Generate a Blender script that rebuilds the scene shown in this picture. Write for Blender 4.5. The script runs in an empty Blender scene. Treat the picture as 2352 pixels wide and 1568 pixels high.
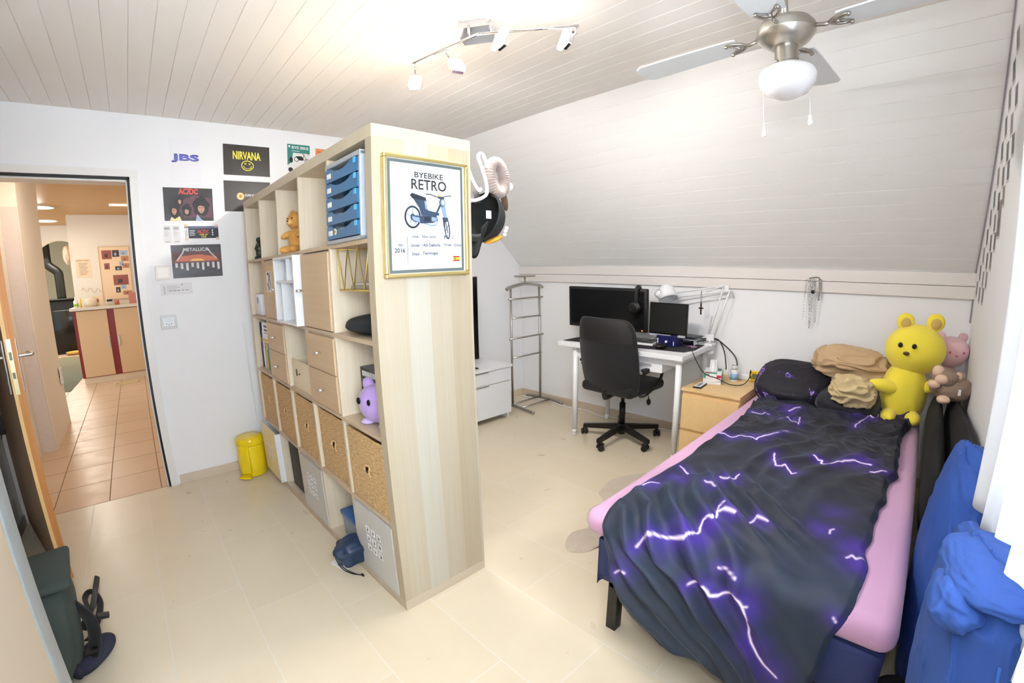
import bpy, bmesh, math, random
import numpy as np
from mathutils import Vector, Matrix, noise

SC = bpy.context.scene
COL = SC.collection
PI = math.pi

# ------------------------------------------------------------------ camera, world, light, exposure
cd = bpy.data.cameras.new('camera')
cd.type = 'PANO'
cd.panorama_type = 'FISHEYE_LENS_POLYNOMIAL'
cd.sensor_width = 36.0
cd.sensor_height = 24.0
cd.sensor_fit = 'HORIZONTAL'
cd.fisheye_fov = PI
cd.fisheye_polynomial_k0 = 0.0
cd.fisheye_polynomial_k1 = -0.06032074094280055
cd.fisheye_polynomial_k2 = -0.0006504975260097528
cd.fisheye_polynomial_k3 = 8.093319009334512e-05
cd.fisheye_polynomial_k4 = -1.326083519067483e-06
cd.clip_start = 0.02
cam = bpy.data.objects.new('camera', cd)
COL.objects.link(cam)
_F = Vector((0.67780199, 0.71691441, -0.16315082))
_R = Vector((0.72408109, -0.68939053, -0.02114855))
_U = Vector((0.12763633, 0.10379989, 0.98637445))
_m = Matrix((_R, _U, -_F)).transposed().to_4x4()
_m.translation = Vector((-0.6934, -1.3866, 1.3455))
cam.matrix_world = _m
SC.camera = cam

SC.view_settings.view_transform = 'Standard'
SC.view_settings.look = 'None'
SC.view_settings.gamma = 1.0
SC.view_settings.use_curve_mapping = False
SC.view_settings.exposure = 0.54

world = bpy.data.worlds.new('world')
SC.world = world
world.use_nodes = True
world.node_tree.nodes['Background'].inputs[0].default_value = (0.85, 0.92, 1.0, 1)
world.node_tree.nodes['Background'].inputs[1].default_value = 1.2


def lamp(name, kind, loc, power, color=(1, 1, 1), size=0.1, size_y=None, target=None, spread=None, spot=None):
    d = bpy.data.lights.new(name, kind)
    d.energy = power
    d.color = color
    if kind == 'AREA':
        d.shape = 'RECTANGLE'
        d.size = size
        d.size_y = size_y or size
        if spread:
            d.spread = spread
    else:
        d.shadow_soft_size = size
    if kind == 'SPOT':
        d.spot_size = spot or 2.5
        d.spot_blend = 0.6
    o = bpy.data.objects.new(name, d)
    COL.objects.link(o)
    o.location = loc
    if target is not None:
        o.rotation_euler = (Vector(target) - Vector(loc)).to_track_quat('-Z', 'Y').to_euler()
    return o


# daylight entering through the window behind the camera
lamp('window_daylight', 'AREA', (-0.40, -1.90, 1.50), 92, (0.80, 0.90, 1.0), 1.7, 1.1, target=(-0.6, 1.0, 1.7))
# the photographer's flash, a little above the lens
lamp('camera_flash', 'SPOT', (-0.72, -1.42, 1.58), 15, (0.94, 0.975, 1.0), 0.035, target=(1.1, 1.0, 1.15), spot=2.75)
# halogen ceiling spots: their own emitters are in the lamp builder
# hallway lights
lamp('hall_hidden_fill', 'AREA', (-1.05, 2.95, 2.37), 10, (1.0, 0.93, 0.84), 0.4, 0.4, target=(-1.10, 3.6, 0))  # added fill without a fixture, hidden behind the door header
lamp('hall_downlight', 'AREA', (-1.70, 6.15, 2.382), 9, (1.0, 0.93, 0.84), 0.12, 0.12, target=(-1.2, 5.6, 0))
lamp('far_room_light', 'AREA', (-2.3, 10.3, 2.25), 60, (1.0, 0.93, 0.82), 0.8, 0.8, target=(-2.3, 9.3, 0))


# ------------------------------------------------------------------ materials
def lin(c):
    return tuple(((x / 255) / 12.92 if x <= 10.31 else (((x / 255) + 0.055) / 1.055) ** 2.4) for x in c) + (1,)


class NG:
    def __init__(s, name):
        s.m = bpy.data.materials.new(name)
        s.m.use_nodes = True
        s.t = s.m.node_tree
        s.b = s.t.nodes['Principled BSDF']

    def n(s, typ, **kw):
        nd = s.t.nodes.new(typ)
        for k, v in kw.items():
            setattr(nd, k, v)
        return nd

    def put(s, sock, v):
        if v is None:
            return
        if hasattr(v, 'node'):
            s.t.links.new(v, sock)
        else:
            sock.default_value = v

    def math(s, op, a, b=None, c=None):
        nd = s.n('ShaderNodeMath', operation=op)
        for i, v in enumerate((a, b, c)):
            s.put(nd.inputs[i], v) if v is not None else None
        return nd.outputs[0]

    def obj(s, scale=(1, 1, 1), rot=(0, 0, 0)):
        tc = s.n('ShaderNodeTexCoord')
        mp = s.n('ShaderNodeMapping')
        mp.inputs['Scale'].default_value = scale
        mp.inputs['Rotation'].default_value = rot
        s.t.links.new(tc.outputs['Object'], mp.inputs['Vector'])
        return mp.outputs[0]

    def world(s):
        g = s.n('ShaderNodeNewGeometry')
        return g.outputs['Position']

    def noise(s, vec, scale=5, detail=3, rough=0.5):
        nd = s.n('ShaderNodeTexNoise')
        s.t.links.new(vec, nd.inputs['Vector'])
        nd.inputs['Scale'].default_value = scale
        nd.inputs['Detail'].default_value = detail
        nd.inputs['Roughness'].default_value = rough
        return nd.outputs['Fac']

    def mix(s, f, a, b):
        nd = s.n('ShaderNodeMix', data_type='RGBA')
        s.put(nd.inputs[0], f)
        s.put(nd.inputs[6], a)
        s.put(nd.inputs[7], b)
        return nd.outputs[2]

    def ramp(s, f, stops):
        nd = s.n('ShaderNodeValToRGB')
        el = nd.color_ramp.elements
        while len(el) < len(stops):
            el.new(0.5)
        for e, (p, c) in zip(el, stops):
            e.position = p
            e.color = c
        s.t.links.new(f, nd.inputs[0])
        return nd.outputs[0]

    def bump(s, h, strength=0.2, dist=0.002):
        nd = s.n('ShaderNodeBump')
        nd.inputs['Strength'].default_value = strength
        nd.inputs['Distance'].default_value = dist
        s.t.links.new(h, nd.inputs['Height'])
        s.t.links.new(nd.outputs[0], s.b.inputs['Normal'])

    def set(s, color=None, rough=None, metal=None, **kw):
        if color is not None:
            s.put(s.b.inputs['Base Color'], color)
        if rough is not None:
            s.put(s.b.inputs['Roughness'], rough)
        if metal is not None:
            s.b.inputs['Metallic'].default_value = metal
        for k, v in kw.items():
            s.put(s.b.inputs[k.replace('_', ' ')], v)
        return s.m


MATS = {}


def mat(name, rgb, rough=0.5, metal=0.0, var=0.05, scale=30, bump=0.0, bscale=None, stretch=(1, 1, 1), spec=None, sheen=0.0):
    """plain procedural material: base colour with a little noise variation and optional bump"""
    if name in MATS:
        return MATS[name]
    g = NG(name)
    v = g.obj(stretch)
    nz = g.noise(v, scale, 3)
    c = lin(rgb)
    lo = tuple(x * (1 - var) for x in c[:3]) + (1,)
    hi = tuple(min(1, x * (1 + var)) for x in c[:3]) + (1,)
    col = g.mix(nz, lo, hi)
    g.set(col, rough, metal)
    if spec is not None:
        g.b.inputs['Specular IOR Level'].default_value = spec
    if sheen:
        g.b.inputs['Sheen Weight'].default_value = sheen
    if bump:
        g.bump(g.noise(v, bscale or scale * 3, 3), bump, 0.003)
    MATS[name] = g.m
    return g.m


def emit(name, rgb, strength):
    if name in MATS:
        return MATS[name]
    g = NG(name)
    g.set(lin(rgb), 0.4)
    g.b.inputs['Emission Color'].default_value = lin(rgb)
    g.b.inputs['Emission Strength'].default_value = strength
    MATS[name] = g.m
    return g.m


def glass(name, rgb, alpha_rough=0.05):
    if name in MATS:
        return MATS[name]
    g = NG(name)
    g.set(lin(rgb), alpha_rough)
    g.b.inputs['Transmission Weight'].default_value = 0.85
    MATS[name] = g.m
    return g.m


def wood(name, stops, grain_axis='z', plank=0.0, scale=1.0, rough=0.5, fine=0.35):
    """streaky wood: stops = list of (pos, rgb); plank>0 gives broad boards across x"""
    if name in MATS:
        return MATS[name]
    g = NG(name)
    k = {'x': (0.7, 14, 14), 'y': (14, 0.7, 14), 'z': (14, 14, 0.7)}[grain_axis]
    v = g.obj(tuple(a * scale for a in k))
    n1 = g.noise(v, 1.6, 5, 0.65)
    k2 = {'x': (1.2, 90, 90), 'y': (90, 1.2, 90), 'z': (90, 90, 1.2)}[grain_axis]
    n2 = g.noise(g.obj(tuple(a * scale for a in k2)), 1.5, 3, 0.6)
    f = g.math('ADD', g.math('MULTIPLY', n1, 1 - fine), g.math('MULTIPLY', n2, fine))
    if plank:
        # broad glued staves, each a tone of its own
        sx = g.n('ShaderNodeSeparateXYZ')
        g.t.links.new(g.obj(), sx.inputs[0])
        cell = g.math('FLOOR', g.math('DIVIDE', g.math('ADD', sx.outputs[0], 5.003), plank))
        wn = g.n('ShaderNodeTexWhiteNoise', noise_dimensions='1D')
        g.t.links.new(cell, wn.inputs['W'])
        f = g.math('ADD', g.math('MULTIPLY', f, 0.55), g.math('MULTIPLY', wn.outputs['Value'], 0.45))
    col = g.ramp(f, [(p, lin(c)) for p, c in stops])
    g.set(col, rough)
    g.bump(n2, 0.08, 0.001)
    MATS[name] = g.m
    return g.m


def tile_mat(name, w, l, x0, y0, shift, base, base2, groutc, gw, rough, rough2=None):
    if name in MATS:
        return MATS[name]
    g = NG(name)
    sx = g.n('ShaderNodeSeparateXYZ')
    pos = g.world()
    g.t.links.new(pos, sx.inputs[0])
    u = g.math('DIVIDE', g.math('SUBTRACT', sx.outputs[0], x0), w)
    cell = g.math('FLOOR', u)
    fu = g.math('FRACT', u)
    vv = g.math('DIVIDE', g.math('ADD', g.math('SUBTRACT', sx.outputs[1], y0), g.math('MULTIPLY', cell, shift)), l)
    fv = g.math('FRACT', vv)
    row = g.math('FLOOR', vv)
    du = g.math('MULTIPLY', g.math('MINIMUM', fu, g.math('SUBTRACT', 1.0, fu)), w)
    dv = g.math('MULTIPLY', g.math('MINIMUM', fv, g.math('SUBTRACT', 1.0, fv)), l)
    d = g.math('MINIMUM', du, dv)
    isg = g.math('LESS_THAN', d, gw)
    cv = g.n('ShaderNodeCombineXYZ')
    g.t.links.new(cell, cv.inputs[0])
    g.t.links.new(row, cv.inputs[1])
    wn = g.n('ShaderNodeTexWhiteNoise', noise_dimensions='3D')
    g.t.links.new(cv.outputs[0], wn.inputs['Vector'])
    n1 = g.noise(pos, 3.0, 5, 0.6)
    n2 = g.noise(pos, 9.0, 3, 0.5)
    f = g.math('ADD', g.math('ADD', g.math('MULTIPLY', n1, 0.6), g.math('MULTIPLY', n2, 0.2)), g.math('MULTIPLY', wn.outputs['Value'], 0.25))
    col = g.mix(f, lin(base), lin(base2))
    col = g.mix(isg, col, lin(groutc))
    r = g.math('ADD', g.math('MULTIPLY', g.noise(pos, 8, 3), 0.18), rough)
    r = g.math('ADD', r, g.math('MULTIPLY', isg, 0.3))
    g.set(col, r)
    h = g.math('SUBTRACT', g.math('MULTIPLY', g.noise(pos, 14, 2), 0.25), g.math('MULTIPLY', isg, 1.0))
    g.bump(h, 0.12, 0.0015)
    MATS[name] = g.m
    return g.m


# ------------------------------------------------------------------ mesh collector
class G:
    def __init__(s):
        s.bm = bmesh.new()
        s.smooth = set()

    # -- primitives (all return the list of new verts)
    def _merge(s, bm2, mi=0, smooth=False, M=None):
        if M is not None:
            bm2.transform(M)
        base = {}
        for v in bm2.verts:
            base[v] = s.bm.verts.new(v.co)
        for f in bm2.faces:
            try:
                nf = s.bm.faces.new([base[v] for v in f.verts])
            except ValueError:
                continue
            nf.material_index = mi
            nf.smooth = smooth
        bm2.free()
        return list(base.values())

    def box(s, x0, x1, y0, y1, z0, z1, r=0.0, mi=0, M=None, seg=2):
        b = bmesh.new()
        bmesh.ops.create_cube(b, size=1.0)
        for v in b.verts:
            v.co = Vector(((x0 + x1) / 2 + v.co.x * (x1 - x0), (y0 + y1) / 2 + v.co.y * (y1 - y0), (z0 + z1) / 2 + v.co.z * (z1 - z0)))
        if r > 0:
            r = min(r, 0.49 * min(abs(x1 - x0), abs(y1 - y0), abs(z1 - z0)))
            bmesh.ops.bevel(b, geom=list(b.edges), offset=r, segments=seg, profile=0.5, affect='EDGES')
        return s._merge(b, mi, r > 0.004, M)

    def cyl(s, p0, p1, r0, r1=None, n=20, mi=0, caps=True, smooth=True):
        p0, p1 = Vector(p0), Vector(p1)
        if r1 is None:
            r1 = r0
        d = (p1 - p0).normalized()
        a = d.orthogonal().normalized()
        b = d.cross(a)
        V0 = [s.bm.verts.new(p0 + (a * math.cos(t) + b * math.sin(t)) * r0) for t in [2 * PI * i / n for i in range(n)]]
        V1 = [s.bm.verts.new(p1 + (a * math.cos(t) + b * math.sin(t)) * r1) for t in [2 * PI * i / n for i in range(n)]]
        for i in range(n):
            f = s.bm.faces.new((V0[i], V0[(i + 1) % n], V1[(i + 1) % n], V1[i]))
            f.smooth = smooth
            f.material_index = mi
        if caps:
            for V in (list(reversed(V0)), V1):
                c = s.bm.faces.new(V)
                c.material_index = mi
        return V0 + V1

    def tube(s, pts, r, n=10, mi=0, closed=False, radii=None, flat=None):
        P = [Vector(p) for p in pts]
        m = len(P)
        rings = []
        up = None
        for i in range(m):
            if closed:
                t = (P[(i + 1) % m] - P[i - 1]).normalized()
            else:
                t = (P[min(i + 1, m - 1)] - P[max(i - 1, 0)]).normalized()
            if up is None:
                up = t.orthogonal().normalized()
            up = (up - t * up.dot(t))
            up = up.normalized() if up.length > 1e-6 else t.orthogonal().normalized()
            b = t.cross(up)
            rr = radii[i] if radii else r
            rx, ry = (rr, rr) if flat is None else (rr, rr * flat)
            rings.append([s.bm.verts.new(P[i] + up * (math.cos(2 * PI * k / n) * rx) + b * (math.sin(2 * PI * k / n) * ry)) for k in range(n)])
        rng = range(m) if closed else range(m - 1)
        for i in rng:
            A, B = rings[i], rings[(i + 1) % m]
            for k in range(n):
                f = s.bm.faces.new((A[k], A[(k + 1) % n], B[(k + 1) % n], B[k]))
                f.smooth = True
                f.material_index = mi
        if not closed:
            for R_ in (list(reversed(rings[0])), rings[-1]):
                f = s.bm.faces.new(R_)
                f.material_index = mi
        return rings

    def lathe(s, prof, c=(0, 0, 0), axis='z', n=32, mi=0, M=None, smooth=True):
        b = bmesh.new()
        rings = []
        for (r, h) in prof:
            if r < 1e-6:
                rings.append([b.verts.new((0, 0, h))])
            else:
                rings.append([b.verts.new((r * math.cos(2 * PI * k / n), r * math.sin(2 * PI * k / n), h)) for k in range(n)])
        for A, B in zip(rings[:-1], rings[1:]):
            for k in range(n):
                k2 = (k + 1) % n
                if len(A) == 1 and len(B) == 1:
                    continue
                if len(A) == 1:
                    b.faces.new((A[0], B[k2], B[k]))
                elif len(B) == 1:
                    b.faces.new((A[k], A[k2], B[0]))
                else:
                    b.faces.new((A[k], A[k2], B[k2], B[k]))
        if len(rings[0]) > 1:
            b.faces.new(list(reversed(rings[0])))
        if len(rings[-1]) > 1:
            b.faces.new(rings[-1])
        T = Matrix.Translation(Vector(c))
        if axis == 'x':
            T = T @ Matrix.Rotation(PI / 2, 4, 'Y')
        elif axis == 'y':
            T = T @ Matrix.Rotation(-PI / 2, 4, 'X')
        if M is not None:
            T = M @ T
        return s._merge(b, mi, smooth, T)

    def grid(s, f, nu, nv, closed_u=False, closed_v=False, mi=0, smooth=True, thick=0.0):
        V = [[s.bm.verts.new(Vector(f(i / (nu if closed_u else nu - 1), j / (nv if closed_v else nv - 1)))) for j in range(nv)] for i in range(nu)]
        for i in range(nu if closed_u else nu - 1):
            for j in range(nv if closed_v else nv - 1):
                q = (V[i][j], V[(i + 1) % nu][j], V[(i + 1) % nu][(j + 1) % nv], V[i][(j + 1) % nv])
                try:
                    fc = s.bm.faces.new(q)
                    fc.smooth = smooth
                    fc.material_index = mi
                except ValueError:
                    pass
        return V

    def ball(s, c, r, nu=28, nv=18, mi=0, M=None, amp=0.0, freq=4.0, seed=0.0, power=1.0, fold=None):
        """ellipsoid, r scalar or 3-tuple, optional noise dents; power<1 makes it boxier (cushion)"""
        if not hasattr(r, '__len__'):
            r = (r, r, r)
        b = bmesh.new()
        rows = []
        for j in range(nv + 1):
            th = PI * j / nv
            row = []
            for i in range(nu):
                ph = 2 * PI * i / nu
                d = Vector((math.sin(th) * math.cos(ph), math.sin(th) * math.sin(ph), math.cos(th)))
                q = Vector([math.copysign(abs(x) ** power, x) for x in d])
                k = 1.0
                if amp:
                    k += amp * noise.noise(d * freq + Vector((seed, seed * 1.7, -seed)))
                if fold:
                    k += fold(d)
                row.append(Vector((q.x * r[0] * k, q.y * r[1] * k, q.z * r[2] * k)))
                if j in (0, nv):
                    break
            rows.append([b.verts.new(p) for p in row])
        for j in range(nv):
            A, B = rows[j], rows[j + 1]
            for i in range(nu):
                i2 = (i + 1) % nu
                if len(A) == 1:
                    b.faces.new((A[0], B[i], B[i2]))
                elif len(B) == 1:
                    b.faces.new((A[i2], A[i], B[0]))
                else:
                    b.faces.new((A[i], B[i], B[i2], A[i2]))
        T = Matrix.Translation(Vector(c))
        if M is not None:
            T = T @ M
        return s._merge(b, mi, True, T)

    def prism(s, poly, o, u, v, n, d, mi=0, smooth=False):
        """polygon (list of 2d) on plane o+u*a+v*b, extruded by d along n"""
        o, u, v, n = Vector(o), Vector(u), Vector(v), Vector(n)
        A = [s.bm.verts.new(o + u * a + v * b) for a, b in poly]
        B = [s.bm.verts.new(o + u * a + v * b + n * d) for a, b in poly]
        k = len(poly)
        fs = [s.bm.faces.new(list(reversed(A))), s.bm.faces.new(B)]
        for i in range(k):
            f = s.bm.faces.new((A[i], A[(i + 1) % k], B[(i + 1) % k], B[i]))
            f.smooth = smooth
            fs.append(f)
        for f in fs:
            f.material_index = mi
        return A + B

    def flat(s, poly, o, u, v, mi=0):
        o, u, v = Vector(o), Vector(u), Vector(v)
        A = [s.bm.verts.new(o + u * a + v * b) for a, b in poly]
        f = s.bm.faces.new(A)
        f.material_index = mi
        return A

    def text(s, string, o, u, v, w, h, mi=0, shear=0.0, bold=0.012):
        """lettering filling a w x h box whose lower-left corner is o"""
        V, Fc = glyphs(string, bold)
        o, u, v = Vector(o), Vector(u), Vector(v)
        vs = [s.bm.verts.new(o + u * (a * w + shear * b * h) + v * (b * h)) for a, b in V]
        for f in Fc:
            try:
                nf = s.bm.faces.new([vs[i] for i in f])
                nf.material_index = mi
            except ValueError:
                pass
        return vs

    def build(s, name, mats, parent=None, loc=None, rotz=None, M=None, subsurf=0, solid=0.0, normals=True):
        if normals:
            bmesh.ops.recalc_face_normals(s.bm, faces=s.bm.faces[:])
        me = bpy.data.meshes.new(name)
        s.bm.to_mesh(me)
        s.bm.free()
        for m in (mats if isinstance(mats, (list, tuple)) else [mats]):
            me.materials.append(m)
        o = bpy.data.objects.new(name, me)
        COL.objects.link(o)
        if parent is not None:
            o.parent = parent
        if loc is not None:
            o.location = loc
        if rotz is not None:
            o.rotation_euler = (0, 0, rotz)
        if M is not None:
            o.matrix_local = M
        if solid:
            md = o.modifiers.new('solidify', 'SOLIDIFY')
            md.thickness = solid
            md.offset = 0
        if subsurf:
            md = o.modifiers.new('subsurf', 'SUBSURF')
            md.levels = md.render_levels = subsurf
        return o


_GL = {}


def glyphs(string, bold=0.012):
    if (string, bold) in _GL:
        return _GL[(string, bold)]
    cu = bpy.data.curves.new('lettering_source', 'FONT')
    cu.body = string
    cu.resolution_u = 3
    cu.offset = bold
    o = bpy.data.objects.new('lettering_source', cu)
    COL.objects.link(o)
    dg = bpy.context.evaluated_depsgraph_get()
    me = bpy.data.meshes.new_from_object(o.evaluated_get(dg))
    V = np.array([v.co[:2] for v in me.vertices])
    lo, hi = V.min(0), V.max(0)
    V = (V - lo) / np.maximum(hi - lo, 1e-6)
    Fc = [tuple(p.vertices) for p in me.polygons]
    bpy.data.objects.remove(o)
    bpy.data.curves.remove(cu)
    bpy.data.meshes.remove(me)
    _GL[(string, bold)] = ([tuple(map(float, q)) for q in V], Fc)
    return _GL[(string, bold)]


def tag(o, label, cat, group=None, kind=None):
    if label:
        o['label'] = label
    if cat:
        o['category'] = cat
    if group:
        o['group'] = group
    if kind:
        o['kind'] = kind
    return o


def thing(name, label, cat, loc=(0, 0, 0), rotz=0.0, group=None):
    o = bpy.data.objects.new(name, None)
    o.empty_display_size = 0.05
    COL.objects.link(o)
    o.location = loc
    o.rotation_euler = (0, 0, rotz)
    return tag(o, label, cat, group)


def struct(o):
    o['kind'] = 'structure'
    return o


def dup(root, loc=None, rotz=None, label=None, group=None):
    kids = [c for c in bpy.data.objects if c.parent == root]
    r = root.copy()
    COL.objects.link(r)
    if loc is not None:
        r.location = loc
    if rotz is not None:
        r.rotation_euler = (0, 0, rotz)
    if label:
        r['label'] = label
    if group:
        r['group'] = group
    for ch in kids:
        c = ch.copy()
        COL.objects.link(c)
        c.parent = r
        for g2 in [q for q in bpy.data.objects if q.parent == ch]:
            d = g2.copy()
            COL.objects.link(d)
            d.parent = c
    return r


def spline(pts, n=8, closed=False):
    P = [Vector(p) for p in pts]
    out = []
    m = len(P)
    for i in range(m if closed else m - 1):
        if closed:
            p0, p1, p2, p3 = P[i - 1], P[i], P[(i + 1) % m], P[(i + 2) % m]
        else:
            p0, p1, p2, p3 = P[max(i - 1, 0)], P[i], P[i + 1], P[min(i + 2, m - 1)]
        for k in range(n):
            t = k / n
            out.append(0.5 * ((2 * p1) + (p2 - p0) * t + (2 * p0 - 5 * p1 + 4 * p2 - p3) * t * t + (3 * p1 - p0 - 3 * p2 + p3) * t ** 3))
    if not closed:
        out.append(P[-1])
    return out


def cable(name, pts, r, m, label, cat='cable', group=None, n=8):
    g = G()
    g.tube(spline(pts, 8), r, n)
    return tag(g.build(name, m), label, cat, group)


def ellipse(cx, cy, rx, ry, n=24, a0=0, a1=2 * PI):
    return [(cx + rx * math.cos(a0 + (a1 - a0) * i / n), cy + ry * math.sin(a0 + (a1 - a0) * i / n)) for i in range(n + (0 if abs(a1 - a0 - 2 * PI) < 1e-6 else 1))]


def stroke(pts, w):
    """2d polyline -> list of quads of width w"""
    out = []
    for a, b in zip(pts[:-1], pts[1:]):
        dx, dy = b[0] - a[0], b[1] - a[1]
        L = math.hypot(dx, dy) or 1
        nx, ny = -dy / L * w / 2, dx / L * w / 2
        out.append([(a[0] + nx, a[1] + ny), (a[0] - nx, a[1] - ny), (b[0] - nx, b[1] - ny), (b[0] + nx, b[1] + ny)])
    return out


# ------------------------------------------------------------------ palette
white_wall = mat('painted_plaster_white', (240, 240, 241), 0.75, var=0.01, scale=6, bump=0.12, bscale=220)
warm_wall = mat('painted_plaster_cream', (232, 220, 202), 0.75, var=0.02, scale=6, bump=0.08, bscale=200)
ceil_mat = mat('whitewashed_boards', (240, 236, 232), 0.55, var=0.015, scale=3, stretch=(12, 0.6, 12))
slope_mat = mat('whitewashed_boards_slope', (238, 237, 235), 0.55, var=0.015, scale=3, stretch=(12, 0.6, 12))
white_paint = mat('white_painted_wood', (232, 230, 226), 0.4, var=0.015)
white_lam = mat('white_laminate', (228, 229, 231), 0.35, var=0.01)
white_metal = mat('white_metal', (232, 233, 234), 0.35, var=0.01)
black_rubber = mat('black_rubber_seal', (22, 22, 26), 0.6)
black_plastic = mat('black_plastic', (16, 16, 18), 0.45)
black_gloss = mat('black_gloss_plastic', (10, 11, 12), 0.18)
black_fabric = mat('black_woven_fabric', (15, 16, 18), 0.9, var=0.3, scale=400, bump=0.3, bscale=600, sheen=0.1)
black_metal = mat('black_metal', (20, 20, 20), 0.4, metal=0.3)
chrome = mat('chrome', (225, 225, 228), 0.12, metal=1.0, var=0.01)
steel = mat('brushed_steel', (176, 172, 166), 0.32, metal=1.0, var=0.05, scale=80, stretch=(1, 1, 12))
nickel = mat('satin_nickel', (190, 186, 178), 0.3, metal=1.0, var=0.03)
gold = mat('gold_wire', (226, 196, 112), 0.3, metal=0.45, var=0.03)
grey_plastic = mat('grey_plastic', (168, 172, 176), 0.4, var=0.02)
paper = mat('white_paper', (238, 238, 238), 0.7, var=0.01)
cream_base = mat('beige_tile_skirting', (205, 188, 166), 0.4, var=0.04, scale=12)
floor_mat = tile_mat('cream_stone_tiles', 0.3125, 0.638, -1.1391 - 0.3125 * 3, 0.4046 - 0.2127 * 4 - 0.638 * 6, 0.2127,
                     (206, 190, 162), (219, 206, 182), (214, 210, 202), 0.0015, 0.22)
hall_mat = tile_mat('terracotta_hall_tiles', 0.3125, 0.39, -1.053 - 0.3125 * 6, 2.014 - 0.39 * 2, 0.0,
                    (196, 164, 130), (214, 186, 156), (140, 112, 84), 0.0035, 0.32)
shelf_wood = wood('washed_oak', [(0.2, (196, 178, 152)), (0.5, (211, 196, 172)), (0.8, (222, 210, 188))], 'z', scale=1.0)
shelf_edge = wood('washed_oak_edge', [(0.2, (184, 160, 130)), (0.8, (204, 184, 156))], 'y')
shelf_end = wood('washed_oak_staves', [(0.15, (168, 151, 124)), (0.45, (182, 169, 146)), (0.7, (190, 186, 172)), (0.9, (196, 198, 192))], 'z', plank=0.095, fine=0.45)
door_oak = wood('stained_oak_front', [(0.2, (190, 160, 124)), (0.8, (212, 186, 152))], 'y', scale=0.8)
birch = wood('birch_veneer', [(0.2, (214, 176, 118)), (0.8, (231, 199, 146))], 'y', scale=0.5)
pine_box = wood('light_plywood', [(0.2, (220, 202, 168)), (0.8, (232, 218, 190))], 'z', scale=0.6)
leaf_wood = wood('brown_door_veneer', [(0.2, (150, 118, 88)), (0.8, (176, 142, 108))], 'z')
leaf_edge = wood('orange_door_edge', [(0.2, (186, 120, 60)), (0.8, (214, 150, 84))], 'z')
hall_wood = wood('golden_wood_ceiling', [(0.2, (178, 132, 78)), (0.8, (196, 150, 96))], 'x', scale=0.5)

# ------------------------------------------------------------------ room shell
W, R, ZK, ZB, RS, HC, YR, XL = 2.0, 2.65, 1.332, 1.184, 1.598, 2.392, -1.669, -1.5
DX0, DX1, DH = -1.49, -0.68, 2.005      # doorway

g = G(); g.box(XL - 0.1, R + 0.1, YR - 0.1, W + 0.01, -0.08, 0)
struct(g.build('floor', floor_mat))
g = G(); g.box(-2.6, 0.6, W + 0.01, 9.0, -0.08, 0)
struct(g.build('floor_hall', hall_mat))

# flat ceiling of tongue-and-groove boards running along y
def boards_profile(length, pitch, groove=0.004, depth=0.004):
    pts = []
    x = 0.0
    while x < length:
        x2 = min(x + pitch, length)
        pts += [(x, depth), (x + groove / 2, 0), (x2 - groove / 2, 0)]
        x = x2
    pts.append((length, depth))
    return pts

def board_sheet(name, o, u, n, length, pitch, y0, y1, m):
    """boards laid side by side along u, running along y; n points out of the room"""
    g = G()
    o, u, n = Vector(o), Vector(u), Vector(n)
    prof = boards_profile(length, pitch, 0.004, 0.0035)
    A = [g.bm.verts.new(o + u * a + n * b + Vector((0, y0, 0))) for a, b in prof]
    B = [g.bm.verts.new(o + u * a + n * b + Vector((0, y1, 0))) for a, b in prof]
    for i in range(len(prof) - 1):
        g.bm.faces.new((A[i], A[i + 1], B[i + 1], B[i]))
    A2 = [g.bm.verts.new(o + u * a + n * 0.03 + Vector((0, y, 0))) for a, y in ((0, y0), (length, y0), (length, y1), (0, y1))]
    g.bm.faces.new(A2)
    return struct(g.build(name, m, normals=False))

board_sheet('ceiling', (RS, 0, HC), (-1, 0, 0), (0, 0, 1), RS - XL + 0.05, 0.0945, YR - 0.05, W, ceil_mat)
sl_u = Vector((R - RS, 0, ZK - HC)).normalized()
sl_n = Vector((-sl_u.z, 0, sl_u.x))
board_sheet('ceiling_slope', (RS, 0, HC), sl_u, sl_n, math.hypot(R - RS, HC - ZK), 0.0989, YR - 0.05, W, slope_mat)

# wall with the doorway (gable end)
g = G()
for poly in ([(DX1, 0), (R + 0.02, 0), (R + 0.02, ZK + 0.01), (RS, HC + 0.03), (DX1, HC + 0.03)],
             [(DX0, DH), (DX1, DH), (DX1, HC + 0.03), (DX0, HC + 0.03)],
             [(XL - 0.02, 0), (DX0, 0), (DX0, HC + 0.03), (XL - 0.02, HC + 0.03)]):
    g.prism(poly, (0, W, 0), (1, 0, 0), (0, 0, 1), (0, 1, 0), 0.13)
struct(g.build('wall_back', white_wall))
g = G(); g.box(R, R + 0.1, YR - 0.1, W + 0.1, 0, ZK + 0.02)
struct(g.build('wall_right', white_wall))
g = G(); g.box(XL - 0.1, XL, YR - 0.1, W, 0, HC + 0.03)
struct(g.build('wall_left', white_wall))
# window wall behind the camera: opening for the window
WX0, WX1, WZ0, WZ1 = -1.25, 0.52, 0.93, 2.12
g = G()
for poly in ([(XL, 0), (R, 0), (R, WZ0), (XL, WZ0)],
             [(XL, WZ0), (WX0, WZ0), (WX0, WZ1), (XL, WZ1)],
             [(WX1, WZ0), (R, WZ0), (R, ZK), (R - (WZ1 - ZK) * (R - RS) / (HC - ZK), WZ1), (WX1, WZ1)],
             [(XL, WZ1), (R - (WZ1 - ZK) * (R - RS) / (HC - ZK), WZ1), (RS, HC + 0.03), (XL, HC + 0.03)]):
    g.prism(poly, (0, YR, 0), (1, 0, 0), (0, 0, 1), (0, -1, 0), 0.12)
struct(g.build('wall_front', white_wall))
w1 = bpy.data.objects.new('window_1', None); COL.objects.link(w1); struct(w1)
w1.location = ((WX0 + WX1) / 2, YR - 0.08, WZ0)
g = G()
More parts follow.
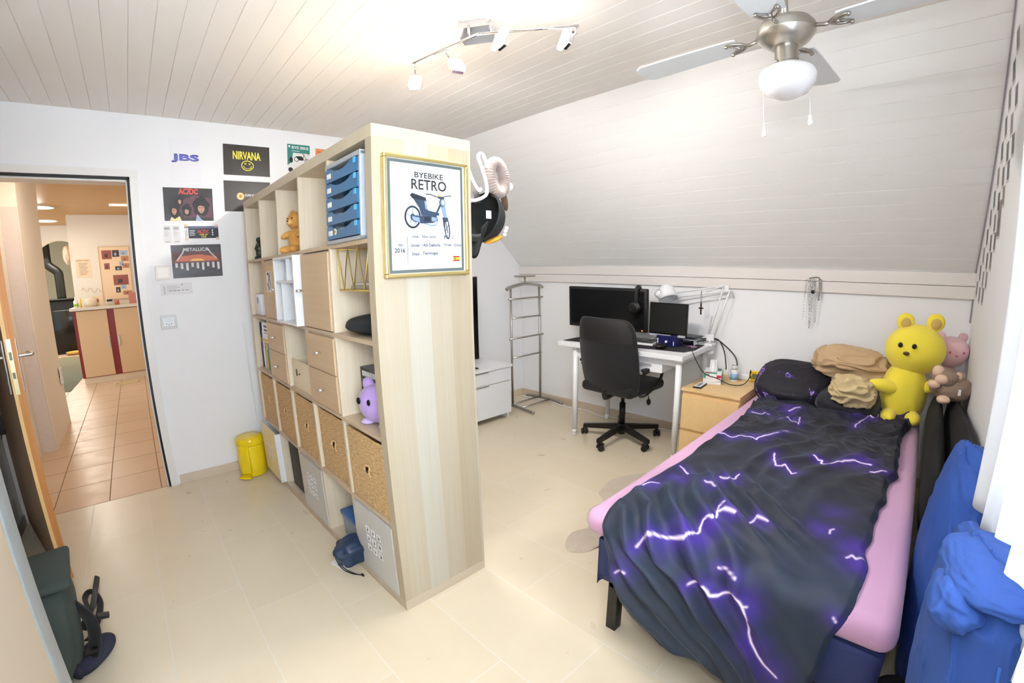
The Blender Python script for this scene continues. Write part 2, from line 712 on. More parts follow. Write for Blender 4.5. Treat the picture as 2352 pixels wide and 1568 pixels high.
hw = (WX1 - WX0) / 2; hh = WZ1 - WZ0
for a in ((-hw, -hw + 0.06, 0, hh), (hw - 0.06, hw, 0, hh), (-0.03, 0.03, 0, hh), (-hw, hw, 0, 0.06), (-hw, hw, hh - 0.06, hh)):
    g.box(a[0], a[1], -0.03, 0.03, a[2], a[3], 0.004)
g.build('window_frame', white_paint, w1)
gp = NG('window_glass'); gp.set((1, 1, 1, 1), 0.0); gp.b.inputs['Transmission Weight'].default_value = 1.0; gp.b.inputs['IOR'].default_value = 1.01
g = G(); g.box(-hw + 0.06, hw - 0.06, -0.004, 0.004, 0.06, hh - 0.06)
g.build('window_glass', gp.m, w1)

# wall plate (two boards) at the foot of the slope
g = G()
g.box(R - 0.022, R, YR, W, ZB, ZB + 0.071, 0.002)
g.box(R - 0.024, R, YR, W, ZB + 0.074, ZK, 0.002)
struct(g.build('trim_1', mat('white_trim_board', (226, 219, 214), 0.5, var=0.02, scale=3, stretch=(12, 0.6, 12))))
# skirtings
g = G(); g.box(-0.62, R, W - 0.012, W, 0, 0.062, 0.002); struct(g.build('baseboard_back', cream_base))
g = G(); g.box(R - 0.012, R, YR, W - 0.012, 0, 0.062, 0.002); struct(g.build('baseboard_right', cream_base))
g = G(); g.box(XL, XL + 0.012, YR, W - 0.02, 0, 0.062, 0.002); struct(g.build('baseboard_left', mat('grey_tile_skirting', (150, 146, 138), 0.4)))

# door frame: white casing with black rubber seal
g = G()
g.box(DX1, DX1 + 0.045, W - 0.012, W + 0.129, 0, DH, 0.001)
g.box(DX0 - 0.008, DX1 + 0.045, W - 0.012, W + 0.129, DH, DH + 0.045, 0.001)
g.box(DX0 - 0.008, DX0 + 0.012, W - 0.012, W + 0.14, 0, DH, 0.002)
struct(g.build('trim_2', white_paint))
g = G()
g.box(DX1 - 0.014, DX1 + 0.001, W - 0.004, W + 0.012, 0, DH, 0.001)
g.box(DX0, DX1, W - 0.004, W + 0.012, DH - 0.016, DH + 0.001, 0.001)
struct(g.build('trim_3', black_rubber))
g = G()
g.box(DX1 - 0.022, DX1 + 0.001, W + 0.012, W + 0.14, 0, DH - 0.0, 0.002)
g.box(DX0, DX1, W + 0.012, W + 0.14, DH - 0.028, DH, 0.002)
struct(g.build('trim_4', white_paint))

# open door leaf hinged at the left jamb
hx, hy = -1.478, 1.985
fx, fy = -1.222, 1.140
L = math.hypot(fx - hx, fy - hy)
ang = math.atan2(fy - hy, fx - hx)
d1 = bpy.data.objects.new('door_1', None); COL.objects.link(d1); struct(d1)
d1.location = (hx, hy, 0); d1.rotation_euler = (0, 0, ang)
# local: x along the leaf, y to its left (hall-side/right in the photo is +y)
g = G()
g.box(0, L - 0.003, 0.0, 0.026, 0.008, 1.99, 0.001)
g.build('door_panel', leaf_wood, d1)
g = G()
g.box(L - 0.003, L, 0.0, 0.014, 0.008, 1.99, 0.0005, mi=0)
g.box(L - 0.02, L - 0.003, 0.026, 0.040, 0.008, 1.99, 0.0005, mi=1)
g.box(0, L - 0.02, 0.026, 0.040, 0.008, 1.99, 0.0005, mi=1)
g.box(L - 0.003, L, 0.014, 0.026, 0.008, 1.99, 0.0005, mi=1)
g.build('door_edge', [mat('pale_edge_band', (230, 190, 128), 0.5), leaf_edge], d1)
g = G()
g.box(L - 0.0005, L + 0.0015, 0.006, 0.024, 0.915, 1.155, 0.0008)
g.box(L + 0.0012, L + 0.0022, 0.010, 0.020, 1.065, 1.10, 0.0, mi=1)
g.box(L + 0.0012, L + 0.0022, 0.010, 0.020, 0.985, 1.012, 0.0, mi=1)
lp = g.build('lock_plate', [mat('brass_plate', (214, 204, 160), 0.3, metal=0.8), mat('dark_latch', (110, 106, 96), 0.4, metal=0.7)], d1)
for sgn, y0 in ((-1, 0.0), (1, 0.040)):
    g = G()
    ya, yb = sorted((y0, y0 + sgn * 0.008))
    g.box(L - 0.075, L - 0.035, ya, yb, 0.915, 1.150, 0.003)
    g.tube(spline([(L - 0.055, y0, 1.075), (L - 0.055, y0 + sgn * 0.045, 1.075), (L - 0.065, y0 + sgn * 0.058, 1.075), (L - 0.17, y0 + sgn * 0.058, 1.072)], 6), 0.009, 12)
    g.build('door_handle', nickel, d1)

# tall wardrobe beside the camera: rounded grey front edge, cream front
wr = thing('wardrobe', 'tall cream wardrobe with rounded light grey edge, cut off beside the camera', 'wardrobe', (-1.0, -0.16, 0))
g = G(); g.box(-0.498, -0.018, -0.92, -0.02, 0.0, 2.05, 0.002); g.build('carcass', mat('cream_laminate', (196, 180, 158), 0.5, var=0.03, scale=4, stretch=(4, 4, .5)), wr)
g = G(); g.box(-0.018, 0.0, -0.92, -0.089, 0.0, 2.05, 0.002); g.build('door', mat('cream_laminate', (222, 206, 184), 0.5), wr)
g = G(); g.box(-0.03, 0.001, -0.087, 0.004, 0.0, 2.05, 0.012, seg=5); g.build('edge_profile', mat('grey_edge_profile', (150, 158, 162), 0.35), wr)

# ------------------------------------------------------------------ hallway beyond the door
g = G(); g.box(-2.6, 0.6, W + 0.13, 8.3, 2.40, 2.44); struct(g.build('ceiling_hall', hall_wood))
g = G(); g.box(-1.75, -1.60, W + 0.13, 3.46, 0, 2.4); struct(g.build('wall_hall_left', warm_wall))
g = G(); g.box(-2.02, -1.49, 3.46, 4.45, 0, 2.4); struct(g.build('wall_hall_pillar', warm_wall))
g = G(); g.box(-1.60, -1.495, 3.435, 3.462, 0, 2.02, 0.002); struct(g.build('door_2', mat('beige_hall_door', (214, 198, 186), 0.5)))
g = G(); g.box(-0.55, -0.45, W + 0.13, 6.93, 0, 2.4); struct(g.build('wall_hall_right', warm_wall))
g = G(); g.box(-1.512, 0.4, 6.93, 7.03, 0, 2.4); g.box(-1.512, -1.46, 7.03, 8.6, 0, 2.4); struct(g.build('wall_hall_back', warm_wall))
# arch wall
g = G()
ax0, ax1, zs, zt = -2.16, -1.40, 1.92, 2.16
arc = [(ax0 + (ax1 - ax0) * i / 16, zs + (zt - zs) * math.sin(PI * i / 16) ** 0.8) for i in range(17)]
poly = [(-2.6, 0), (ax0, 0)] + arc + [(ax1, 0), (-1.2, 0), (-1.2, 2.42), (-2.6, 2.42)]
g.bm.verts.ensure_lookup_table()
g.prism([(-2.6, 0), (ax0, 0), (ax0, zs), (ax0, 2.42), (-2.6, 2.42)], (0, 8.3, 0), (1, 0, 0), (0, 0, 1), (0, 1, 0), 0.15)
for a, b in zip(arc[:-1], arc[1:]):
    g.prism([a, b, (b[0], 2.42), (a[0], 2.42)], (0, 8.3, 0), (1, 0, 0), (0, 0, 1), (0, 1, 0), 0.15)
struct(g.build('wall_hall_arch', warm_wall))
g = G(); g.box(-4.2, -0.6, 9.0, 13.2, -0.08, 0.0); struct(g.build('floor_living', mat('brown_wood_floor', (176, 150, 132), 0.4, var=0.1, scale=4)))
g = G(); g.box(-4.2, -1.0, 12.6, 12.7, 0, 3.2); struct(g.build('wall_living_back', mat('pale_green_wall', (222, 226, 212), 0.7)))
g = G(); g.box(-4.2, -1.0, 8.45, 12.6, 2.55, 2.6); struct(g.build('ceiling_living', mat('brown_timber_ceiling', (160, 104, 56), 0.5, var=0.1)))
g = G(); g.box(-3.3, -3.2, 8.45, 12.6, 0, 2.6); struct(g.build('wall_living_left', mat('pale_green_wall', (222, 226, 212), 0.7)))
g = G(); g.box(-1.3, -1.2, 8.6, 12.6, 0, 2.6); struct(g.build('wall_living_right', warm_wall))

st = thing('wood_stove', 'black wood-burning stove seen far through the arch', 'stove', (-2.14, 10.9, 0))
g = G()
g.box(-0.33, 0.33, -0.24, 0.24, 0.05, 1.12, 0.02)
g.box(-0.36, 0.36, -0.27, 0.27, 1.12, 1.16, 0.01)
g.box(-0.30, 0.30, -0.22, 0.22, 0.0, 0.05, 0.0)
g.build('body', black_metal, st)
g = G(); g.box(-0.24, 0.24, -0.262, -0.24, 0.42, 0.92, 0.01); g.build('firebox_door', black_gloss, st)
g = G(); g.tube(spline([(0.0, 0.0, 1.14), (0.0, 0.0, 1.60), (-0.02, 0, 1.72), (-0.16, 0.0, 1.86), (-0.19, 0.0, 1.98), (-0.19, 0.0, 2.56)], 6), 0.085, 16)
g.build('flue_pipe', black_metal, st)
g = G()
g.lathe([(0.0, 0), (0.12, 0.0), (0.17, 0.06), (0.155, 0.06), (0.11, 0.015), (0, 0.015)], n=24)
tag(g.build('wood_basket', mat('golden_wicker', (196, 150, 70), 0.6), loc=(-2.0, 10.45, 0.0)), 'small golden basket on the floor in front of the stove', 'basket')
g = G()
rp = [(-1.79, 6.2), (-1.66, 6.15), (-1.60, 7.2), (-1.62, 9.9), (-2.2, 10.1), (-2.35, 9.6), (-2.2, 8.4)]
g.prism(rp, (0, 0, 0.0), (1, 0, 0), (0, 1, 0), (0, 0, 1), 0.008)
tag(g.build('door_mat', mat('dark_green_grey_mat', (106, 104, 84), 0.95, var=0.1, scale=60, bump=0.3)), 'dark grey green floor mat leading to the arch', 'mat')
g = G()
g.box(-0.02, 0.02, -0.25, 0.25, 0.45, 0.97, 0.008)
g.box(-0.02, 0.02, -0.24, -0.20, 0.0, 0.45, 0.002, mi=1); g.box(-0.02, 0.02, 0.20, 0.24, 0.0, 0.45, 0.002, mi=1)
tag(g.build('folding_chair', [mat('blue_fabric', (44, 62, 96), 0.8), leaf_edge], loc=(-2.62, 10.6, 0)), 'chair with dark blue back and wooden legs near the stove', 'chair')
g = G()
g.box(-0.012, 0.0, -0.05, 0.05, 0.0, 0.16, 0.004); g.box(-0.02, -0.012, -0.035, 0.035, 0.02, 0.07, 0.003)
tag(g.build('wall_socket', white_lam, loc=(-1.468, 4.30, 0.42)), 'white double socket on the edge of the cream hall pillar', 'socket')

hc = thing('hall_cabinet', 'light wood hallway cabinet with two doors and dark red posts', 'cabinet', (-1.125, 6.50, 0))
cab = mat('peach_laminate', (204, 170, 128), 0.5, var=0.04, scale=60)
redm = mat('dark_red_lacquer', (122, 22, 20), 0.3)
g = G(); g.box(-0.40, 0.55, 0.0, 0.42, 0.09, 1.04, 0.002); g.build('carcass', redm, hc)
g = G(); g.box(-0.36, 0.015, -0.02, 0.0, 0.10, 1.03, 0.003); g.build('door', cab, hc)
g = G(); g.box(0.105, 0.545, -0.02, 0.0, 0.10, 1.03, 0.003); g.build('door', cab, hc)
for xx in (-0.005, 0.125):
    g = G(); g.box(xx - 0.011, xx + 0.011, -0.035, -0.02, 0.50, 0.65, 0.004); g.build('handle', nickel, hc)
g = G(); g.box(-0.43, 0.56, -0.05, 0.42, 1.04, 1.08, 0.004); g.build('top_board', mat('grey_cabinet_top', (206, 196, 176), 0.4), hc)
g = G(); g.box(-0.385, 0.55, 0.01, 0.40, 0.0, 0.09, 0.0); g.build('plinth', mat('pale_plinth', (214, 192, 160), 0.5), hc)
g = G()
g.box(-0.15, 0.15, -0.04, 0.04, 0.0, 0.012, 0.004)
g.box(-0.15, -0.13, -0.04, 0.04, 0.012, 0.03, 0.003); g.box(0.13, 0.15, -0.04, 0.04, 0.012, 0.03, 0.003)
g.box(-0.13, 0.13, 0.025, 0.04, 0.012, 0.026, 0.002)
tag(g.build('boot_tray', mat('cream_plastic', (206, 188, 140), 0.5), loc=(-0.98, 6.13, 0), rotz=0.1), 'cream plastic tray on the hall floor before the cabinet', 'tray')
# small things on the cabinet (cabinet top z = 1.08)
def small(name, builder, m, loc, label, cat, group=None):
    g = G(); builder(g)
    return tag(g.build(name, m, loc=loc), label, cat, group)
small('spray_bottle', lambda g: (g.lathe([(0, 0), (0.028, 0), (0.03, 0.01), (0.03, 0.09), (0.012, 0.115), (0.012, 0.15), (0, 0.15)], n=16), g.lathe([(0.0305, 0.02), (0.0305, 0.06)], n=16, mi=1)),
      [mat('white_bottle', (236, 226, 206), 0.4), mat('lime_label', (150, 190, 60), 0.5)], (-1.48, 6.62, 1.08), 'white bottle with lime green label at the left end of the hall cabinet', 'bottle')
small('glass_jar', lambda g: g.lathe([(0, 0), (0.07, 0), (0.085, 0.04), (0.08, 0.11), (0.05, 0.13), (0, 0.13)], n=20), mat('cloudy_glass', (222, 204, 176), 0.2), (-1.30, 6.64, 1.08), 'rounded clear jar on the hall cabinet beneath the faint wall writing', 'jar')
small('yellow_marker', lambda g: g.cyl((0, 0, 0), (0, 0, 0.13), 0.012, 0.009, 12), mat('yellow_plastic_pen', (220, 190, 60), 0.4), (-1.42, 6.60, 1.08), 'thin yellow bottle beside the rounded jar on the hall cabinet', 'bottle')
small('card_stand', lambda g: (g.box(-0.05, 0.05, -0.01, 0.01, 0, 0.14, 0.002), g.box(-0.02, 0.0, -0.012, -0.0101, 0.06, 0.10, mi=1)), [mat('peach_card', (238, 208, 168), 0.6), mat('red_print', (170, 60, 40), 0.6)], (-1.20, 6.66, 1.08), 'peach greeting card standing upright on the hall cabinet', 'card')
small('black_camera_box', lambda g: (g.box(-0.045, 0.045, -0.03, 0.03, 0, 0.10, 0.008), g.box(-0.035, 0.035, -0.031, -0.0301, 0.055, 0.085, mi=1)), [mat('silver_clock_case', (196, 186, 168), 0.4), black_plastic], (-1.06, 6.62, 1.08), 'small silver table clock with dark display on the hall cabinet', 'clock')
small('candle_cup', lambda g: g.lathe([(0, 0), (0.03, 0), (0.032, 0.07), (0, 0.07)], n=16), mat('rust_ceramic', (190, 110, 80), 0.5), (-0.97, 6.62, 1.08), 'small rust coloured cup next to the table clock', 'cup')
small('picture_book', lambda g: g.box(-0.07, 0.07, -0.012, 0.012, 0, 0.16, 0.001), mat('dusty_pink_cover', (190, 120, 104), 0.5), (-0.74, 6.66, 1.08), 'dusty pink book standing at the right end of the hall cabinet', 'book')
# paper notice and photo board on the hall wall
ux, uz, yn = (1, 0, 0), (0, 0, 1), 6.93
g = G()
g.box(-1.455, -1.265, yn - 0.003, yn, 1.50, 1.77, mi=0)
g.text('ANXIETY COPING', (-1.44, yn - 0.0035, 1.735), ux, uz, 0.16, 0.018, 1)
for k in range(9):
    g.flat([(-1.42 + 0.01 * (k % 2), 1.70 - 0.02 * k), (-1.30 - 0.012 * (k % 3), 1.70 - 0.02 * k), (-1.30 - 0.012 * (k % 3), 1.705 - 0.02 * k), (-1.42 + 0.01 * (k % 2), 1.705 - 0.02 * k)], (0, yn - 0.0035, 0), ux, uz, 1)
tag(g.build('wall_notice', [mat('peach_paper', (240, 208, 172), 0.7), mat('brown_ink', (112, 88, 72), 0.7)]), 'typed paper notice on the hallway wall above the cabinet', 'notice')
pb = thing('photo_board', 'framed board with a dozen small photographs on the hallway wall', 'pinboard', (-0.95, 6.93, 1.52))
g = G(); g.box(-0.20, 0.20, -0.012, 0.0, -0.36, 0.41, 0.003); g.build('board', mat('peach_board', (238, 206, 168), 0.6), pb)
g = G()
for a in ((-0.205, -0.195, -0.365, 0.415), (0.195, 0.205, -0.365, 0.415), (-0.205, 0.205, -0.365, -0.355), (-0.205, 0.205, 0.405, 0.415)):
    g.box(a[0], a[1], -0.02, 0.0, a[2], a[3], 0.002)
g.build('frame', mat('pale_frame', (222, 192, 150), 0.5), pb)
random.seed(4)
pc = [mat('photo_red', (150, 80, 66), 0.4), mat('photo_dark', (70, 52, 48), 0.4), mat('photo_blue', (150, 184, 214), 0.4), mat('photo_tan', (186, 132, 90), 0.4)]
for k, (a, b, w_, h_) in enumerate(((-0.16, 0.23, 0.13, 0.13), (-0.02, 0.26, 0.09, 0.10), (0.08, 0.28, 0.10, 0.07), (0.09, 0.19, 0.11, 0.08), (-0.14, 0.08, 0.07, 0.09), (0.0, 0.06, 0.09, 0.06), (0.06, 0.13, 0.05, 0.06), (0.10, 0.09, 0.10, 0.07), (-0.04, -0.16, 0.20, 0.15), (-0.02, -0.27, 0.06, 0.08), (0.05, -0.22, 0.07, 0.06), (0.07, -0.31, 0.12, 0.06))):
    g = G(); g.box(a, a + w_, -0.014, -0.012, b, b + h_); g.box(a + w_ * .3, a + w_ * .6, -0.0146, -0.014, b + h_ * .2, b + h_ * .6, mi=1)
    g.build('photo', [pc[k % 4], pc[(k + 1) % 4]], pb)
g = G()
g.tube(spline([(0.045 * i * 0.55, 0, 0.03 + 0.035 * math.sin(i * 1.7) + 0.012 * math.sin(i * 0.6)) for i in range(14)], 6), 0.0022, 5)
tag(g.build('wall_scribble', mat('faint_wall_print', (214, 180, 142), 0.7), loc=(-1.42, 6.925, 1.28)), 'faint cursive scribble on the hall wall above the cabinet', 'wall art')
for k, yy in enumerate((6.15, 7.6)):
    t = thing('ceiling_downlight', ['round lit downlight in the hall ceiling, nearer one', 'round lit downlight in the hall ceiling, farther one nearer the arch'][k], 'light', (-1.70 - 0.14 * k, yy, 2.40), group='hallway downlights')
    g = G(); g.lathe([(0.16, 0), (0.16, -0.012), (0.13, -0.014), (0.13, 0)], n=28); g.build('ring', white_metal, t)
    g = G(); g.lathe([(0, -0.011), (0.13, -0.011), (0.13, -0.002), (0, -0.002)], n=28); g.build('diffuser', emit('warm_white_glow', (255, 246, 226), 9), t)
g = G(); g.box(-0.12, 0.12, -0.03, 0.03, -0.02, 0, 0.004)
tag(g.build('ceiling_strip_light', emit('dim_strip_glow', (255, 226, 190), 1.2), loc=(-0.80, 5.85, 2.40)), 'short strip light on the wooden hall ceiling above the cabinet', 'light')
g = G(); g.ball((0, 0, 0), (0.05, 0.09, 0.13), amp=0.2, freq=3)
tag(g.build('wall_hat', mat('cream_knit', (232, 206, 176), 0.8), loc=(-1.55, 6.98, 1.83)), 'cream woven hat hanging on the edge of the hall wall', 'hat')

# ------------------------------------------------------------------ the 5 x 5 cube shelf
SA = 0.0172                 # the shelf stands very slightly askew
SH, ST, SD, SV = 1.8396, 0.0448, 0.4232, 0.016
SB = (SH - 2 * ST - 4 * SV) / 5
ca_, sa_ = math.cos(SA), math.sin(SA)


def sw(x, y, z=0.0):
    """shelf frame -> world"""
    return (x * ca_ - y * sa_, x * sa_ + y * ca_, z)


def bay(c, r):
    """column c 1 (far) .. 5 (near), row r 1 (top) .. 5 -> (y0, y1, z0, z1) inside"""
    y0 = ST + (5 - c) * (SB + SV)
    z0 = ST + (5 - r) * (SB + SV)
    return y0, y0 + SB, z0, z0 + SB


def sthing(name, label, cat, x, y, z, group=None, rz=0.0):
    return thing(name, label, cat, sw(x, y, z), SA + rz, group)


def sone(g, name, m, x, y, z, label, cat, group=None, rz=0.0):
    return tag(g.build(name, m, loc=sw(x, y, z), rotz=SA + rz), label, cat, group)


sh = thing('cube_shelf', 'large pale oak cube shelf, five by five, dividing the room', 'shelf', (0, 0, 0), SA)
for y0, m in ((0.0, shelf_end), (SH - ST, shelf_wood)):
    g = G(); g.box(0, SD, y0, y0 + ST, ST, SH - ST, 0.0012); g.build('side_panel', m, sh)
g = G(); g.box(0, SD, 0, SH, 0, ST, 0.0012); g.build('bottom_board', wood('shelf_slab', [(0.2, (186, 168, 142)), (0.8, (204, 192, 172))], 'x'), sh)
g = G(); g.box(0, SD, 0, SH, SH - ST, SH, 0.0012); g.build('top_board', wood('shelf_slab_top', [(0.2, (190, 174, 146)), (0.8, (208, 196, 172))], 'x'), sh)
for i in range(1, 5):
    z = ST + SB * i + SV * (i - 1)
    g = G(); g.box(0.001, SD - 0.001, ST, SH - ST, z, z + SV, 0.0008); g.build('shelf_board', shelf_edge, sh)
for i in range(1, 5):
    for r in range(1, 6):
        y0, y1, z0, z1 = bay(6 - i if False else 5 - (i - 1), r)
        g = G(); g.box(0.002, SD - 0.002, y1, y1 + SV, z0, z1, 0.0008); g.build('divider', shelf_wood, sh)
# back panels closing the bays that are closed in the photo (light wood backs)
# door inserts --------------------------------------------------------------
def knob(parent, x, y, z, r=0.006, l=0.028):
    g = G()
    g.lathe([(0, 0), (r * 0.8, 0), (r, l * 0.3), (r * 1.1, l), (0, l)], n=14, M=Matrix.Translation((x, y, z)) @ Matrix.Rotation(-PI / 2, 4, 'Y'))
    return g.build('knob', chrome, parent)


def door_insert(c, r, label, knob_y=None, sticker=False):
    y0, y1, z0, z1 = bay(c, r)
    t = sthing('cabinet_door_insert', label, 'cabinet', 0, y0, z0)
    g = G()
    w_ = y1 - y0; h_ = z1 - z0
    g.box(0.012, 0.36, 0.003, 0.014, 0.003, h_ - 0.003); g.box(0.012, 0.36, w_ - 0.014, w_ - 0.003, 0.003, h_ - 0.003)
    g.box(0.012, 0.36, 0.014, w_ - 0.014, 0.003, 0.014); g.box(0.012, 0.36, 0.014, w_ - 0.014, h_ - 0.014, h_ - 0.003)
    g.build('carcass', shelf_wood, t)
    g = G(); g.box(-0.004, 0.012, 0.005, w_ - 0.005, 0.005, h_ - 0.010, 0.0012)
    d = g.build('door', door_oak, t)
    if knob_y is not None:
        knob(d, -0.004, knob_y - y0, h_ / 2)
    if sticker:
        g = G()
        o = (-0.0045, w_ * 0.74, h_ * 0.42)
        u, v = (0, -1, 0), (0, 0, 1)
        g.flat([(0, -0.015), (0.155, 0.0), (0.16, 0.16), (0.01, 0.155)], o, u, v, 0)
        o2 = (-0.0049, w_ * 0.72, h_ * 0.46)
        g.flat([(0, 0), (0.10, 0), (0.10, 0.115), (0, 0.115)], o2, u, v, 1)
        o3 = (-0.0053, w_ * 0.72, h_ * 0.46)
        for q in stroke([(0.02, 0.10), (0.05, 0.105), (0.06, 0.08), (0.045, 0.05), (0.05, 0.01)], 0.014) + stroke([(0.085, 0.11), (0.07, 0.08), (0.085, 0.04), (0.08, 0.005)], 0.010) + stroke([(0.01, 0.05), (0.03, 0.03), (0.025, 0.0)], 0.008):
            g.flat(q, o3, u, v, 2)
        s_ = g.build('sticker', [mat('yellowed_paper', (214, 186, 140), 0.6), paper, mat('black_print', (24, 24, 26), 0.6)], d)
        s_['label'] = 'black and white print taped on yellowed paper'
    return t


door_insert(2, 2, 'oak cube door with a taped black and white print', 1.165, True)
door_insert(4, 2, 'plain oak cube door with small knob, beside the gold wire rack', 0.735)


def drawers_insert(c, r, label):
    y0, y1, z0, z1 = bay(c, r)
    w_, h_ = y1 - y0, z1 - z0
    t = sthing('drawer_insert', label, 'drawers', 0, y0, z0)
    g = G()
    g.box(0.012, 0.36, 0.003, 0.014, 0.003, h_ - 0.003); g.box(0.012, 0.36, w_ - 0.014, w_ - 0.003, 0.003, h_ - 0.003)
    g.box(0.012, 0.36, 0.014, w_ - 0.014, 0.003, 0.014); g.box(0.012, 0.36, 0.014, w_ - 0.014, h_ - 0.014, h_ - 0.003)
    g.build('carcass', shelf_wood, t)
    for k in range(2):
        g = G(); g.box(-0.004, 0.012, 0.004, w_ - 0.004, 0.006 + k * (h_ / 2 - 0.003), h_ / 2 - 0.001 + k * (h_ / 2 - 0.008), 0.0012)
        d = g.build('drawer_front', door_oak, t)
        knob(d, -0.004, w_ / 2 - 0.01, h_ * (0.25 + 0.5 * k))
    return t


drawers_insert(2, 3, 'pair of oak cube drawers between the books and the plywood box')
drawers_insert(4, 3, 'pair of oak cube drawers between the plywood box and the purple plush')

# white insert with four compartments
y0, y1, z0, z1 = bay(3, 2)
w_, h_ = y1 - y0, z1 - z0
t = sthing('white_shelf_insert', 'white cube insert with four open compartments in the shelf', 'shelf insert', 0, y0, z0)
g = G()
g.box(-0.035, 0.34, 0.002, 0.016, 0.002, h_ - 0.002, 0.001); g.box(-0.035, 0.34, w_ - 0.016, w_ - 0.002, 0.002, h_ - 0.002, 0.001)
g.box(-0.035, 0.34, 0.016, w_ - 0.016, 0.002, 0.014, 0.001); g.box(-0.035, 0.34, 0.016, w_ - 0.016, h_ - 0.014, h_ - 0.002, 0.001)
g.box(0.334, 0.34, 0.016, w_ - 0.016, 0.014, h_ - 0.014)
g.build('frame', white_lam, t)
g = G(); g.box(-0.028, 0.334, 0.016, w_ - 0.016, 0.205, 0.217, 0.001); g.build('middle_shelf', white_lam, t)
g = G(); g.box(-0.028, 0.334, 0.125, 0.135, 0.217, h_ - 0.014, 0.001); g.build('upright', white_lam, t)
g = G(); g.box(-0.028, 0.334, 0.225, 0.235, 0.014, 0.205, 0.001); g.build('upright', white_lam, t)

# blue drawer box ---------------------------------------------------------
blue_pl = mat('translucent_blue_plastic', (38, 104, 150), 0.25, var=0.02)
blue_bright = mat('bright_blue_plastic', (70, 176, 226), 0.2)  # brighter blue for the drawer clips
y0, y1, z0, z1 = bay(5, 1)
t = sthing('desktop_drawer_tower', 'grey framed drawer tower with five blue drawers in the top bay', 'drawers', 0, y0, z0)
w_, h_ = y1 - y0, z1 - z0
a0, a1, zt_ = 0.022, w_ - 0.006, 0.305
g = G()
g.box(-0.01, 0.33, a0, a0 + 0.012, 0, zt_, 0.002); g.box(-0.01, 0.33, a1 - 0.012, a1, 0, zt_, 0.002)
g.box(-0.01, 0.33, a0, a1, zt_ - 0.014, zt_ + 0.004, 0.003); g.box(-0.01, 0.33, a0, a1, 0, 0.014, 0.002)
g.box(0.32, 0.33, a0, a1, 0, zt_, 0.0)
g.build('case', grey_plastic, t)
dh = (zt_ - 0.032) / 5
for k in range(5):
    zz = 0.016 + dh * k
    g = G()
    ym = (a0 + a1) / 2
    hw_ = (a1 - a0) / 2 - 0.014
    # front with a scooped finger hole
    n_ = 16
    pr = [(-hw_, 0.001), (hw_, 0.001), (hw_, dh - 0.004)]
    for i in range(n_ + 1):
        tt = i / n_
        yy = hw_ * 0.62 - 1.24 * hw_ * tt
        pr.append((yy, dh - 0.004 - 0.017 * math.sin(PI * tt) ** 0.7))
    pr.append((-hw_, dh - 0.004))
    g.prism(pr, (-0.014, ym, zz), (0, 1, 0), (0, 0, 1), (1, 0, 0), 0.010)
    g.box(-0.004, 0.31, ym - hw_, ym + hw_, zz + 0.001, zz + 0.006)
    g.box(0.06, 0.064, ym - hw_, ym + hw_, zz + 0.001, zz + dh - 0.004)
    d = g.build('drawer', blue_pl, t)
    g = G(); g.box(-0.0155, -0.0138, ym + hw_ * 0.62, ym + hw_ * 0.88, zz + dh * 0.28, zz + dh * 0.62)
    g.build('label_sticker', paper, d)
    g = G(); g.box(-0.016, -0.0138, ym - hw_ * 0.93, ym - hw_ * 0.80, zz + dh * 0.60, zz + dh * 0.95)
    g.build('clip', blue_bright, d)
    if k in (0, 1):
        g = G(); g.box(0.0, 0.2, ym - hw_ * 0.8, ym + hw_ * 0.4, zz + dh - 0.020, zz + dh - 0.016); g.build('paper_sheets', paper, d)
    if k == 0:
        g = G(); g.lathe([(0.012, 0), (0.012, 0.001), (0, 0.001)], n=20, M=Matrix.Translation((-0.0142, ym + hw_ * 0.42, zz + dh * 0.5)) @ Matrix.Rotation(-PI / 2, 4, 'Y'))
        g.lathe([(0.006, 0.001), (0.006, 0.0016), (0, 0.0016)], n=16, mi=1, M=Matrix.Translation((-0.0142, ym + hw_ * 0.42, zz + dh * 0.5)) @ Matrix.Rotation(-PI / 2, 4, 'Y'))
        g.build('round_sticker', [mat('cream_sticker', (232, 214, 170), 0.5), mat('amber_dot', (180, 120, 40), 0.5)], d)
# gold holder on the board edge below the drawer tower (rack hangs from it)
y0, y1, z0, z1 = bay(5, 2)
t = sthing('gold_wire_rack', 'gold wire rack hanging in the bay below the blue drawers', 'rack', 0, y0, z0)
g = G()
zb_, ztp = 0.175, 0.337
ya, yb = 0.010, 0.275
for xx in (0.01, 0.20):
    g.tube([(xx, yb + 0.01, ztp - 0.004), (xx, yb, zb_)], 0.0025, 8)
    pts = []
    for k in range(7):
        pts.append((xx, yb - (yb - ya) * k / 6, ztp - 0.006 if k % 2 == 0 else zb_))
    g.tube([pts[0]] + pts[1:], 0.0024, 8)
for yy in (ya, yb):
    g.tube([(0.01, yy, zb_), (0.20, yy, zb_)], 0.0024, 8)
    g.tube([(0.01, yy, ztp - 0.006), (0.20, yy, ztp - 0.006)], 0.0024, 8)
for k in range(9):
    xx = 0.01 + 0.19 * k / 8
    g.tube([(xx, ya, zb_), (xx, yb, zb_)], 0.0018, 6)
g.build('wire_frame', gold, t)
g = G(); g.box(0.008, 0.21, ya, yb, zb_ - 0.005, zb_ - 0.003); g.build('bottom_plate', gold, t)
for k, (za, zb2, ww, lb) in enumerate(((0.0, 0.014, 0.175, 'lower grey magazine lying in the gold wire rack'), (0.0145, 0.024, 0.165, 'upper grey magazine lying in the gold wire rack'))):
    g = G(); g.box(0.02, 0.19, 0, ww, za, zb2, 0.001)
    sone(g, 'magazine', mat('grey_magazine_%d' % k, ((150, 142, 130), (176, 168, 158))[k], 0.5), 0.0, y0 + 0.015, z0 + zb_ + 0.0025, lb, 'magazine', 'magazines in the wire rack')
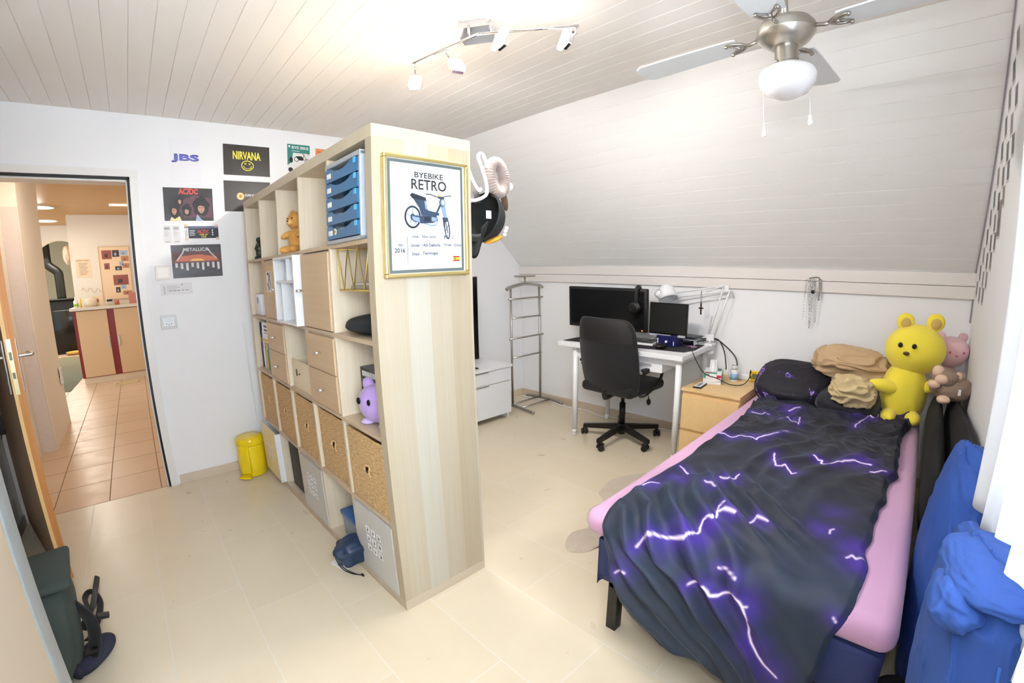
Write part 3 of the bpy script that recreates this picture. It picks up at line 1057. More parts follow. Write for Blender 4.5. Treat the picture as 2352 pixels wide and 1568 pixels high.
# black laptop sleeve / cushion in bay (5,2)
g = G(); g.ball((0.19, 0.17, 0.038), (0.19, 0.152, 0.037), power=0.75, amp=0.03, freq=2)
sone(g, 'round_cushion', mat('charcoal_felt', (30, 34, 36), 0.95, var=0.1, scale=60, bump=0.2), 0.0, y0 + 0.002, z0, 'flat black round cushion below the gold wire rack', 'cushion')

# teddy bear in bay (3,1)
y0, y1, z0, z1 = bay(3, 1)


def teddy(name, label, loc, s, m, m2, rz=0.0, ear=0.3, in_shelf=False, cat='plush toy', muzzle=True, group=None, eyecol=None, eyes=True):
    t = thing(name, label, cat, loc, rz, group)
    g = G()
    g.ball((0, 0, 0.30 * s), (0.22 * s, 0.24 * s, 0.30 * s), amp=0.04, freq=3)
    g.build('body', m, t)
    g = G(); g.ball((-0.02 * s, 0, 0.74 * s), (0.21 * s, 0.23 * s, 0.20 * s), amp=0.04, freq=3, seed=2)
    h = g.build('head', m, t)
    for sg in (-1, 1):
        g = G(); g.ball((0.0, sg * 0.17 * s, 0.92 * s), (0.045 * s, ear * 0.3 * s, ear * 0.3 * s)); g.build('ear', m, h)
        g = G(); g.ball((-0.12 * s, sg * 0.24 * s, 0.44 * s), (0.17 * s, 0.075 * s, 0.075 * s), M=Matrix.Rotation(-0.5, 4, 'Y') @ Matrix.Rotation(sg * -0.4, 4, 'Z')); g.build('arm', m, t)
        g = G(); g.ball((-0.20 * s, sg * 0.15 * s, 0.09 * s), (0.19 * s, 0.09 * s, 0.09 * s), M=Matrix.Rotation(sg * -0.35, 4, 'Z')); g.build('leg', m, t)
        if eyes:
            g = G(); g.ball((-0.215 * s, sg * 0.085 * s, 0.79 * s), 0.018 * s, 12, 8); g.build('eye', eyecol or black_gloss, h)
    if muzzle:
        g = G(); g.ball((-0.21 * s, 0, 0.70 * s), (0.07 * s, 0.085 * s, 0.065 * s)); g.build('muzzle', m2, h)
        g = G(); g.ball((-0.275 * s, 0, 0.725 * s), (0.02 * s, 0.03 * s, 0.02 * s), 12, 8); g.build('nose', black_gloss, h)
    return t


fur_gold = mat('golden_fur', (206, 150, 74), 0.95, var=0.35, scale=140, bump=0.6, bscale=300)
teddy('teddy_bear', 'golden brown teddy bear sitting in the top row of the shelf', sw(0.085, y0 + 0.255, z0), 0.225, fur_gold, mat('tan_fur', (222, 178, 112), 0.95, var=0.2, scale=140), SA + 0.3)
# figurine in bay (1,1)
y0, y1, z0, z1 = bay(1, 1)
g = G()
g.lathe([(0, 0), (0.030, 0), (0.032, 0.01), (0.02, 0.02), (0.022, 0.05), (0.030, 0.065), (0.02, 0.085), (0.012, 0.10), (0, 0.105)], n=16)
g.ball((0.0, 0.02, 0.10), (0.008, 0.024, 0.008), 12, 8); g.ball((0, 0, 0.118), 0.017, 14, 10)
sone(g, 'figurine', mat('dark_green_glaze', (28, 50, 40), 0.3), 0.03, y0 + 0.145, z0, 'small dark green figurine in the far top bay of the shelf', 'figurine')
# white device + black thing behind in bay (1,2)
y0, y1, z0, z1 = bay(1, 2)
t = sthing('white_wifi_box', 'small white upright box with a faint ring in the far bay', 'router', 0.02, y0 + 0.235, z0)
g = G(); g.box(0, 0.05, -0.075, 0.075, 0, 0.135, 0.006); g.build('housing', white_lam, t)
g = G(); g.lathe([(0.022, 0), (0.022, 0.0015), (0.019, 0.0015), (0.019, 0)], n=24, M=Matrix.Translation((0, 0.0, 0.095)) @ Matrix.Rotation(-PI / 2, 4, 'Y')); g.build('ring', grey_plastic, t)
g = G(); g.box(0, 0.06, 0, 0.03, 0, 0.15, 0.003)
sone(g, 'dark_case', mat('grey_green_case', (92, 96, 86), 0.5), 0.05, y0 + 0.115, z0, 'narrow grey green case standing behind the white box', 'case')

# books in bay (1,3)
y0, y1, z0, z1 = bay(1, 3)
bk = [((44, 40, 96), 0.018, 0.30, 0.22), ((236, 236, 232), 0.020, 0.20, 0.19), ((30, 34, 60), 0.016, 0.26, 0.2), ((238, 238, 236), 0.012, 0.25, 0.19), ((36, 44, 84), 0.018, 0.27, 0.2),
      ((226, 226, 222), 0.014, 0.24, 0.2), ((226, 186, 54), 0.020, 0.25, 0.2), ((70, 62, 56), 0.010, 0.24, 0.19), ((232, 212, 176), 0.016, 0.26, 0.2), ((70, 148, 156), 0.018, 0.245, 0.2),
      ((206, 206, 204), 0.012, 0.235, 0.19), ((130, 40, 56), 0.012, 0.23, 0.2), ((40, 40, 46), 0.014, 0.22, 0.2), ((44, 124, 120), 0.016, 0.235, 0.2)]
lb = ['dark blue tallest', 'thick white, lower', 'navy, beside the white one', 'slim white', 'blue, upright beside slim white', 'pale grey', 'yellow', 'slim brown', 'cream', 'teal, lighter', 'slim silver', 'dark red', 'black', 'deep teal, last']
yy = y1 - 0.012
for k, (c_, wd, hh_, dp) in enumerate(bk):
    t = sthing('book', '%s book standing in the third row of the shelf' % lb[k], 'book', 0.035 + 0.006 * (k % 3), yy - wd, z0, 'books in the far bay of the shelf')
    g = G(); g.box(0, dp, 0, 0.0015, 0, hh_); g.box(0, dp, wd - 0.0015, wd - 0.0002, 0, hh_); g.box(0, 0.002, 0, wd - 0.0002, 0, hh_, 0.0006); g.build('cover', mat('book_cover_%d' % k, c_, 0.4), t)
    g = G(); g.box(0.003, dp - 0.004, 0.0016, wd - 0.0017, 0.003, hh_ - 0.004); g.build('pages', mat('page_block', (232, 226, 208), 0.8), t)
    g = G(); g.box(-0.0006, 0.0, 0.003, wd - 0.003, hh_ * 0.55, hh_ * 0.72); g.build('spine_label', mat('spine_label_%d' % (k % 4), ((230, 200, 90), (240, 240, 236), (90, 110, 150), (196, 60, 50))[k % 4], 0.5), t)
    yy -= wd + 0.001
t = sthing('picture_book', 'white book with a black symbol and yellow band leaning before the others', 'book', 0.012, y0 + 0.012, z0 + 0.001)
g = G(); g.box(0.0, 0.012, 0.0, 0.0, 0.0, 0.0) if False else g.box(-0.001, 0.014, 0.0, 0.150, 0.19, 0.315, 0.001)
g.build('cover', paper, t)
g = G()
for yy_, zz_ in ((0.035, 0.262), (0.035, 0.285), (0.058, 0.262), (0.058, 0.285), (0.081, 0.262), (0.081, 0.285)):
    g.box(-0.0016, -0.001, yy_, yy_ + 0.018, zz_, zz_ + 0.012)
g.box(-0.0016, -0.001, 0.03, 0.105, 0.248, 0.251)
g.build('printed_symbol', mat('black_print', (24, 24, 26), 0.6), t)
g = G(); g.box(-0.0016, -0.001, 0.0, 0.150, 0.195, 0.212); g.build('yellow_band', mat('yellow_band', (226, 190, 50), 0.5), t)

# plywood box with rounded back in bay (3,3)
y0, y1, z0, z1 = bay(3, 3)
t = sthing('plywood_box', 'light plywood box with curved top edge in the shelf', 'box', 0.02, y0 + 0.006, z0)
g = G()
n_ = 14
prof = [(0.0, 0.0), (0.30, 0.0)] + [(0.30 * math.cos(PI / 2 * i / n_), 0.16 + 0.03 * math.sin(PI / 2 * i / n_)) for i in range(n_ + 1)]
g.box(0.0, 0.010, 0, 0.315, 0, 0.155, 0.002)
g.prism([(0.01, 0), (0.30, 0), (0.30, 0.20), (0.20, 0.185), (0.10, 0.160), (0.01, 0.155)], (0, 0.315, 0), (1, 0, 0), (0, 0, 1), (0, -1, 0), 0.008)
g.prism([(0.01, 0), (0.30, 0), (0.30, 0.20), (0.20, 0.185), (0.10, 0.160), (0.01, 0.155)], (0, 0.008, 0), (1, 0, 0), (0, 0, 1), (0, -1, 0), 0.008)
g.box(0.29, 0.30, 0, 0.315, 0, 0.20, 0.001)
g.build('box_body', pine_box, t)
g = G(); g.box(-0.002, 0.0, 0.235, 0.255, 0.07, 0.105, 0.002); g.build('latch', black_metal, t)
g = G(); g.ball((-0.002, 0.20, 0.085), 0.004, 10, 8); g.build('stud', black_metal, t)

# black game box + purple plush in bay (5,3)
y0, y1, z0, z1 = bay(5, 3)
t = sthing('headset_box', 'black printed headset box behind the purple plush', 'box', 0.10, y0 + 0.055, z0)
g = G(); g.box(0.0, 0.13, 0.0, 0.275, 0.0, 0.20, 0.001); g.build('carton', [mat('black_carton', (26, 28, 30), 0.4)], t)
g = G()
for k in range(7):
    g.box(-0.0008, -0.0002, 0.100 + 0.023 * k, 0.120 + 0.023 * k, 0.166, 0.188)
g.box(-0.0008, -0.0002, 0.20, 0.245, 0.03, 0.09)
for k in range(3):
    g.box(-0.0008, -0.0002, 0.12 + 0.02 * k, 0.258, 0.148 - 0.012 * k, 0.152 - 0.012 * k)
g.build('printed_panel', mat('white_print', (220, 222, 224), 0.5), t)
g = G(); g.box(0.0, 0.13, 0.0, 0.275, 0.2, 0.2012); g.build('box_top', mat('slate_carton_top', (110, 118, 134), 0.4), t)
pl = mat('lilac_plush', (176, 146, 208), 0.9, var=0.12, scale=60, bump=0.2, sheen=0.3)
t = sthing('plush_toy', 'round lilac plush toy near the front of the shelf bay', 'plush toy', 0.075, y0 + 0.135, z0, rz=0.25)
g = G(); g.ball((0, 0, 0.088), (0.065, 0.098, 0.078), amp=0.03, freq=3); bd = g.build('body', pl, t)
for sg in (-1, 1):
    g = G(); g.ball((0.0, sg * 0.052, 0.158), (0.018, 0.030, 0.028)); g.build('ear', pl, t)
    g = G(); g.ball((-0.010, sg * 0.05, 0.013), (0.04, 0.026, 0.014)); g.build('foot', mat('pale_lilac_plush', (200, 176, 226), 0.9), t)
    g = G(); g.ball((-0.060, 0.02 + sg * 0.030, 0.105), (0.006, 0.011, 0.014), 12, 8); g.build('eye', black_gloss, t)
# seagrass baskets row 4 ------------------------------------------------------
sg_m = NG('seagrass_weave')
v1 = sg_m.noise(sg_m.obj((1, 16, 90)), 2.2, 5, 0.75)
v2 = sg_m.noise(sg_m.obj((60, 60, 220)), 2.5, 3, 0.7)
f_ = sg_m.math('ADD', sg_m.math('MULTIPLY', v1, 0.6), sg_m.math('MULTIPLY', v2, 0.4))
sg_m.set(sg_m.ramp(f_, [(0.34, lin((120, 84, 48))), (0.45, lin((190, 150, 98))), (0.55, lin((216, 184, 134))), (0.66, lin((246, 228, 188)))]), 0.8)
sg_m.bump(f_, 0.8, 0.004)
basket_lb = ['seagrass basket in the far bay, near the wall', 'seagrass basket second from the wall', 'seagrass basket in the middle of its row', 'seagrass basket second from the near end panel', 'seagrass basket nearest the poster end panel']
y0, y1, z0, z1 = bay(5, 4)
t = sthing('seagrass_basket', basket_lb[4], 'basket', 0.0, y0, z0, 'seagrass baskets in the fourth row')
w_, h_ = y1 - y0, 0.315
g = G()


def front(a, b):
    return (0.008 + 0.0035 * noise.noise(Vector((a * 9, b * 40, 3.0))), 0.012 + (w_ - 0.024) * a, 0.004 + h_ * b)


nu, nv = 33, 33
V = [[None] * nv for _ in range(nu)]
for i in range(nu):
    for j in range(nv):
        V[i][j] = g.bm.verts.new(front(i / (nu - 1), j / (nv - 1)))
for i in range(nu - 1):
    for j in range(nv - 1):
        if 14 <= i < 17 and 15 <= j < 19:
            continue
        f = g.bm.faces.new((V[i][j], V[i + 1][j], V[i + 1][j + 1], V[i][j + 1])); f.smooth = True
g.box(0.014, 0.36, 0.012, 0.024, 0.004, h_); g.box(0.014, 0.36, w_ - 0.024, w_ - 0.012, 0.004, h_)
g.box(0.35, 0.36, 0.012, w_ - 0.012, 0.004, h_); g.box(0.014, 0.36, 0.012, w_ - 0.012, 0.001, 0.010)
g.build('woven_body', sg_m.m, t, normals=False)
g = G(); g.tube(spline([(0.008, w_ * 0.42, h_ * 0.46), (0.002, w_ * 0.42, h_ * 0.52), (0.008, w_ * 0.42, h_ * 0.59), (0.006, w_ * 0.475, h_ * 0.60), (0.008, w_ * 0.53, h_ * 0.59), (0.002, w_ * 0.53, h_ * 0.52), (0.008, w_ * 0.53, h_ * 0.46)], 5), 0.004, 8)
g.build('handle_hole_rim', sg_m.m, t)
for c in range(1, 5):
    yy0 = bay(c, 4)[0]
    dup(t, sw(0.0 + 0.002 * c, yy0, z0), None, basket_lb[c - 1])

# white doors with nine square cut-outs (row 5)
grey_lac = mat('light_grey_lacquer', (198, 196, 192), 0.25, var=0.01)
hole_m = mat('hole_shade', (14, 14, 14), 0.8)  # near-black stands in for the shade inside openings


def nine_door(c, label, proud=0.0, m=grey_lac, white_edge=False):
    y0, y1, z0, z1 = bay(c, 5)
    w_, h_ = y1 - y0, z1 - z0
    t = sthing('storage_box', label, 'box', 0, y0, z0)
    g = G()
    g.box(-proud + 0.012, 0.34, 0.004, 0.014, 0.003, h_ - 0.012); g.box(-proud + 0.012, 0.34, w_ - 0.014, w_ - 0.004, 0.003, h_ - 0.012)
    g.box(-proud + 0.012, 0.34, 0.014, w_ - 0.014, 0.003, 0.012); g.box(0.33, 0.34, 0.014, w_ - 0.014, 0.003, h_ - 0.012)
    g.build('carcass', white_lam, t)
    # front panel with real square openings
    ys = [0.004]; zs_ = [0.004]
    yc, zc = w_ * 0.5, h_ * 0.54
    for k in (-1, 0, 1):
        ys += [yc + k * 0.048 - 0.0095, yc + k * 0.048 + 0.0095]
        zs_ += [zc + k * 0.046 - 0.0095, zc + k * 0.046 + 0.0095]
    ys.append(w_ - 0.004); zs_.append(h_ - 0.012)
    g = G()
    for i in range(7):
        for j in range(7):
            if i % 2 == 1 and j % 2 == 1:
                continue
            g.box(-0.003 - proud, 0.012 - proud, ys[i], ys[i + 1], zs_[j], zs_[j + 1])
    g.build('front_panel', m, t)
    g = G()
    for i in (1, 3, 5):
        for j in (1, 3, 5):
            a, b, c2, d2 = ys[i], ys[i + 1], zs_[j], zs_[j + 1]
            e = 0.0055
            x0_, x1_ = -0.0042 - proud, 0.0125 - proud
            g.box(x0_, x1_, a - e, a, c2 - e, d2 + e); g.box(x0_, x1_, b, b + e, c2 - e, d2 + e)
            g.box(x0_, x1_, a, b, c2 - e, c2); g.box(x0_, x1_, a, b, d2, d2 + e)
    g.build('hole_rims', paper, t)
    g = G(); g.box(0.016 - proud, 0.018 - proud, w_ * 0.22, w_ * 0.78, h_ * 0.3, h_ * 0.8); g.build('hole_shade_sheet', hole_m, t)  # dark sheet behind the holes, painted shade of the box interior
    if white_edge:
        g = G(); g.box(-0.004 - proud, 0.02, 0.0, 0.0045, 0.002, h_ - 0.010); g.build('white_edge', white_lam, t)
    return t


nine_door(5, 'light grey box with nine square holes nearest the end panel')
nine_door(3, 'light grey box with nine square holes in the middle of the bottom row')
nine_door(1, 'cream box with nine square holes beside the yellow bin', 0.03, mat('cream_lacquer', (232, 214, 178), 0.3), True)
# black bin in bay (2,5)
y0, y1, z0, z1 = bay(2, 5)
g = G()
g.prism([(0.14, 0.0), (0.325, 0.0), (0.325, 0.31), (0.12, 0.31)], (0, 0, 0), (0, -1, 0), (0, 0, 1), (1, 0, 0), 0.28) if False else None
g.box(0.028, 0.33, 0.005, 0.285, 0.002, 0.305, 0.01)
sone(g, 'black_storage_crate', mat('black_crate', (34, 36, 36), 0.6, var=0.1, scale=60), 0.0, y0, z0, 'tall black crate in the bottom row between two box fronts', 'crate')
# blue tub + pouch in bay (4,5)
y0, y1, z0, z1 = bay(4, 5)
t = sthing('blue_storage_tub', 'clear plastic tub with blue lid in the bottom row', 'tub', 0.045, y0 + 0.01, z0)
g = G(); g.prism([(0.006, 0.0), (0.244, 0.0), (0.25, 0.11), (0.0, 0.11)], (0, 0.0, 0), (0, 1, 0), (0, 0, 1), (1, 0, 0), 0.30); g.build('tub', mat('milky_plastic', (120, 140, 160), 0.3), t)
g = G(); g.box(-0.008, 0.308, -0.006, 0.258, 0.11, 0.135, 0.006); g.build('lid', mat('blue_lid', (24, 88, 160), 0.3, var=0.05), t)
t = thing('drawstring_pouch', 'dark navy drawstring pouch spilling out of the bottom bay', 'pouch', sw(-0.052, 0.435, 0.0), SA)
navy = mat('navy_nylon', (24, 44, 72), 0.45, var=0.15, scale=14, bump=0.5, bscale=24)
g = G(); g.ball((0.020, -0.03, 0.105), (0.080, 0.066, 0.064), 48, 32, power=0.8, amp=0.30, freq=1.8, seed=5, M=Matrix.Rotation(0.3, 4, 'X')); g.build('pouch_body', navy, t)
g = G()
g.tube(spline([(-0.03, 0.05, 0.10), (-0.04, 0.03, 0.06), (-0.03, -0.01, 0.02), (-0.005, -0.06, 0.004), (0.018, -0.10, 0.004)], 6), 0.0022, 6)
g.tube(spline([(-0.03, 0.05, 0.10), (-0.045, 0.025, 0.06), (-0.038, -0.015, 0.02), (-0.012, -0.06, 0.004), (0.018, -0.10, 0.004)], 6), 0.0022, 6)
g.ball((0.022, -0.106, 0.006), (0.006, 0.014, 0.005), 10, 8)
g.build('cord', black_rubber, t)
g = G(); g.box(-0.032, 0.032, -0.05, 0.05, 0, 0.013, 0.002)
tag(g.build('white_block', paper, loc=sw(-0.062, 0.468, 0), rotz=SA + 0.25), 'small white block lying on the floor under the pouch cord', 'block')
# things on top of the shelf
t = sthing('white_towel_roll', 'white rounded object lying on top of the far end of the shelf', 'speaker', 0.12, 1.70, SH)
g = G(); g.box(-0.05, 0.05, -0.075, 0.085, 0.0, 0.055, 0.022, seg=4); g.build('housing', white_lam, t)
g = G(); g.box(-0.052, -0.045, -0.05, 0.06, 0.012, 0.043, 0.004); g.build('front_grille', grey_plastic, t)

# ------------------------------------------------------------------ framed poster on the end panel
t = thing('framed_poster', 'gold framed moped poster hanging on the end panel of the shelf', 'picture', sw(0.212, 0, 1.529), SA)
g = G()
fw, fh = 0.180, 0.212
for a in ((-fw, fw, fh - 0.014, fh), (-fw, fw, -fh, -fh + 0.014), (-fw, -fw + 0.014, -fh + 0.014, fh - 0.014), (fw - 0.014, fw, -fh + 0.014, fh - 0.014)):
    g.box(a[0], a[1], -0.024, -0.001, a[2], a[3], 0.004)
g.build('frame', mat('gold_frame', (214, 194, 130), 0.3, metal=0.8), t)
ink = mat('black_print', (24, 24, 26), 0.6)
P = [mat('poster_white', (214, 217, 218), 0.5, var=0.0), mat('grey_green_mount', (92, 102, 102), 0.5), ink, mat('grey_print', (62, 70, 88), 0.5), mat('moped_navy', (52, 66, 88), 0.4), mat('moped_steel', (128, 150, 172), 0.4),
     mat('flag_red', (178, 30, 30), 0.5), mat('flag_yellow', (242, 196, 50), 0.5), mat('tyre_black', (34, 40, 52), 0.5)]
g = G()
u, v = (1, 0, 0), (0, 0, 1)
y_ = -0.012
g.box(-fw + 0.012, fw - 0.012, y_ + 0.0005, -0.002, -fh + 0.012, fh - 0.012, mi=0)
g.flat([(-0.160, -0.196), (0.160, -0.196), (0.160, 0.196), (-0.160, 0.196)], (0, y_, 0), u, v, 1)
g.flat([(-0.150, -0.185), (0.150, -0.185), (0.150, 0.185), (-0.150, 0.185)], (0, y_ - 0.0004, 0), u, v, 0)
y2 = y_ - 0.0008


def T(s, a, b, w_, h_, mi):
    g.text(s, (a - 0.212, y2, b - 1.529), u, v, w_, h_, mi, bold=0.03 if mi == 3 else 0.012)


def F(poly, mi, k=0):
    g.flat([(a, b) for a, b in poly], (0, y2 - 0.0003 * k, 0), u, v, mi)


T('BYEBIKE', 0.160, 1.667, 0.122, 0.020, 2)
T('RETRO', 0.146, 1.625, 0.150, 0.037, 2)
T('Cylinder', 0.143, 1.452, 0.030, 0.011, 3); T('50cc (ori)', 0.186, 1.4515, 0.058, 0.012, 3); T('PS', 0.282, 1.452, 0.019, 0.012, 3); T('2', 0.318, 1.452, 0.006, 0.011, 3)
T('Carburetor', 0.137, 1.423, 0.040, 0.011, 3); T('14/6 Dellorto', 0.187, 1.423, 0.077, 0.012, 3); T('TOP Speed', 0.279, 1.423, 0.036, 0.011, 3); T('53 Km/h', 0.327, 1.423, 0.033, 0.011, 3)
T('Exhaust', 0.143, 1.393, 0.031, 0.011, 3); T('Technigas', 0.186, 1.392, 0.068, 0.013, 3)
T('YEAR', 0.086, 1.424, 0.020, 0.010, 3); T('2016', 0.073, 1.403, 0.042, 0.016, 3)
g.box(0.124 - 0.212, 0.1255 - 0.212, y2 - 0.0004, y2, 1.367 - 1.529, 1.459 - 1.529, mi=3)
fx_, fz_ = 0.321 - 0.212, 1.369 - 1.529
for a, b, mi in ((0, 0.005, 6), (0.005, 0.014, 7), (0.014, 0.019, 6)):
    F([(fx_, fz_ + a), (fx_ + 0.029, fz_ + a), (fx_ + 0.029, fz_ + b), (fx_, fz_ + b)], mi, 1)
F(ellipse(fx_ + 0.009, fz_ + 0.0095, 0.003, 0.0035, 12), 6, 2)
# the moped
def ring(cx, cy, rx, ry, w_, mi, k):
    A = ellipse(cx, cy, rx, ry, 32); B = ellipse(cx, cy, rx - w_, ry - w_, 32)
    for i in range(32):
        j = (i + 1) % 32
        F([A[i], A[j], B[j], B[i]], mi, k)
ox, oz = -0.212, -1.529
def Pp(*pts):
    return [(a + ox, b + oz) for a, b in pts]
ring(0.149 + ox, 1.527 + oz, 0.034, 0.040, 0.007, 8, 1)
ring(0.149 + ox, 1.527 + oz, 0.010, 0.012, 0.007, 4, 2)
for k in range(5):
    a = k * 2 * PI / 5 + 0.3
    for q in stroke([(0.149 + ox, 1.527 + oz), (0.149 + ox + 0.028 * math.cos(a), 1.527 + oz + 0.034 * math.sin(a))], 0.004):
        F(q, 5, 1)
cxf, cyf = 0.296 + ox, 1.492 + oz
A = [(cxf + 0.013 * math.cos(t_) + 0.010 * math.sin(t_) * -0.5, cyf + 0.042 * math.sin(t_)) for t_ in [2 * PI * i / 32 for i in range(32)]]
B = [(cxf + 0.008 * math.cos(t_) + 0.008 * math.sin(t_) * -0.5, cyf + 0.036 * math.sin(t_)) for t_ in [2 * PI * i / 32 for i in range(32)]]
for i in range(32):
    j = (i + 1) % 32
    F([A[i], A[j], B[j], B[i]], 8, 1)
for q in stroke([(cxf - 0.006, cyf + 0.02), (cxf + 0.004, cyf - 0.02)], 0.004) + stroke([(cxf - 0.006, cyf - 0.01), (cxf + 0.006, cyf + 0.01)], 0.003):
    F(q, 4, 1)
F(Pp((0.138, 1.603), (0.148, 1.612), (0.205, 1.598), (0.208, 1.585), (0.190, 1.582), (0.150, 1.592)), 8, 1)
F(Pp((0.152, 1.592), (0.205, 1.586), (0.213, 1.553), (0.262, 1.545), (0.262, 1.536), (0.185, 1.533), (0.176, 1.560)), 4, 2)
F(Pp((0.198, 1.586), (0.206, 1.586), (0.212, 1.556), (0.203, 1.556)), 5, 3)
F(Pp((0.140, 1.535), (0.176, 1.532), (0.250, 1.536), (0.256, 1.516), (0.232, 1.508), (0.186, 1.505), (0.150, 1.512)), 4, 3)
F(Pp((0.145, 1.530), (0.176, 1.526), (0.178, 1.508), (0.150, 1.516)), 5, 4)
F(Pp((0.196, 1.530), (0.222, 1.530), (0.222, 1.514), (0.196, 1.512)), 8, 4)
F(Pp((0.228, 1.530), (0.250, 1.528), (0.250, 1.514), (0.228, 1.514)), 5, 4)
for q in stroke([(a + ox, b + oz) for a, b in ((0.196, 1.506), (0.225, 1.499), (0.245, 1.500), (0.252, 1.510))], 0.005):
    F(q, 5, 1)
for q in stroke([(a + ox, b + oz) for a, b in ((0.251, 1.545), (0.268, 1.575), (0.276, 1.598))], 0.008):
    F(q, 4, 1)
F(Pp((0.268, 1.572), (0.290, 1.572), (0.297, 1.530), (0.281, 1.530)), 5, 2)
F(Pp((0.275, 1.530), (0.300, 1.530), (0.303, 1.518), (0.290, 1.512), (0.279, 1.515)), 4, 3)
for q in stroke([(a + ox, b + oz) for a, b in ((0.279, 1.528), (0.283, 1.495))], 0.004):
    F(q, 4, 1)
F(ellipse(0.277 + ox, 1.584 + oz, 0.014, 0.016, 20), 4, 3)
F(ellipse(0.279 + ox, 1.584 + oz, 0.011, 0.013, 20), 5, 4)
F(ellipse(0.280 + ox, 1.585 + oz, 0.006, 0.008, 20), 0, 5)
F(Pp((0.250, 1.606), (0.285, 1.606), (0.285, 1.597), (0.262, 1.597)), 4, 2)
F(Pp((0.257, 1.610), (0.270, 1.611), (0.270, 1.606), (0.257, 1.606)), 7, 3)
for q in stroke([(a + ox, b + oz) for a, b in ((0.205, 1.611), (0.225, 1.611), (0.252, 1.604))], 0.0035) + stroke([(a + ox, b + oz) for a, b in ((0.283, 1.606), (0.300, 1.610), (0.318, 1.612))], 0.003):
    F(q, 8, 1)
ring(0.303 + ox, 1.637 + oz, 0.006, 0.008, 0.0015, 5, 1)
g.build('poster_print', P, t, normals=False)

# ------------------------------------------------------------------ hooks, cap and headband behind the shelf
hk = mat('white_coated_hook', (222, 222, 224), 0.3, var=0.0)
t = sthing('coat_hook', 'white looped hook behind the shelf carrying the fluffy headband', 'hook', SD, 0.05, 1.60)
g = G(); g.tube(spline([(0.0, 0, 0.02), (0.06, 0, 0.015), (0.120, 0, 0.04), (0.128, 0, 0.075), (0.118, 0, 0.115), (0.098, 0, 0.165), (0.084, 0, 0.195), (0.092, 0, 0.212), (0.108, 0, 0.212), (0.120, 0, 0.195), (0.132, 0, 0.170), (0.148, 0, 0.158), (0.168, 0, 0.165)], 8), 0.0075, 12)
g.tube([(0.004, 0, -0.04), (0.004, 0, 0.05)], 0.004, 12)
g.build('hook_wire', hk, t)
t = sthing('coat_hook', 'white curved hook behind the shelf carrying the black cap', 'hook', SD, 0.075, 1.66)
g = G(); g.tube(spline([(0.0, 0, 0.16), (0.030, 0, 0.125), (0.050, 0, 0.090), (0.066, 0, 0.055), (0.085, 0, 0.025), (0.106, 0, 0.004), (0.118, 0, 0.012)], 8), 0.0075, 12)
g.tube([(0.004, 0, 0.10), (0.004, 0, 0.19)], 0.004, 12)
g.build('hook_wire', hk, t)
# grey headband with pompom and brown ear
t = sthing('fluffy_headband', 'grey ribbed plush headband with white pompom and brown ear', 'headband', 0.618, 0.06, 1.725)
g = G()
def hb(u_, v_):
    a = 2 * PI * u_
    cx_ = 0.040 * math.cos(a) - 0.010 * math.sin(a); cz_ = 0.066 * math.sin(a)
    rr = 0.021 * (1 + 0.14 * math.sin(40 * a))
    b_ = 2 * PI * v_
    n_ = Vector((math.cos(a), 0, math.sin(a)))
    return Vector((cx_, 0, cz_)) + n_ * (rr * math.cos(b_)) + Vector((0, rr * 1.3 * math.sin(b_), 0))
g.grid(hb, 160, 12, True, True)
g.build('band', mat('grey_pink_plush', (168, 152, 144), 0.95, var=0.1, scale=60, bump=0.3, sheen=0.3), t)
g = G(); g.ball((0.062, -0.005, -0.034), 0.020, amp=0.05, freq=6); g.build('pompom', mat('white_fluff', (240, 236, 230), 0.95, bump=0.4), t)
g = G(); g.ball((0.040, 0.0, -0.092), (0.017, 0.010, 0.050), M=Matrix.Rotation(-0.25, 4, 'Y')); g.build('ear', mat('brown_plush', (84, 62, 42), 0.95, var=0.2, scale=80), t)
# black cap
t = sthing('baseball_cap', 'black baseball cap hanging upside down from the lower white hook', 'cap', 0.548, 0.085, 1.555)
capm = mat('black_cap_cotton', (26, 30, 30), 0.85, var=0.15, scale=90, bump=0.15)
g = G()
def dome(u_, v_):
    a = 2 * PI * u_; th = (PI / 2) * v_
    return (0.125 * math.sin(th), 0.085 * math.cos(th) * math.cos(a), 0.11 * math.cos(th) * math.sin(a) + 0.012 * math.sin(th))
g.grid(dome, 36, 12, True, False)
g.build('crown', capm, t, solid=0.003, M=Matrix.Rotation(0.28, 4, 'Y') @ Matrix.Rotation(0.25, 4, 'Z'))
g = G()
def brim(u_, v_):
    a = PI * (0.08 + 0.84 * u_)
    yy = 0.078 * math.cos(a) * (1 - 0.15 * v_)
    zz = -0.075 * math.sin(a) ** 0.7 - 0.10 * v_ * math.sin(a)
    return (-0.020 - 0.025 * v_ - 0.012 * math.cos(a) ** 2, yy, zz)
g.grid(brim, 24, 8)
g.build('brim', capm, t, solid=0.004)
g = G(); g.tube([(-0.045, -0.03, 0.050), (-0.030, -0.01, 0.085), (-0.012, 0.02, 0.108)], 0.004, 8, flat=3.0); g.build('strap', capm, t)
g = G(); g.box(-0.052, -0.026, -0.0905, -0.089, -0.018, 0.014); g.build('care_label', paper, t)
g = G(); g.ball((0.035, -0.035, -0.098), (0.048, 0.03, 0.010), M=Matrix.Rotation(-0.35, 4, 'Y')); e_ = g.build('front_patch', mat('amber_thread', (222, 150, 40), 0.6, var=0.3, scale=120), t); e_['label'] = 'amber and white embroidered patch'
g = G()
for q_ in ((0.070, -0.072, -0.064), (0.062, -0.074, -0.080), (0.078, -0.070, -0.050)):
    g.ball(q_, (0.011, 0.005, 0.008), 12, 8)
g.build('embroidery', mat('white_thread', (226, 222, 226), 0.6), t)

# ------------------------------------------------------------------ posters and papers on the door wall (y = W)
ux, uz = (1, 0, 0), (0, 0, 1)


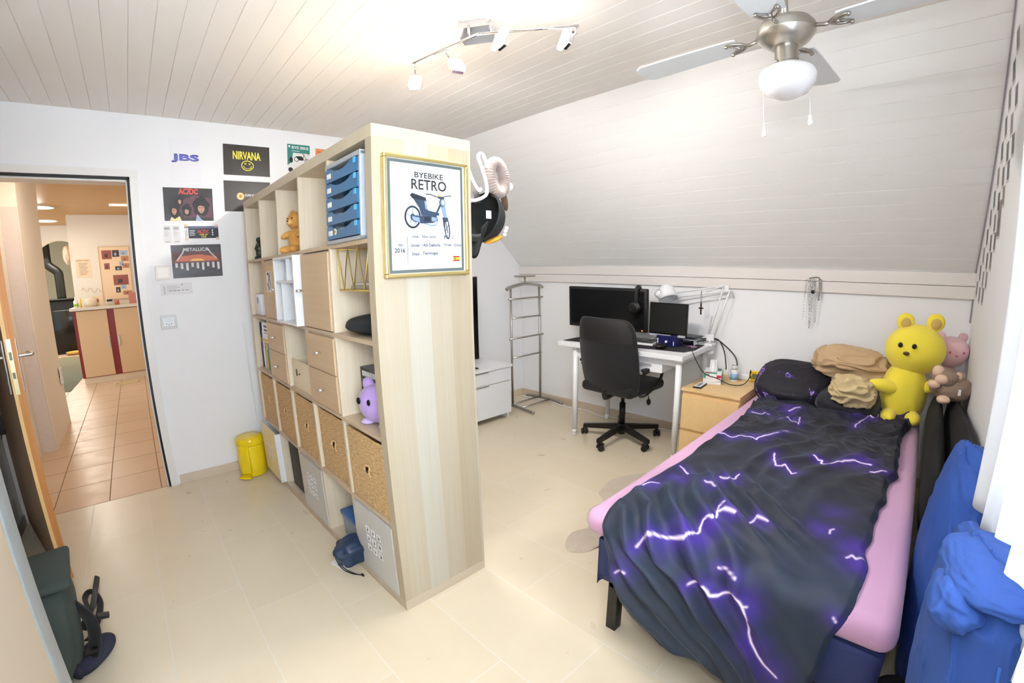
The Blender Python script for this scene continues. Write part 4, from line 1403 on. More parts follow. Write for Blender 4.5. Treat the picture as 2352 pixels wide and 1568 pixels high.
class Sheet:
    def __init__(s, x0, x1, z0, z1, mats, border=0.0):
        s.g = G(); s.x0, s.z0 = (x0 + x1) / 2, (z0 + z1) / 2
        s.w, s.h = x1 - x0, z1 - z0
        s.mats = mats
        s.k = 0
        if border:
            s.mats = list(mats) + [paper]
            s.g.box(-s.w / 2 - border, s.w / 2 + border, -0.0014, -0.0004, -s.h / 2 - border, s.h / 2 + border, mi=len(mats))
        s.g.box(-s.w / 2, s.w / 2, -0.0018, -0.0015, -s.h / 2, s.h / 2, mi=0)

    def P(s, poly, mi, k=1):
        """polygon in 0..1 sheet coordinates"""
        s.g.flat([((a - 0.5) * s.w, (b - 0.5) * s.h) for a, b in poly], (0, -0.0018 - 0.00035 * k, 0), ux, uz, mi)

    def T(s, string, a, b, w_, h_, mi, k=3, shear=0.0, bold=0.03):
        s.g.text(string, ((a - 0.5) * s.w, -0.0018 - 0.00035 * k, (b - 0.5) * s.h), ux, uz, w_ * s.w, h_ * s.h, mi, shear, bold)

    def done(s, name, label, cat, group=None):
        o = s.g.build(name, s.mats, loc=(s.x0, W, s.z0), normals=False)
        return tag(o, label, cat, group)


black_p = mat('black_poster', (44, 38, 32), 0.4, var=0.03)
yel = mat('yellow_print', (236, 218, 70), 0.5)
redp = mat('red_print_bright', (214, 76, 66), 0.5)
whp = mat('white_print', (220, 222, 224), 0.5)
s = Sheet(-0.118, 0.194, 2.049, 2.258, [black_p, yel], 0.004)
s.T('NIRVANA', 0.20, 0.52, 0.60, 0.27, 1)
rim_o = ellipse(0.51, 0.33, 0.135, 0.17, 36); rim_i = ellipse(0.51, 0.33, 0.118, 0.145, 36)
for i in range(36):
    s.P([rim_o[i], rim_o[(i + 1) % 36], rim_i[(i + 1) % 36], rim_i[i]], 1)
for q in stroke([(0.42, 0.32), (0.45, 0.25), (0.51, 0.225), (0.57, 0.25), (0.60, 0.32)], 0.014) + stroke([(0.445, 0.42), (0.485, 0.36)], 0.012) + stroke([(0.485, 0.42), (0.445, 0.36)], 0.012) + stroke([(0.535, 0.42), (0.575, 0.36)], 0.012) + stroke([(0.575, 0.42), (0.535, 0.36)], 0.012):
    s.P(q, 1)
s.P(ellipse(0.59, 0.225, 0.018, 0.03, 14), 1)
s.done('band_poster', 'black poster with yellow lettering NIRVANA and a drawn smiling face', 'poster')
s = Sheet(-0.122, 0.192, 1.802, 2.010, [black_p, mat('cream_print', (236, 220, 170), 0.5), mat('orange_print', (232, 150, 60), 0.5), whp], 0.004)
s.P(ellipse(0.345, 0.5, 0.082, 0.125, 30), 2, 1)
s.P(ellipse(0.345, 0.5, 0.070, 0.105, 30), 1, 2)
s.P(ellipse(0.345, 0.5, 0.045, 0.065, 30), 2, 3)
s.P(ellipse(0.345, 0.5, 0.012, 0.02, 16), 0, 4)
s.T("GUNS N' ROSES", 0.435, 0.50, 0.36, 0.085, 3)
s.done('band_poster', "black poster lettered GUNS N' ROSES with a small round emblem", 'poster')
s = Sheet(-0.496, -0.197, 1.738, 1.950, [mat('dark_brown_poster', (34, 26, 26), 0.4, var=0.3, scale=14), redp, mat('poster_skin', (190, 140, 118), 0.5), mat('poster_hair', (20, 15, 15), 0.5), mat('poster_mauve', (92, 56, 66), 0.5), mat('poster_cream', (224, 208, 150), 0.5), mat('poster_blue', (150, 170, 200), 0.5)], 0.004)
s.P([(0.2, 0.5), (0.6, 0.78), (0.98, 0.7), (0.98, 0.1), (0.4, 0.1)], 4, 1)
for (cx_, cy_, rx_, ry_) in ((0.20, 0.36, 0.115, 0.25), (0.32, 0.62, 0.075, 0.16), (0.45, 0.33, 0.10, 0.19), (0.75, 0.45, 0.17, 0.30)):
    s.P([(cx_ + rx_ * (1 + 0.12 * math.sin(7 * q)) * math.cos(q), cy_ + ry_ * (1 + 0.10 * math.sin(5 * q + 1)) * math.sin(q)) for q in [2 * PI * i / 30 for i in range(30)]], 3, 2)
    s.P([(cx_ + rx_ * 0.42 * math.cos(q) * (1 - 0.25 * max(0, -math.sin(q))), cy_ - ry_ * 0.28 + ry_ * 0.46 * math.sin(q)) for q in [2 * PI * i / 20 for i in range(20)]], 2, 3)
    for sx_ in (-0.17, 0.17):
        s.P(ellipse(cx_ + rx_ * sx_, cy_ - ry_ * 0.16, rx_ * 0.09, ry_ * 0.04, 8), 3, 4)
    s.P(ellipse(cx_, cy_ - ry_ * 0.52, rx_ * 0.14, ry_ * 0.035, 8), 4, 4)
    s.P([(cx_ - rx_ * 0.45, cy_ + ry_ * 0.2), (cx_ + rx_ * 0.45, cy_ + ry_ * 0.25), (cx_ + rx_ * 0.3, cy_ - ry_ * 0.02), (cx_ - rx_ * 0.1, cy_ + 0.02), (cx_ - rx_ * 0.4, cy_ - ry_ * 0.02)], 3, 4)
s.P([(0.10, 0.0), (0.14, 0.12), (0.20, 0.05), (0.30, 0.14), (0.34, 0.0)], 5, 4)
s.P([(0.62, 0.0), (0.66, 0.2), (0.74, 0.05), (0.80, 0.0)], 6, 4)
s.T('AC/DC', 0.30, 0.80, 0.40, 0.185, 1, bold=0.05)
s.done('band_poster', 'dark group portrait poster with red lettering AC/DC', 'poster')
s = Sheet(-0.474, -0.164, 1.371, 1.583, [mat('night_poster', (42, 32, 34), 0.4, var=0.1), mat('sunset_orange', (196, 106, 74), 0.5, var=0.2, scale=20), mat('sunset_gold', (240, 178, 92), 0.5), mat('grey_print_light', (206, 198, 196), 0.5), mat('dusk_brown', (96, 58, 52), 0.5, var=0.2, scale=18)], 0.004)
s.P([(0.0, 0.45), (1.0, 0.45), (1.0, 0.72), (0.6, 0.80), (0.0, 0.76)], 4, 1)
s.P([(0.05, 0.50), (0.95, 0.50), (0.88, 0.62), (0.55, 0.70), (0.2, 0.66)], 1, 2)
s.P([(0.34, 0.50), (0.66, 0.50), (0.58, 0.57), (0.42, 0.57)], 2, 3)
for k in range(9):
    xx = 0.06 + 0.105 * k
    hh_ = 0.12 + 0.05 * ((k * 7) % 3)
    s.P([(xx, 0.44 - hh_), (xx + 0.05, 0.44 - hh_), (xx + 0.05, 0.45), (xx, 0.45)], 3, 3)
s.T('METALLICA', 0.24, 0.80, 0.50, 0.11, 3, 5)
for q in stroke([(0.26, 0.90), (0.22, 0.75), (0.10, 0.53)], 0.028) + stroke([(0.72, 0.90), (0.78, 0.75), (0.90, 0.56)], 0.028):
    s.P(q, 3, 4)
s.done('band_poster', 'sunset coloured poster with white lettering METALLICA', 'poster')
s = Sheet(-0.448, -0.262, 1.985, 2.272, [mat('pale_violet_paper', (238, 237, 240), 0.7, var=0.0), mat('blue_outline', (48, 50, 130), 0.5), mat('violet_print', (104, 106, 196), 0.5)])
s.T('JBS', 0.055, 0.440, 0.90, 0.195, 1, 1, bold=0.035)
s.T('JBS', 0.085, 0.462, 0.84, 0.150, 2, 3, bold=0.035)
s.done('name_sheet', 'pale sheet with bold violet letters JBS above the dark portrait poster', 'poster')
s = Sheet(0.323, 0.492, 2.060, 2.300, [mat('pale_grey_print', (226, 224, 220), 0.6), mat('teal_print', (40, 128, 118), 0.5), ink, whp, redp])
s.P([(0, 0.74), (1, 0.74), (1, 1), (0, 1)], 1, 1)
s.P([(0, 0.35), (0.18, 0.45), (0.25, 0.74), (0, 0.74)], 1, 1)
s.T('BYE BIKE', 0.20, 0.86, 0.74, 0.085, 3)
s.P([(0.20, 0.79), (0.55, 0.79), (0.55, 0.805), (0.20, 0.805)], 3, 2)
s.P(ellipse(0.09, 0.93, 0.05, 0.035, 14), 3, 2)
for cx_, cy_ in ((0.40, 0.55), (0.86, 0.50)):
    ro, ri = ellipse(cx_, cy_, 0.11, 0.077, 24), ellipse(cx_, cy_, 0.085, 0.058, 24)
    for i in range(24):
        s.P([ro[i], ro[(i + 1) % 24], ri[(i + 1) % 24], ri[i]], 2, 2)
s.P([(0.36, 0.64), (0.62, 0.65), (0.72, 0.58), (0.70, 0.52), (0.50, 0.52), (0.42, 0.58)], 2, 3)
for q in stroke([(0.66, 0.55), (0.74, 0.70), (0.66, 0.73)], 0.02) + stroke([(0.74, 0.68), (0.86, 0.50)], 0.02):
    s.P(q, 2, 3)
s.P(ellipse(0.16, 0.52, 0.08, 0.09, 16), 2, 2); s.P(ellipse(0.13, 0.22, 0.10, 0.07, 16), 2, 2)
s.P(ellipse(0.92, 0.72, 0.03, 0.02, 10), 4, 2)
s.done('moped_flyer', 'teal and white flyer lettered BYE BIKE with a drawn moped', 'poster')
s = Sheet(0.536, 0.70, 2.14, 2.286, [mat('orange_flyer', (222, 140, 84), 0.5, var=0.1, scale=40), mat('dark_orange', (180, 92, 46), 0.5)])
s.P([(0.1, 0.8), (0.9, 0.8), (0.9, 0.86), (0.1, 0.86)], 1, 1)
s.done('orange_flyer', 'orange flyer mostly hidden behind the shelf top', 'poster')
tk = mat('ticket_paper', (226, 224, 224), 0.6, var=0.0); tg = mat('ticket_grey_ink', (150, 150, 154), 0.6)
def bars(s, a, b, w_, h_, n_, mi, k=1, vert=True):
    for i in range(n_):
        q = i / n_
        if vert:
            s.P([(a + w_ * q, b), (a + w_ * (q + 0.5 / n_), b), (a + w_ * (q + 0.5 / n_), b + h_), (a + w_ * q, b + h_)], mi, k)
        else:
            s.P([(a, b + h_ * q), (a + w_, b + h_ * q), (a + w_, b + h_ * (q + 0.5 / n_)), (a, b + h_ * (q + 0.5 / n_))], mi, k)
for k, (xa, xb) in enumerate(((-0.510, -0.463), (-0.455, -0.410))):
    s = Sheet(xa, xb, 1.598, 1.708, [tk, tg, mat('dark_grey_ink', (96, 96, 100), 0.6)])
    bars(s, 0.15, 0.76, 0.7, 0.16, 14, 2)
    for i in range(5):
        s.P([(0.15, 0.66 - 0.07 * i), (0.55 + 0.1 * (i % 3), 0.66 - 0.07 * i), (0.55 + 0.1 * (i % 3), 0.675 - 0.07 * i), (0.15, 0.675 - 0.07 * i)], 1)
    s.P([(0.2, 0.05), (0.8, 0.05), (0.8, 0.075), (0.2, 0.075)], 2)
    s.done('ticket_stub', ['narrow grey ticket stub with barcode, nearest the doorway', 'narrow grey ticket stub with barcode, beside the AC/DC ticket'][k], 'ticket')
s = Sheet(-0.383, -0.172, 1.620, 1.706, [tk, mat('ticket_navy', (44, 62, 104), 0.5), mat('ticket_black', (30, 34, 44), 0.5), redp, yel, tg, mat('tape_tan', (214, 188, 156), 0.6), whp])
s.P([(0, 0.84), (1, 0.84), (1, 0.95), (0, 0.95)], 1)
s.P([(0.11, 0.05), (1, 0.05), (1, 0.82), (0.11, 0.82)], 2)
bars(s, 0.02, 0.2, 0.06, 0.5, 12, 5, 1, False)
s.T('AC/DC', 0.38, 0.42, 0.34, 0.28, 3)
s.T('PWR UP', 0.43, 0.26, 0.24, 0.12, 4)
s.T('TOUR', 0.47, 0.10, 0.16, 0.13, 4)
for i in range(4):
    s.P([(0.14, 0.62 - 0.12 * i), (0.30 - 0.03 * (i % 2), 0.62 - 0.12 * i), (0.30, 0.66 - 0.12 * i), (0.14, 0.66 - 0.12 * i)], 7, 2)
for i in range(3):
    s.P(ellipse(0.82, 0.65 - 0.17 * i, 0.025, 0.06, 12), 7, 2)
for a, b in ((0.0, 0.9), (0.9, 0.9), (0.0, -0.08), (0.92, -0.08)):
    s.P([(a, b), (a + 0.09, b), (a + 0.09, b + 0.2), (a, b + 0.2)], 6, 4)
s.done('concert_ticket', 'dark concert ticket with red lettering AC/DC taped to the wall', 'ticket')
s = Sheet(-0.556, -0.364, 1.266, 1.340, [tk, tg, mat('dark_grey_ink', (96, 96, 100), 0.6)])
bars(s, 0.09, 0.12, 0.05, 0.7, 16, 1, 1, False)
for i in range(4):
    s.P([(0.2, 0.75 - 0.14 * i), (0.5 + 0.1 * (i % 2), 0.75 - 0.14 * i), (0.5 + 0.1 * (i % 2), 0.78 - 0.14 * i), (0.2, 0.78 - 0.14 * i)], 1)
for i in range(5):
    s.P([(0.26 + 0.13 * i, 0.34), (0.34 + 0.13 * i, 0.34), (0.34 + 0.13 * i, 0.39), (0.26 + 0.13 * i, 0.39)], 2)
s.P(ellipse(0.68, 0.86, 0.02, 0.05, 12), 2)
s.done('concert_ticket', 'pale wide ticket taped below the light switch', 'ticket')
t = thing('light_switch', 'square white light switch right of the doorway', 'switch', (-0.532, W, 1.410))
g = G(); g.box(-0.045, 0.045, -0.010, 0, -0.043, 0.043, 0.004); g.build('frame', mat('cream_switch', (230, 222, 212), 0.4, var=0.0), t)
g = G(); g.box(-0.034, 0.034, -0.013, -0.009, -0.032, 0.032, 0.003); g.build('rocker', mat('cream_rocker', (234, 226, 217), 0.35, var=0.0), t)
t = thing('room_thermostat', 'grey framed socket and thermostat plate below the tickets', 'thermostat', (-0.530, W, 1.096))
g = G(); g.box(-0.048, 0.048, -0.010, 0, -0.044, 0.044, 0.003); g.build('frame', mat('silver_frame', (196, 198, 198), 0.35), t)
g = G(); g.box(-0.034, 0.034, -0.013, -0.009, -0.030, 0.030, 0.002); g.build('plate', white_lam, t)
g = G(); g.box(-0.020, 0.020, -0.0145, -0.0125, 0.002, 0.026, 0.001); g.build('display', mat('lcd_grey', (206, 214, 218), 0.3), t)
g = G()
for k in (-0.014, 0.0, 0.014):
    g.lathe([(0.003, 0), (0.003, 0.0012), (0, 0.0012)], n=12, M=Matrix.Translation((k, -0.0128, -0.016 + (0.004 if k else -0.002))) @ Matrix.Rotation(PI / 2, 4, 'X'))
g.build('socket_holes', mat('socket_blue_grey', (70, 84, 110), 0.5), t)
# cable dropping between shelf and wall
cable('wall_cable', [(-0.06, 1.985, 1.05), (-0.055, 1.98, 0.8), (-0.05, 1.985, 0.5), (-0.045, 1.985, 0.33)], 0.004, white_metal, 'thin white cable hanging down the wall behind the shelf end')

# ------------------------------------------------------------------ yellow pedal bin
t = thing('pedal_bin', 'glossy yellow pedal bin at the far end of the shelf', 'bin', (-0.145, 1.86, 0), -2.25)
ym = mat('glossy_yellow', (232, 202, 20), 0.15, var=0.01)
R0 = 0.094
def wedge(r_, h0, h1, tilt=0.0):
    g.lathe([(0, h0), (r_ * 0.97, h0), (r_, h0 + 0.006), (r_, h1 - 0.004), (r_ * 0.985, h1), (0, h1)], n=48)
g = G(); wedge(R0, 0.004, 0.222); g.build('body', ym, t)
g = G(); g.lathe([(0, 0.224), (R0 * 1.02, 0.224), (R0 * 1.03, 0.230), (R0 * 1.02, 0.262), (R0 * 0.95, 0.274), (R0 * 0.4, 0.280), (0, 0.281)], n=48); g.build('lid', ym, t)
g = G(); g.box(R0 * 0.9, R0 * 1.12, -0.035, 0.035, 0.03, 0.235, 0.012, seg=3); g.build('pedal_housing', ym, t)
g = G(); g.prism([(R0 * 0.95, -0.030), (R0 * 1.45, -0.042), (R0 * 1.55, 0.0), (R0 * 1.45, 0.042), (R0 * 0.95, 0.030)], (0, 0, 0.012), (1, 0, 0), (0, 1, 0), (0, 0, 1), 0.012); g.build('pedal', ym, t)

# ------------------------------------------------------------------ television and its cabinet behind the shelf
t = thing('tv_cabinet', 'low white cabinet with drawer and door behind the shelf', 'cabinet', (1.33, 1.52, 0))
g = G(); g.box(-0.72, 0.70, 0.012, 0.42, 0.045, 0.468, 0.002); g.build('carcass', white_lam, t)
g = G(); g.box(-0.74, 0.715, -0.012, 0.44, 0.468, 0.490, 0.002); g.build('top_board', white_lam, t)
for xx in (-0.72, -0.01):
    g = G(); g.box(xx, xx + 0.705, -0.006, 0.012, 0.350, 0.464, 0.002); f_ = g.build('drawer_front', white_lam, t)
    g = G(); g.box(xx + 0.25, xx + 0.45, -0.010, -0.006, 0.455, 0.462, 0.001); g.build('pull', nickel, f_)
    g = G(); g.box(xx, xx + 0.705, -0.006, 0.012, 0.050, 0.344, 0.002); f_ = g.build('cabinet_door', white_lam, t)
    g = G(); g.box(xx + 0.25, xx + 0.45, -0.010, -0.006, 0.335, 0.342, 0.001); g.build('pull', nickel, f_)
for xx in (-0.70, 0.66):
    g = G(); g.box(xx, xx + 0.03, 0.02, 0.40, 0.0, 0.045, 0.002); g.build('foot', white_lam, t)
t = thing('television', 'flat black television seen edge-on beside the shelf panel', 'television', (1.20, 1.68, 0.490))
g = G(); g.box(-0.55, 0.598, -0.020, 0.020, 0.06, 0.770, 0.004); g.build('housing', black_plastic, t)
g = G(); g.box(-0.54, 0.588, -0.0215, -0.0199, 0.07, 0.760, 0.0); g.build('screen', black_gloss, t)
for xx in (-0.40, 0.50):
    g = G(); g.box(xx - 0.012, xx + 0.012, -0.11, 0.11, 0.0, 0.010, 0.002); g.box(xx - 0.01, xx + 0.01, -0.01, 0.01, 0.008, 0.065, 0.002); g.build('foot', black_plastic, t)

# ------------------------------------------------------------------ valet stand
t = thing('valet_stand', 'brushed steel clothes valet stand in the far corner', 'valet stand', (2.405, 1.69, 0))
px0, px1 = -0.195, 0.185
for xx in (px0, px1):
    g = G(); g.tube([(xx, 0.0, 0.03), (xx, 0.0, 1.135)], 0.010, 12); g.build('upright', steel, t)
g = G()
g.tube(spline([(px0 - 0.05, 0, 1.125), (px0, 0, 1.145), (0, 0, 1.170), (px1, 0, 1.150), (px1 + 0.05, 0, 1.130)], 6), 0.016, 14, flat=0.8)
g.build('hanger_bar', steel, t)
g = G(); g.tube([(-0.005, 0, 1.16), (-0.005, 0, 1.235)], 0.008, 12); g.box(-0.105, 0.095, -0.045, 0.045, 1.235, 1.252, 0.006); g.build('tray', steel, t)
for z_, w_ in ((1.036, 1), (0.857, 0), (0.670, 1), (0.492, 0)):
    g = G(); e_ = 0.035 if w_ else 0.0
    g.tube([(px0 - e_, -0.012, z_), (px1 + e_, -0.012, z_)], 0.008, 12)
    g.build('rung', steel, t)
for xx in (px0 - 0.01, px1 + 0.01):
    g = G(); g.tube(spline([(xx, -0.285, 0.014), (xx, -0.16, 0.028), (xx, 0.0, 0.034), (xx, 0.12, 0.028), (xx, 0.20, 0.014)], 5), 0.0135, 12); g.build('base_runner', steel, t)
for yy in (-0.12, 0.03):
    g = G(); g.tube([(px0, yy, 0.030), (px1, yy, 0.030)], 0.009, 12); g.build('base_rung', steel, t)

# ------------------------------------------------------------------ ceiling fan
t = thing('ceiling_fan', 'steel ceiling fan with white blades and opal globe light', 'ceiling fan', (1.06, -0.972, HC), 0.0)
g = G(); g.cyl((0, 0, 0), (0, 0, -0.03), 0.055, 0.06, 32); g.cyl((0, 0, -0.02), (0, 0, -0.18), 0.012, n=16); g.build('mounting_rod', nickel, t)
g = G(); g.lathe([(0, -0.178), (0.035, -0.178), (0.088, -0.182), (0.0885, -0.184), (0.094, -0.190), (0.0945, -0.192), (0.100, -0.197), (0.1005, -0.199), (0.1005, -0.222), (0.100, -0.224), (0.082, -0.246), (0.052, -0.266), (0.050, -0.267), (0, -0.267)], n=48); g.build('motor_housing', nickel, t)
g = G(); g.lathe([(0.040, -0.262), (0.0405, -0.264), (0.0405, -0.322), (0.041, -0.324), (0.048, -0.328), (0.0485, -0.330), (0.0485, -0.340), (0, -0.340)], n=36)
for k in range(3):
    a = k * 2.1 + 0.4
    g.ball((0.045 * math.cos(a), 0.045 * math.sin(a), -0.322), 0.006, 10, 8)
g.build('light_fitting', nickel, t)
g = G(); g.lathe([(0.046, -0.338), (0.075, -0.342), (0.094, -0.357), (0.099, -0.376), (0.093, -0.401), (0.072, -0.428), (0.040, -0.444), (0, -0.449)], n=48)
og = NG('opal_glass'); og.set(lin((246, 244, 244)), 0.12); og.b.inputs['Subsurface Weight'].default_value = 0.3; og.b.inputs['Subsurface Radius'].default_value = (0.02, 0.02, 0.02)
g.build('glass_globe', og.m, t)
blade_m = mat('white_fan_blade', (226, 230, 232), 0.35, var=0.01)
zb_ = -0.212
for k, a in enumerate((1.545, -0.045, -1.600, 3.10)):
    Mr = Matrix.Rotation(a, 4, 'Z') @ Matrix.Rotation(0.20, 4, 'X')
    g = G()
    pr = [(0.17, -0.050), (0.20, -0.056), (0.57, -0.068), (0.592, -0.052), (0.600, 0.0), (0.592, 0.052), (0.57, 0.068), (0.20, 0.056), (0.17, 0.050)]
    pr = [(x, y) for x, y in pr]
    V = g.prism(pr, (0, 0, zb_ - 0.003), (1, 0, 0), (0, 1, 0), (0, 0, 1), 0.006)
    b = g.build('blade', blade_m, t, M=Matrix.Rotation(a, 4, 'Z') @ Matrix.Translation((0, 0, zb_)) @ Matrix.Rotation(0.06, 4, 'X') @ Matrix.Translation((0, 0, -zb_)))
    g = G()
    zz = zb_ - 0.007
    g.tube([(0.085, 0, -0.210), (0.13, 0, zz - 0.002), (0.145, 0, zz)], 0.007, 10)
    for sg in (-1, 1):
        g.tube(spline([(0.140, 0, zz), (0.158, sg * 0.022, zz), (0.185, sg * 0.036, zz), (0.205, sg * 0.036, zz)], 6), 0.0055, 8)
        g.tube(spline([(0.145, 0, zz), (0.175, sg * 0.006, zz), (0.190, sg * 0.020, zz), (0.203, sg * 0.034, zz)], 5), 0.004, 8)
        g.ball((0.207, sg * 0.036, zz - 0.003), 0.008, 12, 8)
    g.ball((0.17, 0, zz - 0.002), 0.008, 12, 8)
    g.build('blade_bracket', steel, b)
for k, (xx, yy, z1_) in enumerate(((-0.045, 0.036, -0.560), (0.022, -0.038, -0.510))):
    g = G(); g.tube(spline([(xx * 0.7, yy * 0.7, -0.335), (xx * 1.7, yy * 1.7, -0.40), (xx * 1.75, yy * 1.75, -0.45), (xx * 1.75, yy * 1.75, z1_)], 5), 0.0016, 6)
    c_ = g.build('pull_cord', white_metal, t)
    g = G(); g.lathe([(0, z1_ + 0.004), (0.004, z1_), (0.008, z1_ - 0.022), (0.0085, z1_ - 0.030), (0.005, z1_ - 0.036), (0, z1_ - 0.037)], (xx * 1.75, yy * 1.75, 0), n=16)
    g.build('cord_weight', white_metal, c_)

# ------------------------------------------------------------------ four-spot ceiling lamp
LZ = 2.300
bulb = emit('halogen_glow', (255, 240, 222), 7)
t = thing('ceiling_spotlight', 'chrome ceiling lamp with two hinged bars and four lit square spots', 'ceiling lamp', (0.55, 0.11, HC))
g = G()
Mb = Matrix.Rotation(0.62, 4, 'Z')
for v in g.box(-0.062, 0.062, -0.062, 0.062, -0.030, 0.0, 0.002, M=Mb): pass
g.box(-0.075, 0.075, -0.075, 0.075, -0.040, -0.030, 0.001, M=Mb)
g.build('base_plate', chrome, t)
P0 = Vector((0.483 - 0.55, 0.017 - 0.11, LZ - HC))
PA = Vector((0.421 - 0.55, 0.395 - 0.11, LZ - HC))
PB = Vector((0.726 - 0.55, -0.289 - 0.11, LZ - HC))
for PE in (PA, PB):
    g = G(); d_ = (PE - P0).normalized()
    g.tube([P0 - d_ * 0.005, PE + d_ * 0.012], 0.0065, 12)
    g.cyl(P0 + d_ * 0.05 + Vector((0, 0, 0.0)), P0 + d_ * 0.05 + Vector((0, 0, 0.055)), 0.006, n=12)
    g.build('bar', chrome, t)
spots = [(PA, 0.03, (0.507, 0.53, 2.262), 0.9), (P0.lerp(PA, 0.47), 0.0, (0.535, 0.235, 2.25), 1.3), (P0.lerp(PB, 0.27), 0.0, (0.545, -0.055, 2.265), -0.2), (PB, 0.0, (0.735, -0.235, 2.268), -0.5)]
for k, (pp, _, lc, az) in enumerate(spots):
    g = G()
    c0 = pp + Vector((0, 0, -0.008))
    tgt = Vector(lc) - Vector((0.55, 0.11, HC))
    g.cyl(pp, c0 + Vector((0, 0, -0.022)), 0.0045, n=10)
    g.tube(spline([c0 + Vector((0, 0, -0.02)), (c0 + Vector((0, 0, -0.02)) + tgt) / 2, tgt], 4), 0.004, 8)
    sp = g.build('spot_arm', chrome, t)
    Mh = Matrix.Translation(tgt) @ Matrix.Rotation(az, 4, 'Z') @ Matrix.Rotation(0.75 if k < 2 else 0.35, 4, 'Y')
    g = G(); g.box(0.0, 0.020, -0.030, 0.030, -0.030, 0.030, 0.004, M=Mh); g.build('lamp_housing', chrome, sp)
    g = G(); g.box(-0.024, 0.0, -0.030, 0.030, -0.045, 0.045, 0.006, M=Mh); g.build('glowing_glass', bulb, sp)
    wl = Vector((0.55, 0.11, HC)) + tgt
    lamp('spot_light', 'SPOT', wl + Vector((-0.02, 0.02, -0.065)), 20, (1.0, 0.96, 0.92), 0.03, target=wl + Vector((-0.02 + (-0.22, 0.45, 0.45, 0.5)[k], 0.02 + (0.12, 0.6, 0.1, -0.45)[k], -1.0)), spot=3.0)
# the spots also wash the ceiling around the lamp
lamp('spot_ceiling_wash', 'POINT', (0.25, 0.40, 2.10), 0.8, (1.0, 0.80, 0.58), 0.05)
lamp('spot_ceiling_wash', 'POINT', (0.66, -0.36, 2.12), 0.6, (1.0, 0.82, 0.62), 0.05)

# ------------------------------------------------------------------ desk
DA = 0.035
t = thing('desk', 'white desk with round legs under the slope, facing the knee wall', 'desk', (1.998, 0.945, 0), -PI / 2 + DA)
# local: x runs along the front edge (towards -y in the room), y runs back to the wall
DW, DD, DZ = 1.055, 0.585, 0.757
g = G(); g.box(0, DW, 0, DD, DZ - 0.034, DZ, 0.003); g.build('tabletop', white_lam, t)
for xx in (0.14, DW - 0.045):
    for yy in (0.05, DD - 0.05):
        g = G(); g.cyl((xx, yy, 0.05), (xx, yy, DZ - 0.034), 0.0215, n=28); g.cyl((xx, yy, DZ - 0.055), (xx, yy, DZ - 0.034), 0.030, n=28); g.cyl((xx, yy, 0.0), (xx, yy, 0.022), 0.017, 0.017, n=20); g.cyl((xx, yy, 0.020), (xx, yy, 0.052), 0.019, 0.019, n=24)
        g.build('leg', white_metal, t)
g = G(); g.box(0.16, DW - 0.07, 0.06, DD - 0.1, DZ - 0.085, DZ - 0.034, 0.002); g.box(0.16, DW - 0.25, 0.05, 0.062, DZ - 0.115, DZ - 0.034, 0.002); g.build('under_frame', white_lam, t)
g = G(); g.box(0.36, DW - 0.17, 0.05, 0.42, DZ - 0.145, DZ - 0.085, 0.003); g.build('drawer', white_lam, t)
g = G(); g.box(DW - 0.052, DW - 0.040, 0.08, DD - 0.08, DZ - 0.060, DZ - 0.050, 0.001); g.build('side_rail', grey_plastic, t)

# desk mat
matm = mat('black_desk_mat', (26, 24, 30), 0.85, var=0.4, scale=60, bump=0.1)
g = G(); g.prism([(2.045, 0.925), (2.175, -0.050), (2.30, -0.082), (2.535, -0.050), (2.515, 0.10), (2.42, 0.925)], (0, 0, DZ), (1, 0, 0), (0, 1, 0), (0, 0, 1), 0.003)
tag(g.build('desk_mat', matm), 'large black cloth desk mat on the white desk', 'desk mat')
zt0 = DZ + 0.003
# monitor
t = thing('monitor', 'large black monitor behind the chair on the white desk', 'monitor', (2.43, 0.775, zt0), 0.02)
g = G(); g.box(-0.018, 0.020, -0.385, 0.385, 0.062, 0.402, 0.006); g.box(0.02, 0.05, -0.20, 0.20, 0.12, 0.33, 0.012); g.build('housing', black_plastic, t)
scr = mat('dark_screen', (22, 24, 26), 0.22, var=0.02)
g = G(); g.box(-0.0195, -0.0178, -0.362, 0.362, 0.090, 0.380); g.build('screen', scr, t)
g = G(); g.box(0.0, 0.03, -0.03, 0.03, 0.0, 0.15, 0.004); g.lathe([(0, 0), (0.13, 0), (0.13, 0.008), (0.05, 0.014), (0, 0.014)], n=36); g.build('stand', black_gloss, t)
g = G(); g.box(-0.0205, -0.018, -0.352, -0.342, 0.072, 0.078); g.build('power_led', emit('orange_led', (255, 120, 60), 2.5), t)
# second screen on a blue stand
t = thing('portable_monitor', 'small black screen with dark blue base right of the large monitor', 'monitor', (2.34, 0.165, zt0), -0.02)
g = G(); g.box(-0.008, 0.010, -0.158, 0.158, 0.080, 0.312, 0.004, M=Matrix.Rotation(0.06, 4, 'Y')); g.build('housing', black_gloss, t)
g = G(); g.box(-0.0092, -0.0081, -0.150, 0.150, 0.090, 0.305, M=Matrix.Rotation(0.06, 4, 'Y')); g.build('screen', mat('black_screen', (4, 7, 4), 0.5, var=0.0), t)
g = G(); g.box(-0.035, 0.10, -0.085, 0.072, 0.0, 0.078, 0.004); g.build('base_box', mat('navy_plastic', (24, 26, 84), 0.4), t)
for q_ in ((-0.0365, -0.035, 0.055, 0.062, 0.018, 0.055), (-0.0365, -0.035, -0.075, -0.070, 0.01, 0.04), (-0.040, -0.035, -0.022, -0.004, 0.026, 0.042)):
    g = G(); g.box(*q_); g.build('port', paper, t)
g = G(); g.box(-0.030, -0.012, -0.155, -0.10, 0.072, 0.088, 0.002); g.box(-0.030, -0.012, -0.04, 0.135, 0.070, 0.082, 0.002); g.build('clamps', grey_plastic, t)
